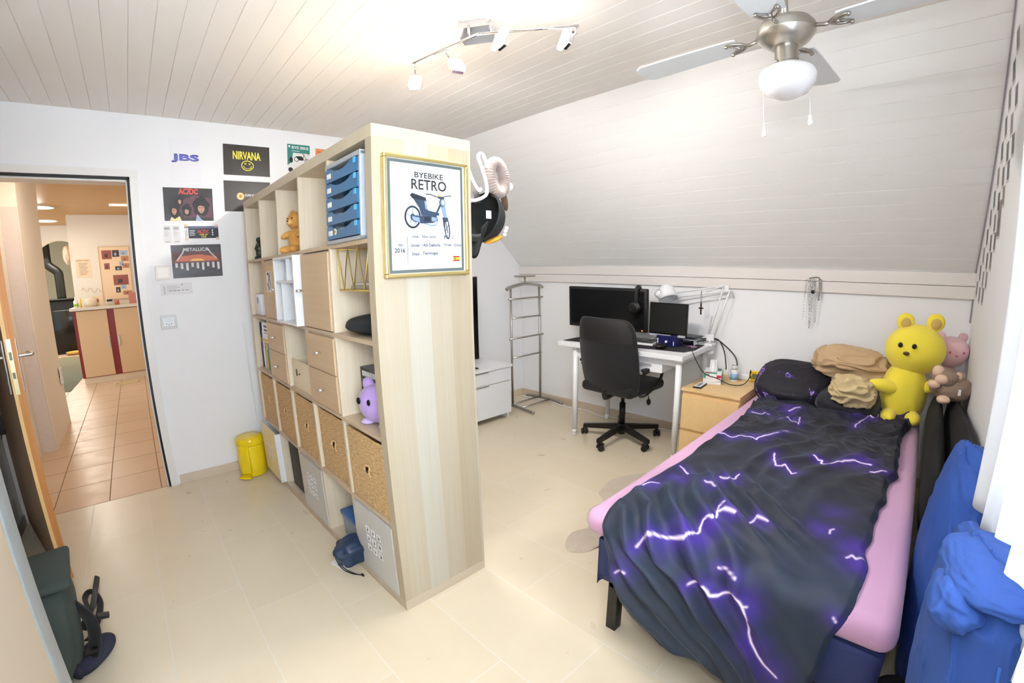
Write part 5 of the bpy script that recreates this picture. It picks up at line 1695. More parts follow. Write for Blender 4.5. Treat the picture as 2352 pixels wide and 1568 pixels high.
# headphones hanging on the monitor corner
t = thing('headphones', 'black headphones hanging over the corner of the large monitor', 'headphones', (2.405, 0.462, zt0 + 0.402))
g = G(); g.tube(spline([(-0.012, 0.008, -0.12), (-0.016, 0.004, -0.03), (-0.006, 0.0, 0.006), (0.020, -0.002, 0.014), (0.046, -0.002, 0.0), (0.05, 0.0, -0.08)], 6), 0.007, 10, flat=2.6); g.build('headband', black_plastic, t)
g = G(); g.ball((-0.030, 0.008, -0.145), (0.022, 0.050, 0.046)); g.lathe([(0.018, 0), (0.040, 0.004), (0.043, 0.014), (0.030, 0.02), (0, 0.02)], n=28, M=Matrix.Translation((-0.042, 0.008, -0.145)) @ Matrix.Rotation(-PI / 2, 4, 'Y')); g.build('ear_cup', black_plastic, t)
g = G(); g.ball((0.066, 0.004, -0.12), (0.018, 0.045, 0.042)); g.build('ear_cup', black_plastic, t)
# keyboard, mouse
t = thing('keyboard', 'silver white keyboard with dark keys in front of the monitor', 'keyboard', (2.315, 0.46, zt0), 0.06)
g = G(); g.prism([(-0.075, 0.0), (0.075, 0.0), (0.075, 0.022), (-0.070, 0.012)], (0, -0.215, 0), (1, 0, 0), (0, 0, 1), (0, 1, 0), 0.43); g.build('case', mat('silver_case', (214, 214, 210), 0.4), t)
g = G()
for i in range(5):
    for j in range(14):
        xx = -0.058 + 0.024 * i
        g.box(xx, xx + 0.020, -0.200 + 0.0285 * j, -0.175 + 0.0285 * j, 0.014 + i * 0.0015, 0.022 + i * 0.0018, 0.002)
g.build('keys', mat('dark_keys', (74, 78, 76), 0.5), t)
g = G(); g.ball((0, 0, 0.012), (0.055, 0.034, 0.020), power=0.85)
tag(g.build('computer_mouse', black_plastic, loc=(2.215, 0.150, zt0 + 0.004)), 'black computer mouse on the desk mat', 'mouse')
# white riser and books / tablets at the right end
t = thing('desk_riser', 'low white desk riser under the dark tablets by the wall', 'riser', (2.565, 0.13, DZ + 0.001))
g = G(); g.box(-0.085, 0.06, -0.125, 0.16, 0.032, 0.042, 0.002); g.box(-0.085, 0.06, -0.125, -0.117, 0, 0.032); g.box(-0.085, 0.06, 0.152, 0.16, 0, 0.032); g.box(0.05, 0.06, -0.117, 0.152, 0, 0.032); g.build('stand_body', white_lam, t)
for k, (rz_, lb_) in enumerate(((0.25, 'dark grey tablet lying lowest on the white riser'), (-0.1, 'slim dark laptop lying on top of the grey tablet'))):
    g = G(); g.box(-0.075, 0.075, -0.125, 0.115, 0, 0.009, 0.003)
    tag(g.build('tablet', [mat('slate_tablet_%d' % k, ((86, 96, 104), (52, 58, 60))[k], 0.3)], loc=(2.545, 0.12, DZ + 0.044 + 0.0095 * k), rotz=rz_), lb_, 'tablet', 'tablets on the riser')
g = G(); g.lathe([(0, 0), (0.040, 0), (0.042, 0.003), (0.036, 0.005), (0, 0.005)], n=28)
tag(g.build('pink_disc', mat('mauve_coaster', (170, 130, 166), 0.35), loc=(2.40, -0.005, zt0)), 'flat mauve disc on the right end of the desk mat', 'coaster')

# swing arm lamp -----------------------------------------------------------
t = thing('swing_arm_lamp', 'white swing arm desk lamp clamped to the desk corner', 'desk lamp', (2.56, -0.085, DZ))
g = G(); g.box(-0.035, 0.045, -0.030, 0.030, 0.0, 0.018, 0.004); g.box(-0.03, 0.03, -0.02, 0.02, -0.062, -0.045, 0.003); g.box(0.03, 0.045, -0.02, 0.02, -0.062, 0.01, 0.002)
g.cyl((0, 0, -0.095), (0, 0, -0.04), 0.005, n=10); g.cyl((0, 0, 0.018), (0, 0, 0.055), 0.009, n=14); g.build('clamp', white_metal, t)
J0 = Vector((0, 0.0, 0.060)); J1 = Vector((-0.01, -0.115, 0.432)); J2 = Vector((-0.035, 0.290, 0.362))
g = G()
off = Vector((0, 0.022, 0.010))
g.tube([J0 + off * 0.5, J1 + off], 0.0055, 8); g.tube([J0 - off, J1 - off * 1.2], 0.0055, 8)
g.box(-0.006, 0.006, -0.03, 0.03, 0.035, 0.085, 0.003)
g.build('lower_arm', white_metal, t)
g = G(); sp_ = []
for i in range(90):
    q = (J0 + off * 0.8).lerp(J0.lerp(J1, 0.38) + off * 1.6, i / 89)
    sp_.append(q + Vector((0.006 * math.cos(i * 1.2), 0.006 * math.sin(i * 1.2), 0)))
g.tube(sp_, 0.0012, 5); g.build('spring', steel, t)
g = G()
up_ = Vector((0, 0.0, 0.018))
g.tube([J1 + up_, J2 + up_ * 0.9], 0.0055, 8); g.tube([J1 - up_ * 1.2, J2 - up_], 0.0055, 8)
g.tube([J1 + up_ + Vector((-0.008, 0.01, 0)), J1.lerp(J2, 0.36) - up_ * 0.4], 0.004, 8)
g.ball(J1, 0.010, 12, 8); g.box(-0.018, -0.002, -0.135, -0.10, 0.405, 0.452, 0.004)
g.box(-0.04, -0.03, 0.275, 0.305, 0.338, 0.385, 0.004)
g.build('upper_arm', white_metal, t)
g = G()
Ms = Matrix.Translation(J2 + Vector((-0.01, 0.055, 0.000))) @ Matrix.Rotation(-0.42, 4, 'X') @ Matrix.Rotation(0.25, 4, 'Y')
g.lathe([(0.020, 0.085), (0.036, 0.078), (0.055, 0.055), (0.070, 0.015), (0.078, -0.035), (0.075, -0.035), (0.066, 0.013), (0.050, 0.05), (0.030, 0.072), (0, 0.078)], n=40, M=Ms)
g.build('lamp_shade', white_metal, t)
g = G(); g.lathe([(0.034, 0.0), (0.034, 0.03), (0.026, 0.045), (0, 0.048)], n=24, M=Matrix.Translation(J2 + Vector((-0.055, 0.085, -0.005))) @ Matrix.Rotation(-0.42, 4, 'X') @ Matrix.Rotation(-1.0, 4, 'Y'))
for k in range(10):
    a = k * PI / 5
    g.box(0.024, 0.031, -0.002, 0.002, 0.044, 0.047, mi=1, M=Matrix.Translation(J2 + Vector((-0.055, 0.085, -0.005))) @ Matrix.Rotation(-0.42, 4, 'X') @ Matrix.Rotation(-1.0, 4, 'Y') @ Matrix.Rotation(a, 4, 'Z'))
g.build('vented_cap', [white_metal, hole_m], t)
# cross pendant on the arm
t = thing('cross_pendant', 'dark wooden cross pendant hanging from the white lamp arm', 'pendant', (2.53, -0.015, 1.05))
g = G(); g.box(-0.004, 0.004, -0.005, 0.005, -0.065, 0.020, 0.001); g.box(-0.004, 0.004, -0.018, 0.018, -0.022, -0.012, 0.001); g.build('cross', mat('dark_walnut', (44, 28, 24), 0.4), t)
g = G(); g.tube(spline([(0, 0, 0.018), (0.004, 0.006, 0.060), (0, 0, 0.112), (-0.004, -0.006, 0.060), (0, 0, 0.018)], 6), 0.0013, 6); g.build('cord', mat('brown_cord', (70, 50, 40), 0.7), t)

# ------------------------------------------------------------------ office chair
t = thing('office_chair', 'black office chair on five castors in front of the desk', 'chair', (2.205, 0.455, 0), -0.05)
R5 = 0.315
for k in range(5):
    a = math.radians(39 + 72 * k)
    d_ = Vector((math.cos(a), math.sin(a), 0)); n_ = Vector((-d_.y, d_.x, 0))
    g = G()
    A_ = [d_ * 0.02 + n_ * 0.020 + Vector((0, 0, 0.085)), d_ * 0.02 - n_ * 0.020 + Vector((0, 0, 0.085)), d_ * 0.02 - n_ * 0.020 + Vector((0, 0, 0.128)), d_ * 0.02 + n_ * 0.020 + Vector((0, 0, 0.128))]
    B_ = [d_ * R5 + n_ * 0.014 + Vector((0, 0, 0.062)), d_ * R5 - n_ * 0.014 + Vector((0, 0, 0.062)), d_ * R5 - n_ * 0.014 + Vector((0, 0, 0.092)), d_ * R5 + n_ * 0.014 + Vector((0, 0, 0.092))]
    VA = [g.bm.verts.new(p) for p in A_]; VB = [g.bm.verts.new(p) for p in B_]
    for i in range(4):
        g.bm.faces.new((VA[i], VA[(i + 1) % 4], VB[(i + 1) % 4], VB[i]))
    g.bm.faces.new(VA); g.bm.faces.new(VB)
    leg = g.build('base_leg', black_metal, t)
    g = G()
    c0 = d_ * (R5 - 0.012)
    ca = a + (0.9, 2.2, -0.8, 0.5, 1.4)[k]
    h_ = Vector((math.cos(ca), math.sin(ca), 0)); n2 = Vector((-h_.y, h_.x, 0))
    wc = c0 - h_ * 0.016 + Vector((0, 0, 0.024))
    g.cyl(wc + n2 * 0.007, wc + n2 * 0.024, 0.024, 0.023, 24); g.cyl(wc - n2 * 0.024, wc - n2 * 0.007, 0.023, 0.024, 24)
    g.cyl(wc - n2 * 0.012, wc + n2 * 0.012, 0.008, n=12)
    g.cyl(c0 + Vector((0, 0, 0.03)), c0 + Vector((0, 0, 0.072)), 0.009, n=12)
    g.tube(spline([wc + h_ * 0.024 + Vector((0, 0, 0.0)), wc + h_ * 0.018 + Vector((0, 0, 0.022)), wc + Vector((0, 0, 0.030)), wc - h_ * 0.02 + Vector((0, 0, 0.018))], 4), 0.008, 8, flat=1.6)
    g.build('castor', black_plastic, leg)
g = G(); g.cyl((0, 0, 0.050), (0, 0, 0.130), 0.030, 0.032, 24); g.cyl((0, 0, 0.12), (0, 0, 0.30), 0.024, n=24); g.cyl((0, 0, 0.30), (0, 0, 0.42), 0.014, n=20); g.build('gas_lift', black_metal, t)
g = G(); g.box(-0.12, 0.10, -0.07, 0.07, 0.385, 0.412, 0.01); g.tube(spline([(-0.10, 0, 0.395), (-0.20, 0, 0.385), (-0.225, 0, 0.41), (-0.232, 0, 0.46)], 5), 0.012, 10, flat=2.2); g.build('mechanism', black_plastic, t)
g = G(); g.tube([(0.02, -0.07, 0.395), (0.05, -0.20, 0.385), (0.05, -0.205, 0.36)], 0.004, 8); g.ball((0.05, -0.205, 0.335), (0.014, 0.018, 0.026), 14, 10); g.build('tilt_lever', black_plastic, t)
g = G(); g.box(-0.235, 0.235, -0.235, 0.235, 0.412, 0.490, 0.034, seg=4); g.build('seat', black_fabric, t)
g = G()


def backf(side):
    def f(u_, v_):
        # rounded rectangle outline, slightly curved round the sitter
        y = (u_ * 2 - 1); z = v_ * 2 - 1
        hw_ = 0.268 * (1 - 0.06 * z * z) * (1 - 0.02 * z)
        # squircle rounding
        r_ = (abs(y) ** 7 + abs(z) ** 7) ** (1 / 7) if (y or z) else 0
        s_ = max(abs(y), abs(z)) / r_ if r_ > 1e-6 else 1
        yy = y * s_ * hw_; zz = 0.700 + z * s_ * 0.280
        e_ = max(abs(y), abs(z)) ** 6
        th = 0.026 * (1 - e_)
        x = -0.275 + 0.10 * (yy / 0.232) ** 2 * 0.55 - 0.045 * z * 0.9 + 0.02 * z * z
        return (x + side * th, yy, zz)
    return f


g.grid(backf(1), 33, 33); g.grid(backf(-1), 33, 33)
bmesh.ops.remove_doubles(g.bm, verts=g.bm.verts[:], dist=0.0015)
bk_ = g.build('backrest', black_fabric, t)
g = G(); g.grid(lambda u_, v_: tuple(Vector(backf(-1)(0.04 + 0.92 * u_, 0.70 + 0.285 * v_)) + Vector((-0.0012, 0, 0))), 20, 10); p_ = g.build('back_upper_panel', mat('black_faux_leather', (20, 18, 17), 0.65, var=0.1, scale=40), t)
for sg in (-1, 1):
    g = G()
    g.tube(spline([(-0.13, sg * 0.235, 0.425), (-0.10, sg * 0.275, 0.44), (0.05, sg * 0.285, 0.50), (0.10, sg * 0.285, 0.60), (0.04, sg * 0.285, 0.622), (-0.10, sg * 0.285, 0.610), (-0.16, sg * 0.285, 0.600)], 6), 0.011, 10, flat=1.3)
    g.box(-0.17, 0.09, sg * 0.285 - 0.022, sg * 0.285 + 0.022, 0.612, 0.634, 0.010)
    g.build('armrest', black_plastic, t)

# ------------------------------------------------------------------ cables around the desk
cable('floor_cable', [(2.56, 1.93, 0.006), (2.60, 1.60, 0.006), (2.56, 1.30, 0.006), (2.60, 1.10, 0.006), (2.55, 0.92, 0.006), (2.58, 0.72, 0.006), (2.45, 0.50, 0.006), (2.58, 0.36, 0.006), (2.60, 0.16, 0.02), (2.61, 0.04, 0.12), (2.62, -0.02, 0.18)], 0.005, white_metal, 'white cable running along the skirting behind the desk')
black_cable = mat('black_cable', (12, 12, 13), 0.4)
cable('power_cable', [(2.43, 0.10, zt0 + 0.06), (2.50, 0.06, zt0 + 0.05), (2.59, 0.0, zt0 + 0.035), (2.635, -0.07, 0.80), (2.63, -0.13, 0.79), (2.60, -0.185, 0.72), (2.57, -0.215, 0.64), (2.565, -0.222, 0.592)], 0.0045, black_cable, 'black cable dropping from the desk corner to the near end of the power strip')
cable('power_cable', [(2.40, 0.06, zt0 + 0.03), (2.50, 0.03, zt0 + 0.02), (2.60, -0.05, zt0 + 0.03), (2.635, -0.11, 0.795), (2.625, -0.20, 0.745), (2.605, -0.27, 0.69), (2.59, -0.295, 0.64), (2.585, -0.293, 0.603)], 0.0045, black_cable, 'black cable arching to the middle of the power strip')
cable('charging_cable', [(2.33, 0.07, zt0 + 0.045), (2.36, 0.02, zt0 + 0.012), (2.33, -0.035, zt0 + 0.006), (2.24, -0.085, zt0 + 0.004), (2.19, -0.135, 0.72), (2.20, -0.20, 0.63), (2.27, -0.27, 0.59), (2.30, -0.35, 0.555), (2.36, -0.42, 0.552), (2.46, -0.43, 0.575), (2.50, -0.425, 0.603)], 0.0032, black_cable, 'thin black cable curving from the desk edge over the bedside drawers')
cable('headset_cable', [(2.30, 0.40, zt0 + 0.03), (2.25, 0.33, zt0 + 0.03), (2.28, 0.26, zt0 + 0.035), (2.30, 0.22, zt0 + 0.075)], 0.003, black_cable, 'short black cable over the keyboard')
cable('mouse_cable', [(2.28, 0.14, zt0 + 0.03), (2.40, 0.03, zt0 + 0.06), (2.47, -0.02, zt0 + 0.03), (2.42, -0.035, zt0 + 0.006), (2.36, 0.0, zt0 + 0.006)], 0.0018, black_cable, 'thin looped black cable on the right end of the desk')

# ------------------------------------------------------------------ bedside drawers and what stands on them
NZ = 0.540
t = thing('bedside_drawers', 'birch chest of two drawers between desk and bed', 'drawers', (2.085, -0.100, 0), -PI / 2)
g = G(); g.box(0.0, 0.40, 0.006, 0.54, 0, NZ - 0.018, 0.001); g.build('carcass', birch, t)
g = G(); g.box(-0.004, 0.404, -0.012, 0.545, NZ - 0.018, NZ, 0.0012); g.build('top_board', birch, t)
for z0_, z1_ in ((0.262, 0.492), (0.020, 0.238)):
    g = G(); g.box(0.004, 0.396, -0.012, 0.006, z0_, z1_, 0.0015); g.build('drawer_front', birch, t)
t = thing('tissue_box', 'white, green and red patterned tissue box on the bedside drawers', 'tissue box', (2.385, -0.195, NZ), 0.30)
g = G()
g.box(-0.105, 0.105, -0.062, 0.062, 0, 0.072, 0.001, mi=0)
g.box(-0.1055, 0.1055, -0.0628, -0.062, 0, 0.072, mi=1)
g.box(-0.1062, -0.105, -0.03, -0.062 + 0.001, 0.046, 0.066, mi=2)
g.box(-0.1062, -0.105, 0.02, 0.052, 0.058, 0.070, mi=1)
g.box(-0.1062, -0.105, 0.045, 0.060, 0.040, 0.068, mi=1)
g.box(-0.02, 0.02, -0.0635, -0.0628, 0.018, 0.044, mi=3)
g.box(-0.10, -0.05, -0.03, 0.055, 0.072, 0.0728, mi=1); g.box(0.0, 0.09, -0.055, 0.0, 0.072, 0.0728, mi=1); g.box(-0.09, -0.06, 0.02, 0.05, 0.0728, 0.0733, mi=2)
g.build('carton', [paper, mat('sea_green_print', (84, 150, 124), 0.5), mat('crimson_print', (200, 40, 74), 0.5), mat('pale_green_print', (176, 206, 190), 0.5)], t)
g = G()
g.grid(lambda a, b: (0.045 * math.cos(2 * PI * a) * (1 - 0.55 * b) + 0.012 * math.sin(9 * a * 2 * PI) * b, 0.030 * math.sin(2 * PI * a) * (1 - 0.5 * b) + 0.01 * math.cos(7 * a * 2 * PI) * b, 0.073 + 0.075 * b), 48, 8, True)
g.build('tissue', paper, t, solid=0.001)
t = thing('pill_bottle', 'white bottle with pale blue label behind the tissue box', 'bottle', (2.475, -0.318, NZ))
g = G(); g.lathe([(0, 0), (0.026, 0), (0.028, 0.004), (0.028, 0.075), (0.024, 0.082), (0, 0.082)], n=28); g.build('body', white_lam, t)
g = G(); g.lathe([(0.0286, 0.012), (0.0286, 0.055)], n=28); g.build('label_band', mat('sky_blue_label', (140, 178, 216), 0.4), t)
g = G(); g.lathe([(0.022, 0.082), (0.022, 0.108), (0, 0.108)], n=24); g.build('cap', mat('translucent_cap', (214, 216, 216), 0.3), t)
t = thing('power_strip', 'white power strip with black plugs at the back of the drawers', 'power strip', (2.560, -0.365, NZ))
g = G(); g.box(-0.025, 0.025, -0.115, 0.115, 0, 0.045, 0.010, seg=3); g.build('housing', white_lam, t)
for yy in (0.072, -0.06 + 0.13):
    pass
for (xx, yy) in ((0.005, 0.143), (0.025, 0.072)):
    g = G(); g.lathe([(0.017, 0), (0.017, 0.008), (0.010, 0.022), (0.008, 0.03), (0.006, 0.05), (0, 0.05)], (xx * 0, min(yy, 0.09), 0.045), n=16); g.build('plug', black_plastic, t)
g = G(); g.tube(spline([(-0.024, -0.062, 0.030), (-0.05, -0.058, 0.034), (-0.058, -0.058, 0.062), (-0.052, -0.060, 0.085), (-0.045, -0.060, 0.064)], 5), 0.0035, 8); g.build('usb_plug', black_cable, t)
t = thing('digital_clock', 'yellow square digital clock beside the pillow', 'clock', (2.545, -0.452, NZ), 0.12)
g = G(); g.box(-0.012, 0.012, -0.038, 0.038, 0, 0.078, 0.008, seg=3); g.build('case', mat('yellow_clock_case', (236, 196, 30), 0.35), t)
g = G(); g.box(-0.0135, -0.0118, -0.021, 0.021, 0.020, 0.058); g.build('display', mat('olive_lcd', (110, 116, 84), 0.3), t)
for a, b in ((0, 0.069), (0, 0.009), (0.031, 0.039), (-0.031, 0.039)):
    g = G(); g.ball((-0.0125, a, b), (0.002, 0.004, 0.004), 10, 8); g.build('button', mat('brown_buttons', (150, 96, 20), 0.5), t)
g = G(); g.box(-0.07, 0.07, -0.028, 0.028, 0, 0.012, 0.003, mi=0); g.box(-0.066, 0.066, -0.024, 0.024, 0.012, 0.0132, 0.0, mi=1)
for k in range(4):
    g.box(-0.045 + 0.022 * k, -0.035 + 0.022 * k, -0.012, 0.012, 0.0132, 0.0142, mi=0)
tag(g.build('remote_control', [black_plastic, white_lam], loc=(2.185, -0.182, NZ), rotz=0.08), 'white faced remote control at the front of the bedside drawers', 'remote')

# ------------------------------------------------------------------ bed
pink = mat('pink_jersey_sheet', (204, 158, 190), 0.9, var=0.04, scale=300, bump=0.15, bscale=500, sheen=0.2)
navy_f = mat('navy_mattress_fabric', (48, 58, 104), 0.9, var=0.1, scale=200, bump=0.2, bscale=400)
BX0, BX1, BY0, BY1 = 0.50, 2.50, -1.475, -0.515     # outline of the mattress
t = thing('bed', 'single bed with black legs and navy base under the lightning duvet', 'bed', (0, 0, 0))
for xx, yy in ((0.50, -0.655), (0.50, -1.46), (2.46, -0.655), (2.46, -1.46)):
    g = G(); g.box(xx, xx + 0.042, yy, yy + 0.042, 0.0, 0.235, 0.002); g.build('leg', mat('black_bed_leg', (30, 30, 28), 0.5), t)
g = G()
g.box(0.50, 2.50, -0.655, -0.615, 0.195, 0.235, 0.002); g.box(0.50, 2.50, -1.46, -1.42, 0.195, 0.235, 0.002)
g.box(0.50, 0.54, -1.46, -0.615, 0.195, 0.235, 0.002); g.box(2.46, 2.50, -1.46, -0.615, 0.195, 0.235, 0.002)
g.build('bed_frame', black_metal, t)
g = G(); g.box(0.49, 2.50, -1.465, -0.580, 0.235, 0.400, 0.030, seg=4); g.build('box_spring', navy_f, t)
g = G()
g.box(BX0 - 0.03, BX1 + 0.02, BY0 - 0.005, BY1 + 0.008, 0.400, 0.505, 0.045, seg=5)
g.build('mattress_topper', pink, t)
# loose navy spread hanging over the foot corner
g = G()
def nav(u_, v_):
    x = 0.485 + 0.13 * u_
    y = -0.574 + 0.012 * math.sin(7 * u_) * v_
    return (x, y, 0.400 - 0.20 * v_ - 0.012 * math.sin(6 * u_) * v_)
g.grid(nav, 14, 10)
def nav2(u_, v_):
    return (0.483 + 0.008 * math.sin(9 * u_) * v_, -0.574 - 0.88 * u_, 0.400 - 0.17 * v_)
g.grid(nav2, 30, 8)
g.build('hanging_spread', navy_f, t, solid=0.004)

# ---- the duvet: a dense cloth grid; s runs from the head, over the foot edge and down
BOLTS = [[[0.45, -0.747], [0.474, -0.759], [0.483, -0.79], [0.492, -0.825], [0.497, -0.85], [0.497, -0.868], [0.497, -0.897], [0.502, -0.9], [0.511, -0.909], [0.572, -0.902], [0.591, -0.902], [0.596, -0.917], [0.586, -0.934], [0.704, -0.905], [0.704, -0.928], [0.695, -0.947], [0.681, -0.974]], [[0.704, -0.905], [0.718, -0.904], [0.723, -0.919]], [[0.384, -0.939], [0.427, -0.992], [0.398, -1.014], [0.394, -1.035], [0.436, -1.077], [0.422, -1.099], [0.408, -1.109], [0.361, -1.127], [0.309, -1.134], [0.262, -1.148], [0.243, -1.173], [0.239, -1.192], [0.234, -1.214], [0.224, -1.234]], [[0.408, -1.109], [0.408, -1.121]], [[0.713, -0.601], [0.76, -0.607], [0.779, -0.638]], [[0.972, -0.63], [0.944, -0.668], [0.92, -0.692]], [[0.906, -0.77], [0.831, -0.843]], [[0.963, -0.809], [0.92, -0.858], [1.019, -0.868]], [[1.428, -0.62], [1.461, -0.636], [1.437, -0.685], [1.47, -0.705], [1.47, -0.759], [1.447, -0.803], [1.484, -0.805], [1.517, -0.823], [1.578, -0.871]], [[1.809, -0.661], [1.814, -0.72], [1.856, -0.748]], [[1.79, -0.818], [1.842, -0.854], [1.818, -0.895], [1.729, -0.931], [1.893, -0.906]], [[1.987, -0.821], [2.02, -0.847], [2.034, -0.874]], [[1.625, -0.882], [1.635, -0.904]], [[2.049, -1.198], [2.096, -1.225], [2.072, -1.256], [2.237, -1.266]], [[1.348, -0.919], [1.282, -0.933], [1.212, -0.959], [1.231, -0.98], [1.259, -0.989], [1.221, -1.012], [1.184, -1.035], [1.202, -1.048]], [[1.395, -1.076], [1.376, -1.101], [1.386, -1.116], [1.357, -1.116], [1.357, -1.154], [1.428, -1.199], [1.461, -1.239], [1.456, -1.271], [1.419, -1.304]], [[1.353, -1.308], [1.348, -1.322], [1.386, -1.364]], [[0.789, -1.251], [0.817, -1.249], [0.831, -1.257]], [[0.69, -1.317], [0.709, -1.33], [0.695, -1.342], [0.713, -1.36]], [[0.271, -0.674], [0.328, -0.717], [0.323, -0.727]], [[0.464, -1.332], [0.46, -1.339]], [[0.681, -1.003], [0.732, -1.032], [0.713, -1.073]], [[0.474, -1.013], [0.474, -1.053], [0.469, -1.074]], [[1.842, -1.19], [1.992, -1.18], [2.049, -1.198]]]
GLOWS = [[0.521, -0.908, 1], [0.586, -0.937, 1], [0.492, -0.84, 0.6], [0.854, -0.669, 0.8], [0.756, -0.613, 0.9], [0.953, -0.843, 0.8], [1.437, -0.695, 0.9], [1.48, -0.789, 0.8], [1.475, -1.267, 0.9], [1.437, -1.234, 0.6], [0.807, -1.232, 0.8], [0.953, -1.241, 0.5], [0.756, -1.33, 0.9], [0.681, -1.347, 0.8], [0.403, -1.108, 0.9], [0.253, -1.154, 0.9], [0.239, -1.209, 0.8], [0.384, -1.038, 0.5], [1.832, -0.89, 0.7], [1.997, -0.824, 0.8], [2.204, -0.661, 0.4], [2.133, -1.165, 0.4], [2.246, -1.347, 0.4], [0.333, -0.711, 0.5]]



def interp(tab, x):
    if x <= tab[0][0]:
        return tab[0][1]
    for (a, b), (c, d) in zip(tab[:-1], tab[1:]):
        if x <= c:
            return b + (d - b) * (x - a) / (c - a)
    return tab[-1][1]


# s = x on top of the bed (down to .46), below that s = .46 - drop
LEFT = [(-0.02, -0.86), (0.10, -0.72), (0.126, -0.684), (0.19, -0.654), (0.34, -0.622), (0.46, -0.588), (0.64, -0.583), (0.82, -0.582), (1.08, -0.598), (1.41, -0.602), (1.62, -0.622), (1.79, -0.617), (2.10, -0.585), (2.45, -0.562)]
RIGHT = [(-0.02, -1.33), (0.15, -1.318), (0.25, -1.324), (0.37, -1.340), (0.58, -1.376), (0.75, -1.367), (0.95, -1.366), (1.16, -1.382), (1.28, -1.380), (1.42, -1.408), (1.84, -1.400), (2.05, -1.42), (2.30, -1.448), (2.40, -1.40), (2.45, -1.34)]
NS, NT = 520, 250
S0, S1 = 2.42, -0.02


def fold(s, y):
    """sheet height above the mattress, in metres"""
    p = Vector((s * 1.0, y * 1.0, 0.0))
    n1 = noise.noise(p * 3.1 + Vector((3.3, 1.7, 0.4)))
    n2 = noise.noise(p * 7.0 + Vector((9.1, 4.2, 2.0)))
    # long folds in the lower half, fanning from the upper left to the foot
    q = (s - 0.62) * 0.67 - (y + 1.0) * (0.73 + 0.25 * max(0.0, s - 0.7)) + 0.05 * n1
    wv = math.sin(q * 2 * PI / 0.088 + 2.4 * n1 + 0.8 * n2)
    sharp = (0.5 + 0.5 * wv) ** 1.6
    lower = max(0.0, min(1.0, (1.10 - s) / 0.40)) * max(0.12, min(1.0, (y + 1.27) / 0.28)) * max(0.35, min(1.0, (s - 0.0) / 0.30)) * max(0.25, min(1.0, (-0.60 - y) / 0.12))
    h = 0.052 * sharp * lower * (0.55 + 0.9 * max(0, n1 + 0.4))
    # creases running lengthwise across the middle
    q2 = (y + 1.0) * 1.0 + (s - 1.4) * 0.28 + 0.05 * n2
    w2 = abs(math.sin(q2 * 2 * PI / 0.26 + 3.0 * n1)) ** 3
    mid = max(0.0, 1 - abs(s - 1.35) / 0.75)
    h += 0.013 * w2 * mid
    # crumpled top end
    up = max(0.0, min(1.0, (s - 1.35) / 0.5))
    r_ = 1 - abs(noise.noise(p * 5.5 + Vector((1.5, 8.8, 0))))
    r2_ = 1 - abs(noise.noise(p * 11.0 + Vector((5.5, 2.8, 0))))
    h += up * (0.030 * r_ ** 4 + 0.014 * r2_ ** 4)
    # rumpled right hand hem
    rt = max(0.0, min(1.0, (-1.27 - y) / 0.08)) * max(0.0, min(1.0, (s - 1.1) / 0.2))
    h += rt * 0.018 * abs(math.sin(s * 45 + 4 * n2))
    h += 0.010 * n1 + 0.005 * n2
    return h


g = G()
me_v = np.zeros((NS, NT, 3)); me_b = np.zeros((NS, NT, 3)); sy = np.zeros((NS, NT, 2))
for i in range(NS):
    s = S0 + (S1 - S0) * i / (NS - 1)
    yl, yr = interp(LEFT, s), interp(RIGHT, s)
    yl += 0.010 * noise.noise(Vector((s * 9, 0.3, 0))); yr += 0.012 * noise.noise(Vector((s * 11, 7.3, 0)))
    if s < 0.20:   # scalloped lower hem: sags towards the right
        pass
    for j in range(NT):
        v_ = j / (NT - 1)
        y = yl + (yr - yl) * v_
        h = max(0.004, 0.016 + fold(s, y))
        edge = min(v_, 1 - v_)
        h *= min(1.0, 0.25 + edge / 0.03) if edge < 0.03 else 1.0
        h += 0.004
        top = 0.505
        # hem line of the hanging part: right side longer
        if s >= 0.53:
            P_ = (s, y, top + h)
        else:
            d = 0.53 - s
            r_ = 0.055
            arc = r_ * PI / 2
            if d < arc:
                a = d / r_
                cx, cz = 0.53, top - r_
                rr = r_ + h
                P_ = (cx - rr * math.sin(a), y, cz + rr * math.cos(a))
            else:
                dd = d - arc
                # hem limits
                hem = interp([(-1.34, 0.50), (-1.20, 0.46), (-1.14, 0.36), (-1.04, 0.31), (-0.86, 0.33), (-0.70, 0.345), (-0.60, 0.34)], y)
                dd = min(dd, 9) * (hem / 0.46)
                P_ = (0.53 - r_ - h - 0.05 * dd, y, top - r_ - dd)
        me_v[i, j] = P_
        me_b[i, j] = (P_[0], P_[1], top + 0.02) if s >= 0.53 else ((0.53 - (r_ + 0.02) * math.sin(a), y, cz + (r_ + 0.02) * math.cos(a)) if d < arc else (0.53 - r_ - 0.02, y, P_[2]))
        sy[i, j] = (s if s >= 0.53 else 0.53 - (0.53 - s) * 1.0, y)
me = bpy.data.meshes.new('duvet')
idx = np.arange(NS * NT).reshape(NS, NT)
faces = np.stack([idx[:-1, :-1], idx[:-1, 1:], idx[1:, 1:], idx[1:, :-1]], -1).reshape(-1, 4)
me.from_pydata([tuple(p) for p in me_v.reshape(-1, 3)], [], [tuple(int(q) for q in f) for f in faces])
me.update()
for p_ in me.polygons:
    p_.use_smooth = True

# printed pattern: storm clouds, violet glow and white lightning in the cloth, bluer towards the foot
S_, Y_ = sy[..., 0].ravel(), sy[..., 1].ravel()


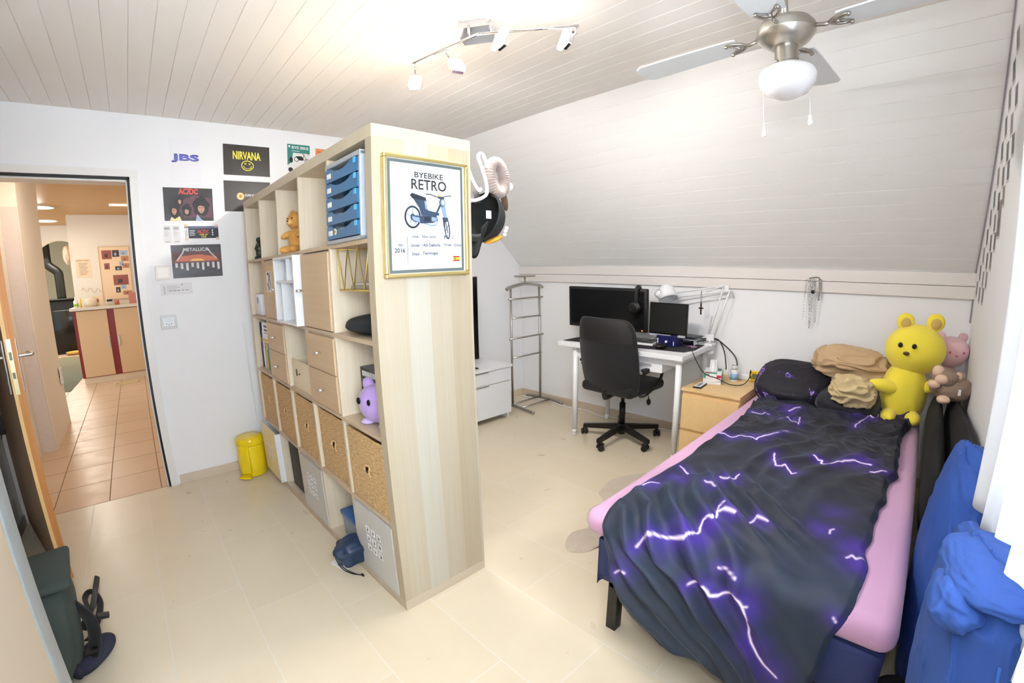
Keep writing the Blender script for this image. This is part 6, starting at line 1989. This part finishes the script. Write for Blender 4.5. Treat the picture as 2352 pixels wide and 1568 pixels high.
def vnoise(sc, seed):
    rng = np.random.RandomState(seed)
    T_ = rng.rand(64, 64)
    a, b = (S_ * sc + 7.7) % 63, (Y_ * sc + 31.3) % 63
    i0, j0 = a.astype(int), b.astype(int)
    fa, fb = a - i0, b - j0
    fa = fa * fa * (3 - 2 * fa); fb = fb * fb * (3 - 2 * fb)
    return (T_[i0, j0] * (1 - fa) + T_[(i0 + 1) % 64, j0] * fa) * (1 - fb) + (T_[i0, (j0 + 1) % 64] * (1 - fa) + T_[(i0 + 1) % 64, (j0 + 1) % 64] * fa) * fb


cl = 0.5 * vnoise(4, 1) + 0.3 * vnoise(9, 2) + 0.2 * vnoise(20, 3)
foot = np.clip((1.25 - S_) / 0.8, 0, 1)
C1 = np.array(lin((15, 14, 22))[:3]); C2 = np.array(lin((32, 33, 44))[:3]); C3 = np.array(lin((33, 48, 68))[:3])
colr = C1 + (C2 - C1) * np.clip(cl * 1.6 - 0.4, 0, 1)[:, None]
colr = colr + (C3 - colr) * (np.clip(foot * (0.35 + 0.9 * cl), 0, 1))[:, None]
glow = np.zeros(len(S_)); core = np.zeros(len(S_))
P3 = me_b.reshape(-1, 3)


def surf(s, y):
    i = int(round(min(max((S0 - s) / (S0 - S1), 0), 1) * (NS - 1)))
    j = int(np.argmin(np.abs(me_b[i, :, 1] - y)))
    return me_b[i, j]


rng = random.Random(3)
for bi, b_ in enumerate(BOLTS):
    pts = [tuple(b_[0])]
    for p0, p1 in zip(b_[:-1], b_[1:]):
        d = math.hypot(p1[0] - p0[0], p1[1] - p0[1])
        n_ = max(1, int(d / 0.018))
        for k in range(1, n_ + 1):
            q = k / n_
            jx, jy = ((rng.random() - 0.5) * 0.008, (rng.random() - 0.5) * 0.008) if k < n_ else (0, 0)
            pts.append((p0[0] + (p1[0] - p0[0]) * q + jx, p0[1] + (p1[1] - p0[1]) * q + jy))
    big = 1.0 if len(b_) > 6 else 0.75
    m0 = (S_ > min(p[0] for p in pts) - 0.2) & (S_ < max(p[0] for p in pts) + 0.2)
    ii = np.nonzero(m0)[0]
    Q = P3[ii]
    dm = np.full(len(ii), 9.0)
    for p0, p1 in zip(pts[:-1], pts[1:]):
        A3 = surf(*p0); B3 = surf(*p1) - A3
        L2 = float(B3 @ B3) + 1e-9
        tt = np.clip((Q - A3) @ B3 / L2, 0, 1)
        dm = np.minimum(dm, np.linalg.norm(Q - A3 - tt[:, None] * B3, axis=1))
    core[ii] = np.maximum(core[ii], np.exp(-(dm / (0.0020 + 0.0010 * big)) ** 2) * big)
    glow[ii] = np.maximum(glow[ii], 0.85 * big * np.exp(-(dm / 0.020) ** 1.2))
for (gs, gy, ga) in GLOWS:
    d = np.linalg.norm(P3 - surf(gs, gy), axis=1)
    glow = np.maximum(glow, 0.80 * ga * np.exp(-(d / 0.055) ** 2) * (0.6 + 0.7 * cl))
V1 = np.array(lin((72, 30, 158))[:3]); V2 = np.array(lin((255, 236, 255))[:3])
colr = colr + (V1 - colr) * np.clip(glow, 0, 1)[:, None]
colr = colr + (V2 - colr) * np.clip(core * 1.2, 0, 1)[:, None]
ca = me.color_attributes.new('print', 'FLOAT_COLOR', 'POINT')
buf = np.ones((NS * NT, 4), dtype=np.float32); buf[:, :3] = colr
ca.data.foreach_set('color', buf.ravel())
dm_ = NG('lightning_print_cotton')
at_ = dm_.n('ShaderNodeAttribute'); at_.attribute_name = 'print'
dm_.set(at_.outputs['Color'], 0.62)
dm_.b.inputs['Sheen Weight'].default_value = 0.12
dm_.b.inputs['Sheen Tint'].default_value = lin((150, 180, 230))
dm_.bump(dm_.noise(dm_.obj(), 900, 2), 0.15, 0.0008)
me.materials.append(dm_.m)
du = bpy.data.objects.new('duvet', me); COL.objects.link(du)
tag(du, 'dark duvet printed with violet lightning, spread over the bed', 'duvet')

# ---- cloth helper: crumpled cushion-like lump
def crumple(amp, freq, seed, ridge=0.5):
    def f(d):
        p = d * freq + Vector((seed, seed * 0.7, seed * 1.3))
        a = noise.noise(p); p2 = p + Vector((a, -a, a * 0.7)) * 1.1; b = 1 - abs(noise.noise(p2 * 1.35))
        return amp * (a * (1 - ridge) + (b ** 3 - 0.5) * ridge)
    return f


dark_pil = mat('dark_pillow_cotton', (24, 23, 34), 0.75, var=0.25, scale=8, sheen=0.2)
pg = NG('pillow_lightning_print')
nz_ = pg.noise(pg.obj((1, 1.6, 1.6)), 4.0, 5, 0.6)
ln_ = pg.math('ABSOLUTE', pg.math('SUBTRACT', nz_, 0.56))
cr_ = pg.math('LESS_THAN', ln_, 0.004)
gl_ = pg.math('SUBTRACT', 1.0, pg.math('MINIMUM', pg.math('MULTIPLY', ln_, 22), 1.0))
gate = pg.math('GREATER_THAN', pg.noise(pg.obj(), 3.0, 1), 0.46)
c0_ = pg.mix(pg.math('MULTIPLY', pg.math('MULTIPLY', gl_, 0.55), gate), lin((24, 23, 33)), lin((84, 44, 176)))
pg.set(pg.mix(pg.math('MULTIPLY', cr_, gate), c0_, lin((225, 190, 255))), 0.7)
t = thing('pillow', 'dark lightning print pillow against the wall beside the yellow clock', 'pillow', (2.36, -0.735, 0.515), 0.05)
g = G(); g.ball((0, -0.015, 0.095), (0.185, 0.225, 0.100), 64, 40, power=0.66, fold=crumple(0.10, 1.5, 4.0), M=Matrix.Rotation(-0.42, 4, 'Y')); g.build('pillowcase', pg.m, t)
t = thing('pillow', 'black pillow lying under the beige clothes', 'pillow', (2.33, -1.095, 0.512), -0.04)
g = G(); g.ball((0, 0, 0.065), (0.21, 0.180, 0.072), 64, 40, power=0.7, fold=crumple(0.07, 2.2, 9.0), M=Matrix.Rotation(-0.12, 4, 'Y')); g.build('pillowcase', dark_pil, t)
khaki = mat('khaki_cotton', (196, 166, 128), 0.85, var=0.06, scale=12, bump=0.15, bscale=300)
def cloth(name, label, c, rad, rot, seed, m, amp=0.35, pw=0.8):
    g = G(); g.ball((0, 0, 0), rad, 120, 80, power=pw, fold=crumple(amp, 1.25, seed, 0.8), M=Matrix.Rotation(rot[2], 4, 'Z') @ Matrix.Rotation(rot[1], 4, 'Y') @ Matrix.Rotation(rot[0], 4, 'X'))
    return tag(g.build(name, m, loc=c), label, 'clothes')
cloth('folded_trousers', 'beige crumpled trousers heaped on the pillow, back piece', (2.41, -1.075, 0.775), (0.105, 0.215, 0.085), (0.12, -0.5, 0.0), 3.1, khaki, 0.30, 0.75)
cloth('crumpled_shirt', 'pale khaki crumpled garment in front of the beige trousers', (2.17, -1.125, 0.665), (0.085, 0.120, 0.075), (0.25, -0.5, 0.2), 7.7, mat('pale_khaki_cotton', (206, 184, 140), 0.85, var=0.05, scale=12, bump=0.15, bscale=300), 0.40, 0.8)

# ---- plush toys
yellow_pl = mat('yellow_plush', (244, 222, 66), 0.9, var=0.03, scale=200, bump=0.25, bscale=500, sheen=0.3)
t = thing('plush_toy', 'big plain yellow plush toy leaning in the bed corner', 'plush toy', (2.34, -1.372, 0.508), 0.12)
g = G(); g.ball((0, 0, 0.160), (0.115, 0.118, 0.175), 48, 32, fold=lambda d: 0.10 * max(0, -d.z) + 0.03 * noise.noise(d * 3)); g.build('body', yellow_pl, t)
g = G(); g.ball((0.005, -0.030, 0.400), (0.130, 0.150, 0.140), 48, 32, fold=lambda d: 0.025 * noise.noise(d * 2.5)); h = g.build('head', yellow_pl, t)
for sg, zz, yy in ((1, 0.550, 0.030), (-1, 0.555, -0.115)):
    g = G(); g.ball((0.0, yy, zz), (0.026, 0.045, 0.050), 24, 16); e_ = g.build('ear', yellow_pl, h)
    g = G(); g.ball((-0.016, yy, zz - 0.004), (0.014, 0.028, 0.032), 20, 12); g.build('inner_ear', mat('tan_plush', (206, 170, 100), 0.9), e_)
g = G(); g.ball((-0.08, 0.095, 0.195), (0.045, 0.105, 0.038), 28, 18, M=Matrix.Rotation(0.18, 4, 'X') @ Matrix.Rotation(0.3, 4, 'Z')); g.build('arm', yellow_pl, t)
g = G(); g.ball((-0.045, -0.165, 0.235), (0.042, 0.105, 0.040), 28, 18, M=Matrix.Rotation(-0.52, 4, 'X')); g.build('arm', yellow_pl, t)
for sg in (-1, 1):
    g = G(); g.ball((-0.105, 0.01 + sg * 0.06, 0.038), (0.075, 0.042, 0.038), 28, 18); g.build('leg', yellow_pl, t)
for a, b in ((-0.105, 0.085), (-0.125, 0.02)):
    g = G(); g.ball((a, b - 0.03, 0.435), (0.012, 0.012, 0.014), 14, 10); g.build('eye', black_gloss, h)
g = G(); g.ball((-0.128, 0.025, 0.395), (0.015, 0.016, 0.010), 14, 10); g.build('nose', mat('brown_nose', (90, 56, 36), 0.5), h)
pinkpl = mat('pale_pink_plush', (240, 196, 204), 0.95, var=0.04, scale=200, bump=0.4, sheen=0.4)
t = thing('plush_toy', 'plain pale pink plush toy squeezed into the corner by the wall', 'plush toy', (2.52, -1.578, 0.66), 0.35)
g = G(); g.ball((0, 0, 0.065), (0.055, 0.062, 0.085), 28, 18); g.build('body', pinkpl, t)
g = G(); g.ball((-0.01, 0.0, 0.235), (0.075, 0.090, 0.085), 32, 22, amp=0.03); h = g.build('head', pinkpl, t)
for sg in (-1, 1):
    g = G(); g.ball((0.0, sg * 0.058, 0.315), (0.018, 0.026, 0.028), 18, 12); g.build('ear', pinkpl, h)
    g = G(); g.ball((-0.03, sg * 0.065, 0.10), (0.026, 0.040, 0.028), 18, 12, M=Matrix.Rotation(sg * -0.4, 4, 'X')); g.build('arm', mat('white_plush', (244, 226, 228), 0.95), t)
    g = G(); g.ball((-0.082, sg * 0.035, 0.24), (0.005, 0.006, 0.008), 12, 8); g.build('eye', mat('rose_button', (214, 96, 132), 0.4), h)
g = G(); g.ball((-0.086, 0, 0.222), (0.005, 0.007, 0.005), 12, 8); g.build('nose', mat('rose_button', (214, 96, 132), 0.4), h)
monk = mat('grey_brown_fur', (150, 128, 112), 0.95, var=0.35, scale=160, bump=0.8, bscale=260)
face_m = mat('beige_plush', (222, 190, 164), 0.9, var=0.05)
t = thing('plush_monkey', 'grey brown furry plush monkey lying on the black bolster', 'plush toy', (2.20, -1.590, 0.690), 0.3)
g = G(); g.ball((0, 0, 0.060), (0.085, 0.100, 0.065), 40, 26, amp=0.12, freq=4); g.build('body', monk, t)
g = G(); g.ball((-0.02, 0.045, 0.115), (0.062, 0.060, 0.050), 36, 24, amp=0.10, freq=5, seed=3); h = g.build('head', monk, t)
g = G(); g.ball((-0.060, 0.075, 0.115), (0.026, 0.032, 0.026), 20, 14); g.build('muzzle', face_m, h)
g = G(); g.ball((-0.04, -0.005, 0.130), (0.010, 0.020, 0.022), 18, 12); g.build('ear', face_m, h)
g = G(); g.ball((-0.05, 0.105, 0.085), (0.025, 0.030, 0.022), 18, 12); g.build('hand', face_m, t)
g = G(); g.ball((-0.03, 0.085, 0.150), (0.025, 0.028, 0.030), 18, 12); g.build('arm', face_m, t)
g = G(); g.ball((-0.075, 0.06, 0.015), (0.035, 0.030, 0.022), 18, 12); g.build('foot', face_m, t)
g = G(); g.box(-0.092, -0.088, -0.008, 0.004, 0.045, 0.075); g.build('care_tag', paper, t)

# ---- black bolster, blue sacks between bed and wall
blk = mat('black_velour', (10, 11, 14), 0.95, var=0.4, scale=30)
def long_cushion(name, label, pts, rad, m, squash=1.0, seed=1.0, cat='cushion'):
    g = G()
    P_ = spline(pts, 14)
    n_ = len(P_)
    def f(u_, v_):
        i = min(n_ - 1, int(round(u_ * (n_ - 1))))
        tt = u_
        e_ = max(0.0, 1 - abs(2 * tt - 1) ** 7) ** 0.5
        a = 2 * PI * v_
        k_ = rad * e_ * (1 + 0.05 * noise.noise(Vector((tt * 7, math.cos(a) * 1.5 + seed, math.sin(a) * 1.5))))
        return P_[i] + Vector((0, k_ * squash * math.cos(a), k_ * math.sin(a)))
    g.grid(f, n_, 40, False, True)
    return tag(g.build(name, m), label, cat)
long_cushion('black_bolster', 'long black bolster cushion along the right side of the bed', [(2.40, -1.537, 0.55), (2.0, -1.535, 0.53), (1.6, -1.533, 0.50), (1.19, -1.53, 0.47)], 0.15, blk, 0.26, 2.0)
long_cushion('black_bolster', 'black wall cushion standing behind the bolster, under the plush monkey', [(2.50, -1.622, 0.52), (2.1, -1.622, 0.52), (1.6, -1.622, 0.55), (1.20, -1.622, 0.56)], 0.175, blk, 0.22, 5.0)
bluec = mat('blue_cotton', (42, 78, 150), 0.8, var=0.05, scale=10, bump=0.2, bscale=160)
def wr(d):
    p = Vector((d.x * 1.2, d.y * 2.0, d.z * 2.6)) + Vector((3, 1, 8))
    a = noise.noise(p)
    b = 1 - abs(noise.noise(p * 1.7 + Vector((a, a, -a))))
    return 0.03 * a + 0.05 * (b ** 5 - 0.4)
t = thing('blue_sack', 'large bright blue fabric sack nearest the camera beside the bed', 'sack', (0.31, -1.566, 0.0), 0.0)
g = G()
for v in g.ball((0, 0, 0.435), (0.25, 0.092, 0.435), 160, 120, power=0.76, fold=wr):
    q_ = v.co.z / 0.87
    v.co.y = v.co.y * (0.62 + 0.42 * q_) - 0.035 * (1 - q_)
    v.co.x = v.co.x * (0.85 + 0.15 * q_) + 0.05 * (1 - q_)
sb = g.build('sack_body', bluec, t)
g = G()
g.ball((-0.13, 0.052, 0.815), (0.065, 0.040, 0.036), 80, 60, power=0.85, M=Matrix.Rotation(0.30, 4, 'X') @ Matrix.Rotation(-0.12, 4, 'Y'), fold=lambda d: 0.16 * noise.noise(d * 1.6 + Vector((4, 2, 1))) + 0.07 * noise.noise(d * 4.0))
g.ball((-0.06, 0.005, 0.845), (0.120, 0.074, 0.028), 80, 60, power=0.85, fold=lambda d: 0.10 * noise.noise(d * 1.9 + Vector((1, 7, 1))) + 0.05 * noise.noise(d * 5.0))
g.build('folded_flap', bluec, t)
g = G(); g.tube(spline([(-0.215, -0.01, 0.78), (-0.250, -0.012, 0.68), (-0.262, -0.014, 0.50), (-0.258, -0.016, 0.30), (-0.235, -0.018, 0.12)], 6), 0.0025, 6); g.build('seam', mat('blue_seam', (48, 92, 178), 0.8), t)
t = thing('blue_sack', 'darker blue rounded sack behind the nearest one, by the curtain', 'sack', (0.93, -1.580, 0.0), 0.0)
g = G(); g.ball((0, 0, 0.430), (0.27, 0.088, 0.430), 80, 60, power=0.92, fold=wr); g.build('sack_body', mat('deep_blue_cotton', (38, 78, 158), 0.8, var=0.05, scale=10, bump=0.2, bscale=160), t)
# black thing at the very bottom
g = G()
g.tube(spline([(0.42, -1.40, 0.055), (0.50, -1.45, 0.21), (0.60, -1.50, 0.225), (0.70, -1.56, 0.12), (0.66, -1.60, 0.03)], 8), 0.022, 12, flat=1.6)
tag(g.build('bag_handle', black_rubber), 'curved black strap below the foot of the bed', 'strap')

# ------------------------------------------------------------------ cowhide-like rug under the bed
fm = NG('sheepskin_grey_beige')
nf = fm.math('MULTIPLY', fm.noise(fm.obj(), 6, 4), 0.7); nf2 = fm.noise(fm.obj((1, 1, 1)), 160, 3)
fm.set(fm.mix(nf, fm.mix(nf2, lin((188, 178, 164)), lin((222, 214, 202))), lin((176, 152, 126))), 0.95)
fm.bump(nf2, 0.9, 0.006)
rp = [(1.62, 0.09), (1.44, 0.085), (1.36, 0.055), (1.30, -0.02), (1.19, -0.012), (1.08, -0.07), (1.02, -0.125), (0.93, -0.095), (0.845, -0.12), (0.79, -0.17), (0.795, -0.215), (0.85, -0.26), (0.93, -0.285), (0.99, -0.40), (1.00, -0.70), (1.25, -0.95), (1.7, -0.9), (1.9, -0.5), (1.85, -0.1)]
rp3 = [tuple(p[:2]) for p in spline([(a, b, 0) for a, b in rp], 5, closed=True)]
g = G()
cx_, cy_ = 1.35, -0.4
rings = []
for k in range(9):
    q = 1 - k / 9
    rings.append([g.bm.verts.new((cx_ + (a - cx_) * q, cy_ + (b - cy_) * q, 0.0015 + (0.020 * (1 - q) ** 0.35 if k else 0) + (0.004 * noise.noise(Vector((a * 20, b * 20, k))) if k else 0))) for a, b in rp3])
cv = g.bm.verts.new((cx_, cy_, 0.022))
for A_, B_ in zip(rings[:-1], rings[1:]):
    for i in range(len(rp3)):
        j = (i + 1) % len(rp3)
        f_ = g.bm.faces.new((A_[i], A_[j], B_[j], B_[i])); f_.smooth = True
for i in range(len(rp3)):
    g.bm.faces.new((rings[-1][i], rings[-1][(i + 1) % len(rp3)], cv))
tag(g.build('hide_rug', fm.m), 'grey beige animal hide rug poking out from under the bed', 'rug')

# ------------------------------------------------------------------ chains hanging on the wall plate
t = thing('chain_bundle', 'bundle of silver chains and a studded band hanging from the wall plate', 'jewellery', (R - 0.032, -0.783, 1.27))
def chain(pts, r, link, parent, name='chain'):
    P_ = spline(pts, 10)
    g = G(); acc = 0.0
    k = 0
    for a, b in zip(P_[:-1], P_[1:]):
        acc += (b - a).length
        if acc >= link:
            acc = 0; d_ = (b - a).normalized()
            n_ = d_.orthogonal().normalized() if k % 2 else d_.cross(d_.orthogonal()).normalized()
            g.tube([a + d_ * (link * 0.62 * math.cos(q)) + n_ * (link * 0.36 * math.sin(q)) for q in [2 * PI * i / 8 for i in range(8)]], r, 5, closed=True)
            k += 1
    return g.build(name, chrome, parent)
chain([(0, 0.045, 0.0), (-0.004, 0.052, -0.10), (-0.004, 0.055, -0.28)], 0.0013, 0.008, t)
chain([(0, 0.015, 0.0), (-0.006, 0.018, -0.15), (-0.006, 0.010, -0.32), (-0.006, 0.0, -0.12), (0, -0.005, 0.0)], 0.0020, 0.013, t)
chain([(0, -0.010, 0.0), (-0.008, -0.020, -0.14), (-0.008, -0.025, -0.28), (-0.008, -0.032, -0.12), (0, -0.035, 0.0)], 0.0013, 0.009, t)
chain([(0, 0.03, 0.0), (-0.008, 0.028, -0.10), (-0.008, 0.010, -0.21), (-0.008, 0.005, -0.10), (0, 0.0, 0.0)], 0.0020, 0.012, t)
g = G(); g.tube(spline([(0.0, 0.03, 0.005), (0, 0.0, 0.012), (0, -0.035, 0.005), (-0.003, -0.045, -0.06), (-0.003, -0.038, -0.14)], 8), 0.004, 8, flat=1.5)
for k in range(7):
    q = (-0.006, -0.040 - 0.004 * math.sin(k), -0.0 - 0.022 * k)
    g.cyl(q, (q[0] - 0.003, q[1] - 0.011, q[2]), 0.004, 0.0005, 8)
g.build('studded_band', steel, t)
g = G(); g.tube([(-0.012, 0.0 + 0.012 * math.cos(a), -0.060 + 0.012 * math.sin(a)) for a in [2 * PI * i / 20 for i in range(20)]], 0.0022, 6, closed=True); g.build('ring', chrome, t)
g = G(); g.lathe([(0, 0), (0.011, 0), (0.012, 0.004), (0.006, 0.007), (0, 0.008)], n=24, M=Matrix.Translation((-0.008, 0.0, -0.085)) @ Matrix.Rotation(-PI / 2, 4, 'Y')); g.build('pendant', black_gloss, t)
g = G(); g.cyl((0.010, 0.0, 0.004), (-0.006, 0, 0.004), 0.003, n=8); g.build('nail', steel, t)

# ------------------------------------------------------------------ photo prints on the window wall, and the fairy-light wire
cols = [(92, 84, 92), (70, 74, 84), (126, 116, 112), (58, 62, 66), (110, 92, 96), (84, 92, 96), (140, 120, 108)]
pm = [mat('print_tone_%d' % k, c_, 0.4, var=0.35, scale=40) for k, c_ in enumerate(cols)]
rnd = random.Random(11)
k = 0
names = ['closest to the slope', 'second from the slope', 'third from the slope']
for row, (x_, z_, n_) in enumerate(((2.535, 1.245, 12), (2.375, 1.215, 10), (2.235, 1.215, 8))):
    for i in range(n_):
        cx_ = x_ - 0.0845 * i + (rnd.random() - .5) * 0.01
        cz_ = z_ + 0.0860 * i + (rnd.random() - .5) * 0.012
        w_, h_ = (0.062, 0.088)
        if (row, i) == (2, 4):
            w_, h_ = 0.105, 0.165
        g = G()
        g.box(-w_ / 2, w_ / 2, 0.0004, 0.0014, -h_ / 2, h_ / 2, mi=2)
        g.box(-w_ / 2 + 0.003, w_ / 2 - 0.003, 0.0014, 0.0017, -h_ / 2 + 0.012, h_ / 2 - 0.003, mi=0)
        a = 0.2 + 0.4 * rnd.random()
        g.box(-w_ / 2 + w_ * a, -w_ / 2 + w_ * (a + 0.3), 0.0017, 0.0019, -h_ / 2 + 0.014, -h_ / 2 + h_ * (0.5 + 0.3 * rnd.random()), mi=1)
        order = ('lowest', 'second lowest', 'third lowest', 'fourth', 'fifth', 'sixth', 'seventh', 'eighth', 'ninth', 'tenth', 'eleventh', 'top')[i]
        lab = 'small photo print in the diagonal line %s, %s going up' % (names[row], order)
        if (row, i) == (2, 4):
            lab = 'larger sunset photo print among the small ones on the window wall'
        tag(g.build('photo_print', [pm[k % 7] if (row, i) != (2, 4) else mat('sunset_print', (128, 120, 122), 0.4, var=0.3, scale=10), pm[(k + 3) % 7], mat('print_border', (206, 204, 200), 0.6)], loc=(cx_, YR, cz_)), lab, 'photo', 'photo prints on the window wall')
        k += 1
cable('fairy_light_wire', [(R - 0.012, YR + 0.006, 1.05), (R - 0.012, YR + 0.006, 1.30), (R - 0.03, YR + 0.006, 1.345), (2.20, YR + 0.006, 1.772), (1.85, YR + 0.006, 2.125), (1.62, YR + 0.006, 2.352)], 0.0035, mat('mauve_wire', (150, 140, 150), 0.5), 'thin grey wire running up the edge between slope and window wall', 'wire')

# ------------------------------------------------------------------ white lace curtain
t = thing('lace_curtain', 'sunlit white lace curtain with scalloped hem at the right edge', 'curtain', (-0.10, -1.60, 0.9))
cm = NG('white_lace')
tr_ = cm.n('ShaderNodeBsdfTranslucent'); tr_.inputs[0].default_value = (0.95, 0.97, 1, 1)
mx_ = cm.n('ShaderNodeMixShader'); mx_.inputs[0].default_value = 0.5
cm.set(lin((246, 249, 252)), 0.8)
out_ = cm.t.nodes['Material Output']
cm.t.links.new(cm.b.outputs[0], mx_.inputs[1]); cm.t.links.new(tr_.outputs[0], mx_.inputs[2]); cm.t.links.new(mx_.outputs[0], out_.inputs[0])
g = G()
def cur(u_, v_):
    # u along the rod from the right edge (photo) towards the camera, v downwards
    x = 0.775 + 0.02 * math.sin(3 * v_) - 1.10 * u_
    y = 0.022 * math.sin(u_ * 2 * PI * 7 + 1.2 * v_) + 0.010 * math.sin(u_ * 2 * PI * 17)
    hem = 0.022 * abs(math.sin(u_ * PI * 14))
    z = 1.27 + (-1.37 - hem) * v_
    return (x, y, z)
g.grid(cur, 260, 40)
g.build('lace', cm.m, t, solid=0.0015)
g = G(); g.cyl((0.92, 0, 1.28), (-1.2, 0, 1.28), 0.012, n=16); g.build('rod', white_metal, t)

# ------------------------------------------------------------------ backpack and dark garment by the door
t = thing('backpack', 'dark green grey backpack with loose black straps on the floor', 'backpack', (-1.180, 0.43, 0), 0.1)
bp = mat('dark_green_canvas', (56, 66, 62), 0.85, var=0.12, scale=30, bump=0.2, bscale=200)
g = G()
for v in g.ball((0, 0.06, 0.204), (0.118, 0.150, 0.205), 48, 36, power=0.6, amp=0.05, freq=2.5):
    v.co.x += 0.10 * (v.co.z - 0.30)
g.build('body', bp, t)
g = G(); g.box(-0.11, 0.128, -0.08, 0.20, 0.388, 0.420, 0.014, seg=3); g.build('top_flap', bp, t)
g = G(); g.tube(spline([(0.10, 0.02, 0.28), (0.135, 0.02, 0.20), (0.135, 0.01, 0.12), (0.11, 0.0, 0.06)], 6), 0.014, 10, flat=2.0); g.build('shoulder_strap', black_fabric, t)
g = G(); g.tube([(0.10, 0.10, 0.12), (0.135, 0.35, 0.05), (0.16, 0.64, 0.012)], 0.0035, 8, flat=3.6); g.build('loose_strap', black_fabric, t)
g = G(); g.tube(spline([(0.10, 0.12, 0.10), (0.115, 0.30, 0.06), (0.105, 0.46, 0.03), (0.13, 0.52, 0.018), (0.155, 0.40, 0.012), (0.125, 0.22, 0.020), (0.10, 0.12, 0.05)], 7), 0.0035, 8, flat=3.6); g.build('strap_loop', black_fabric, t)
g = G(); g.box(0.10, 0.14, 0.06, 0.085, 0.19, 0.205, 0.002, M=Matrix.Rotation(0.3, 4, 'Y')); g.build('buckle', black_plastic, t)
g = G(); g.box(0.09, 0.135, -0.03, -0.005, 0.085, 0.10, 0.002); g.build('buckle', black_plastic, t)
t = thing('dark_slipper', 'navy felt slipper standing on its edge by the backpack', 'slipper', (-1.085, 0.46, 0.0), 0.9)
g = G()
g.ball((0.02, 0, 0.040), (0.095, 0.045, 0.040), 36, 24, power=0.85)
g.build('sole', mat('navy_felt', (42, 44, 62), 0.95, var=0.1, scale=100, bump=0.3), t)
g = G(); g.ball((-0.075, 0.0, 0.085), (0.018, 0.030, 0.085), 24, 18, M=Matrix.Rotation(-0.25, 4, 'Y')); g.build('heel_shaft', mat('navy_felt', (42, 44, 62), 0.95), t)
t = thing('hanging_jacket', 'black garment hanging on the door handle at the left edge', 'jacket', (-1.305, 1.125, 0.80), 0.25)
g = G()
def jk(u_, v_):
    a = 2 * PI * u_
    k_ = 1 + 0.22 * math.sin(5 * a + 2 * v_) * v_ + 0.1 * noise.noise(Vector((math.cos(a) * 2, math.sin(a) * 2, v_ * 4)))
    w_ = 0.014 + 0.022 * v_ ** 0.7
    return (-0.02 + w_ * 1.2 * k_ * math.cos(a), w_ * 1.0 * k_ * math.sin(a), 0.42 - 0.46 * v_)
g.grid(jk, 48, 30, True, False)
g.build('fabric', mat('black_jersey', (14, 15, 18), 0.9), t)
g = G(); g.tube(spline([(0.01, 0.0, 0.0), (0.015, 0.01, -0.03), (0.01, 0.0, -0.06)], 5), 0.002, 6); g.build('drawcord', black_rubber, t)
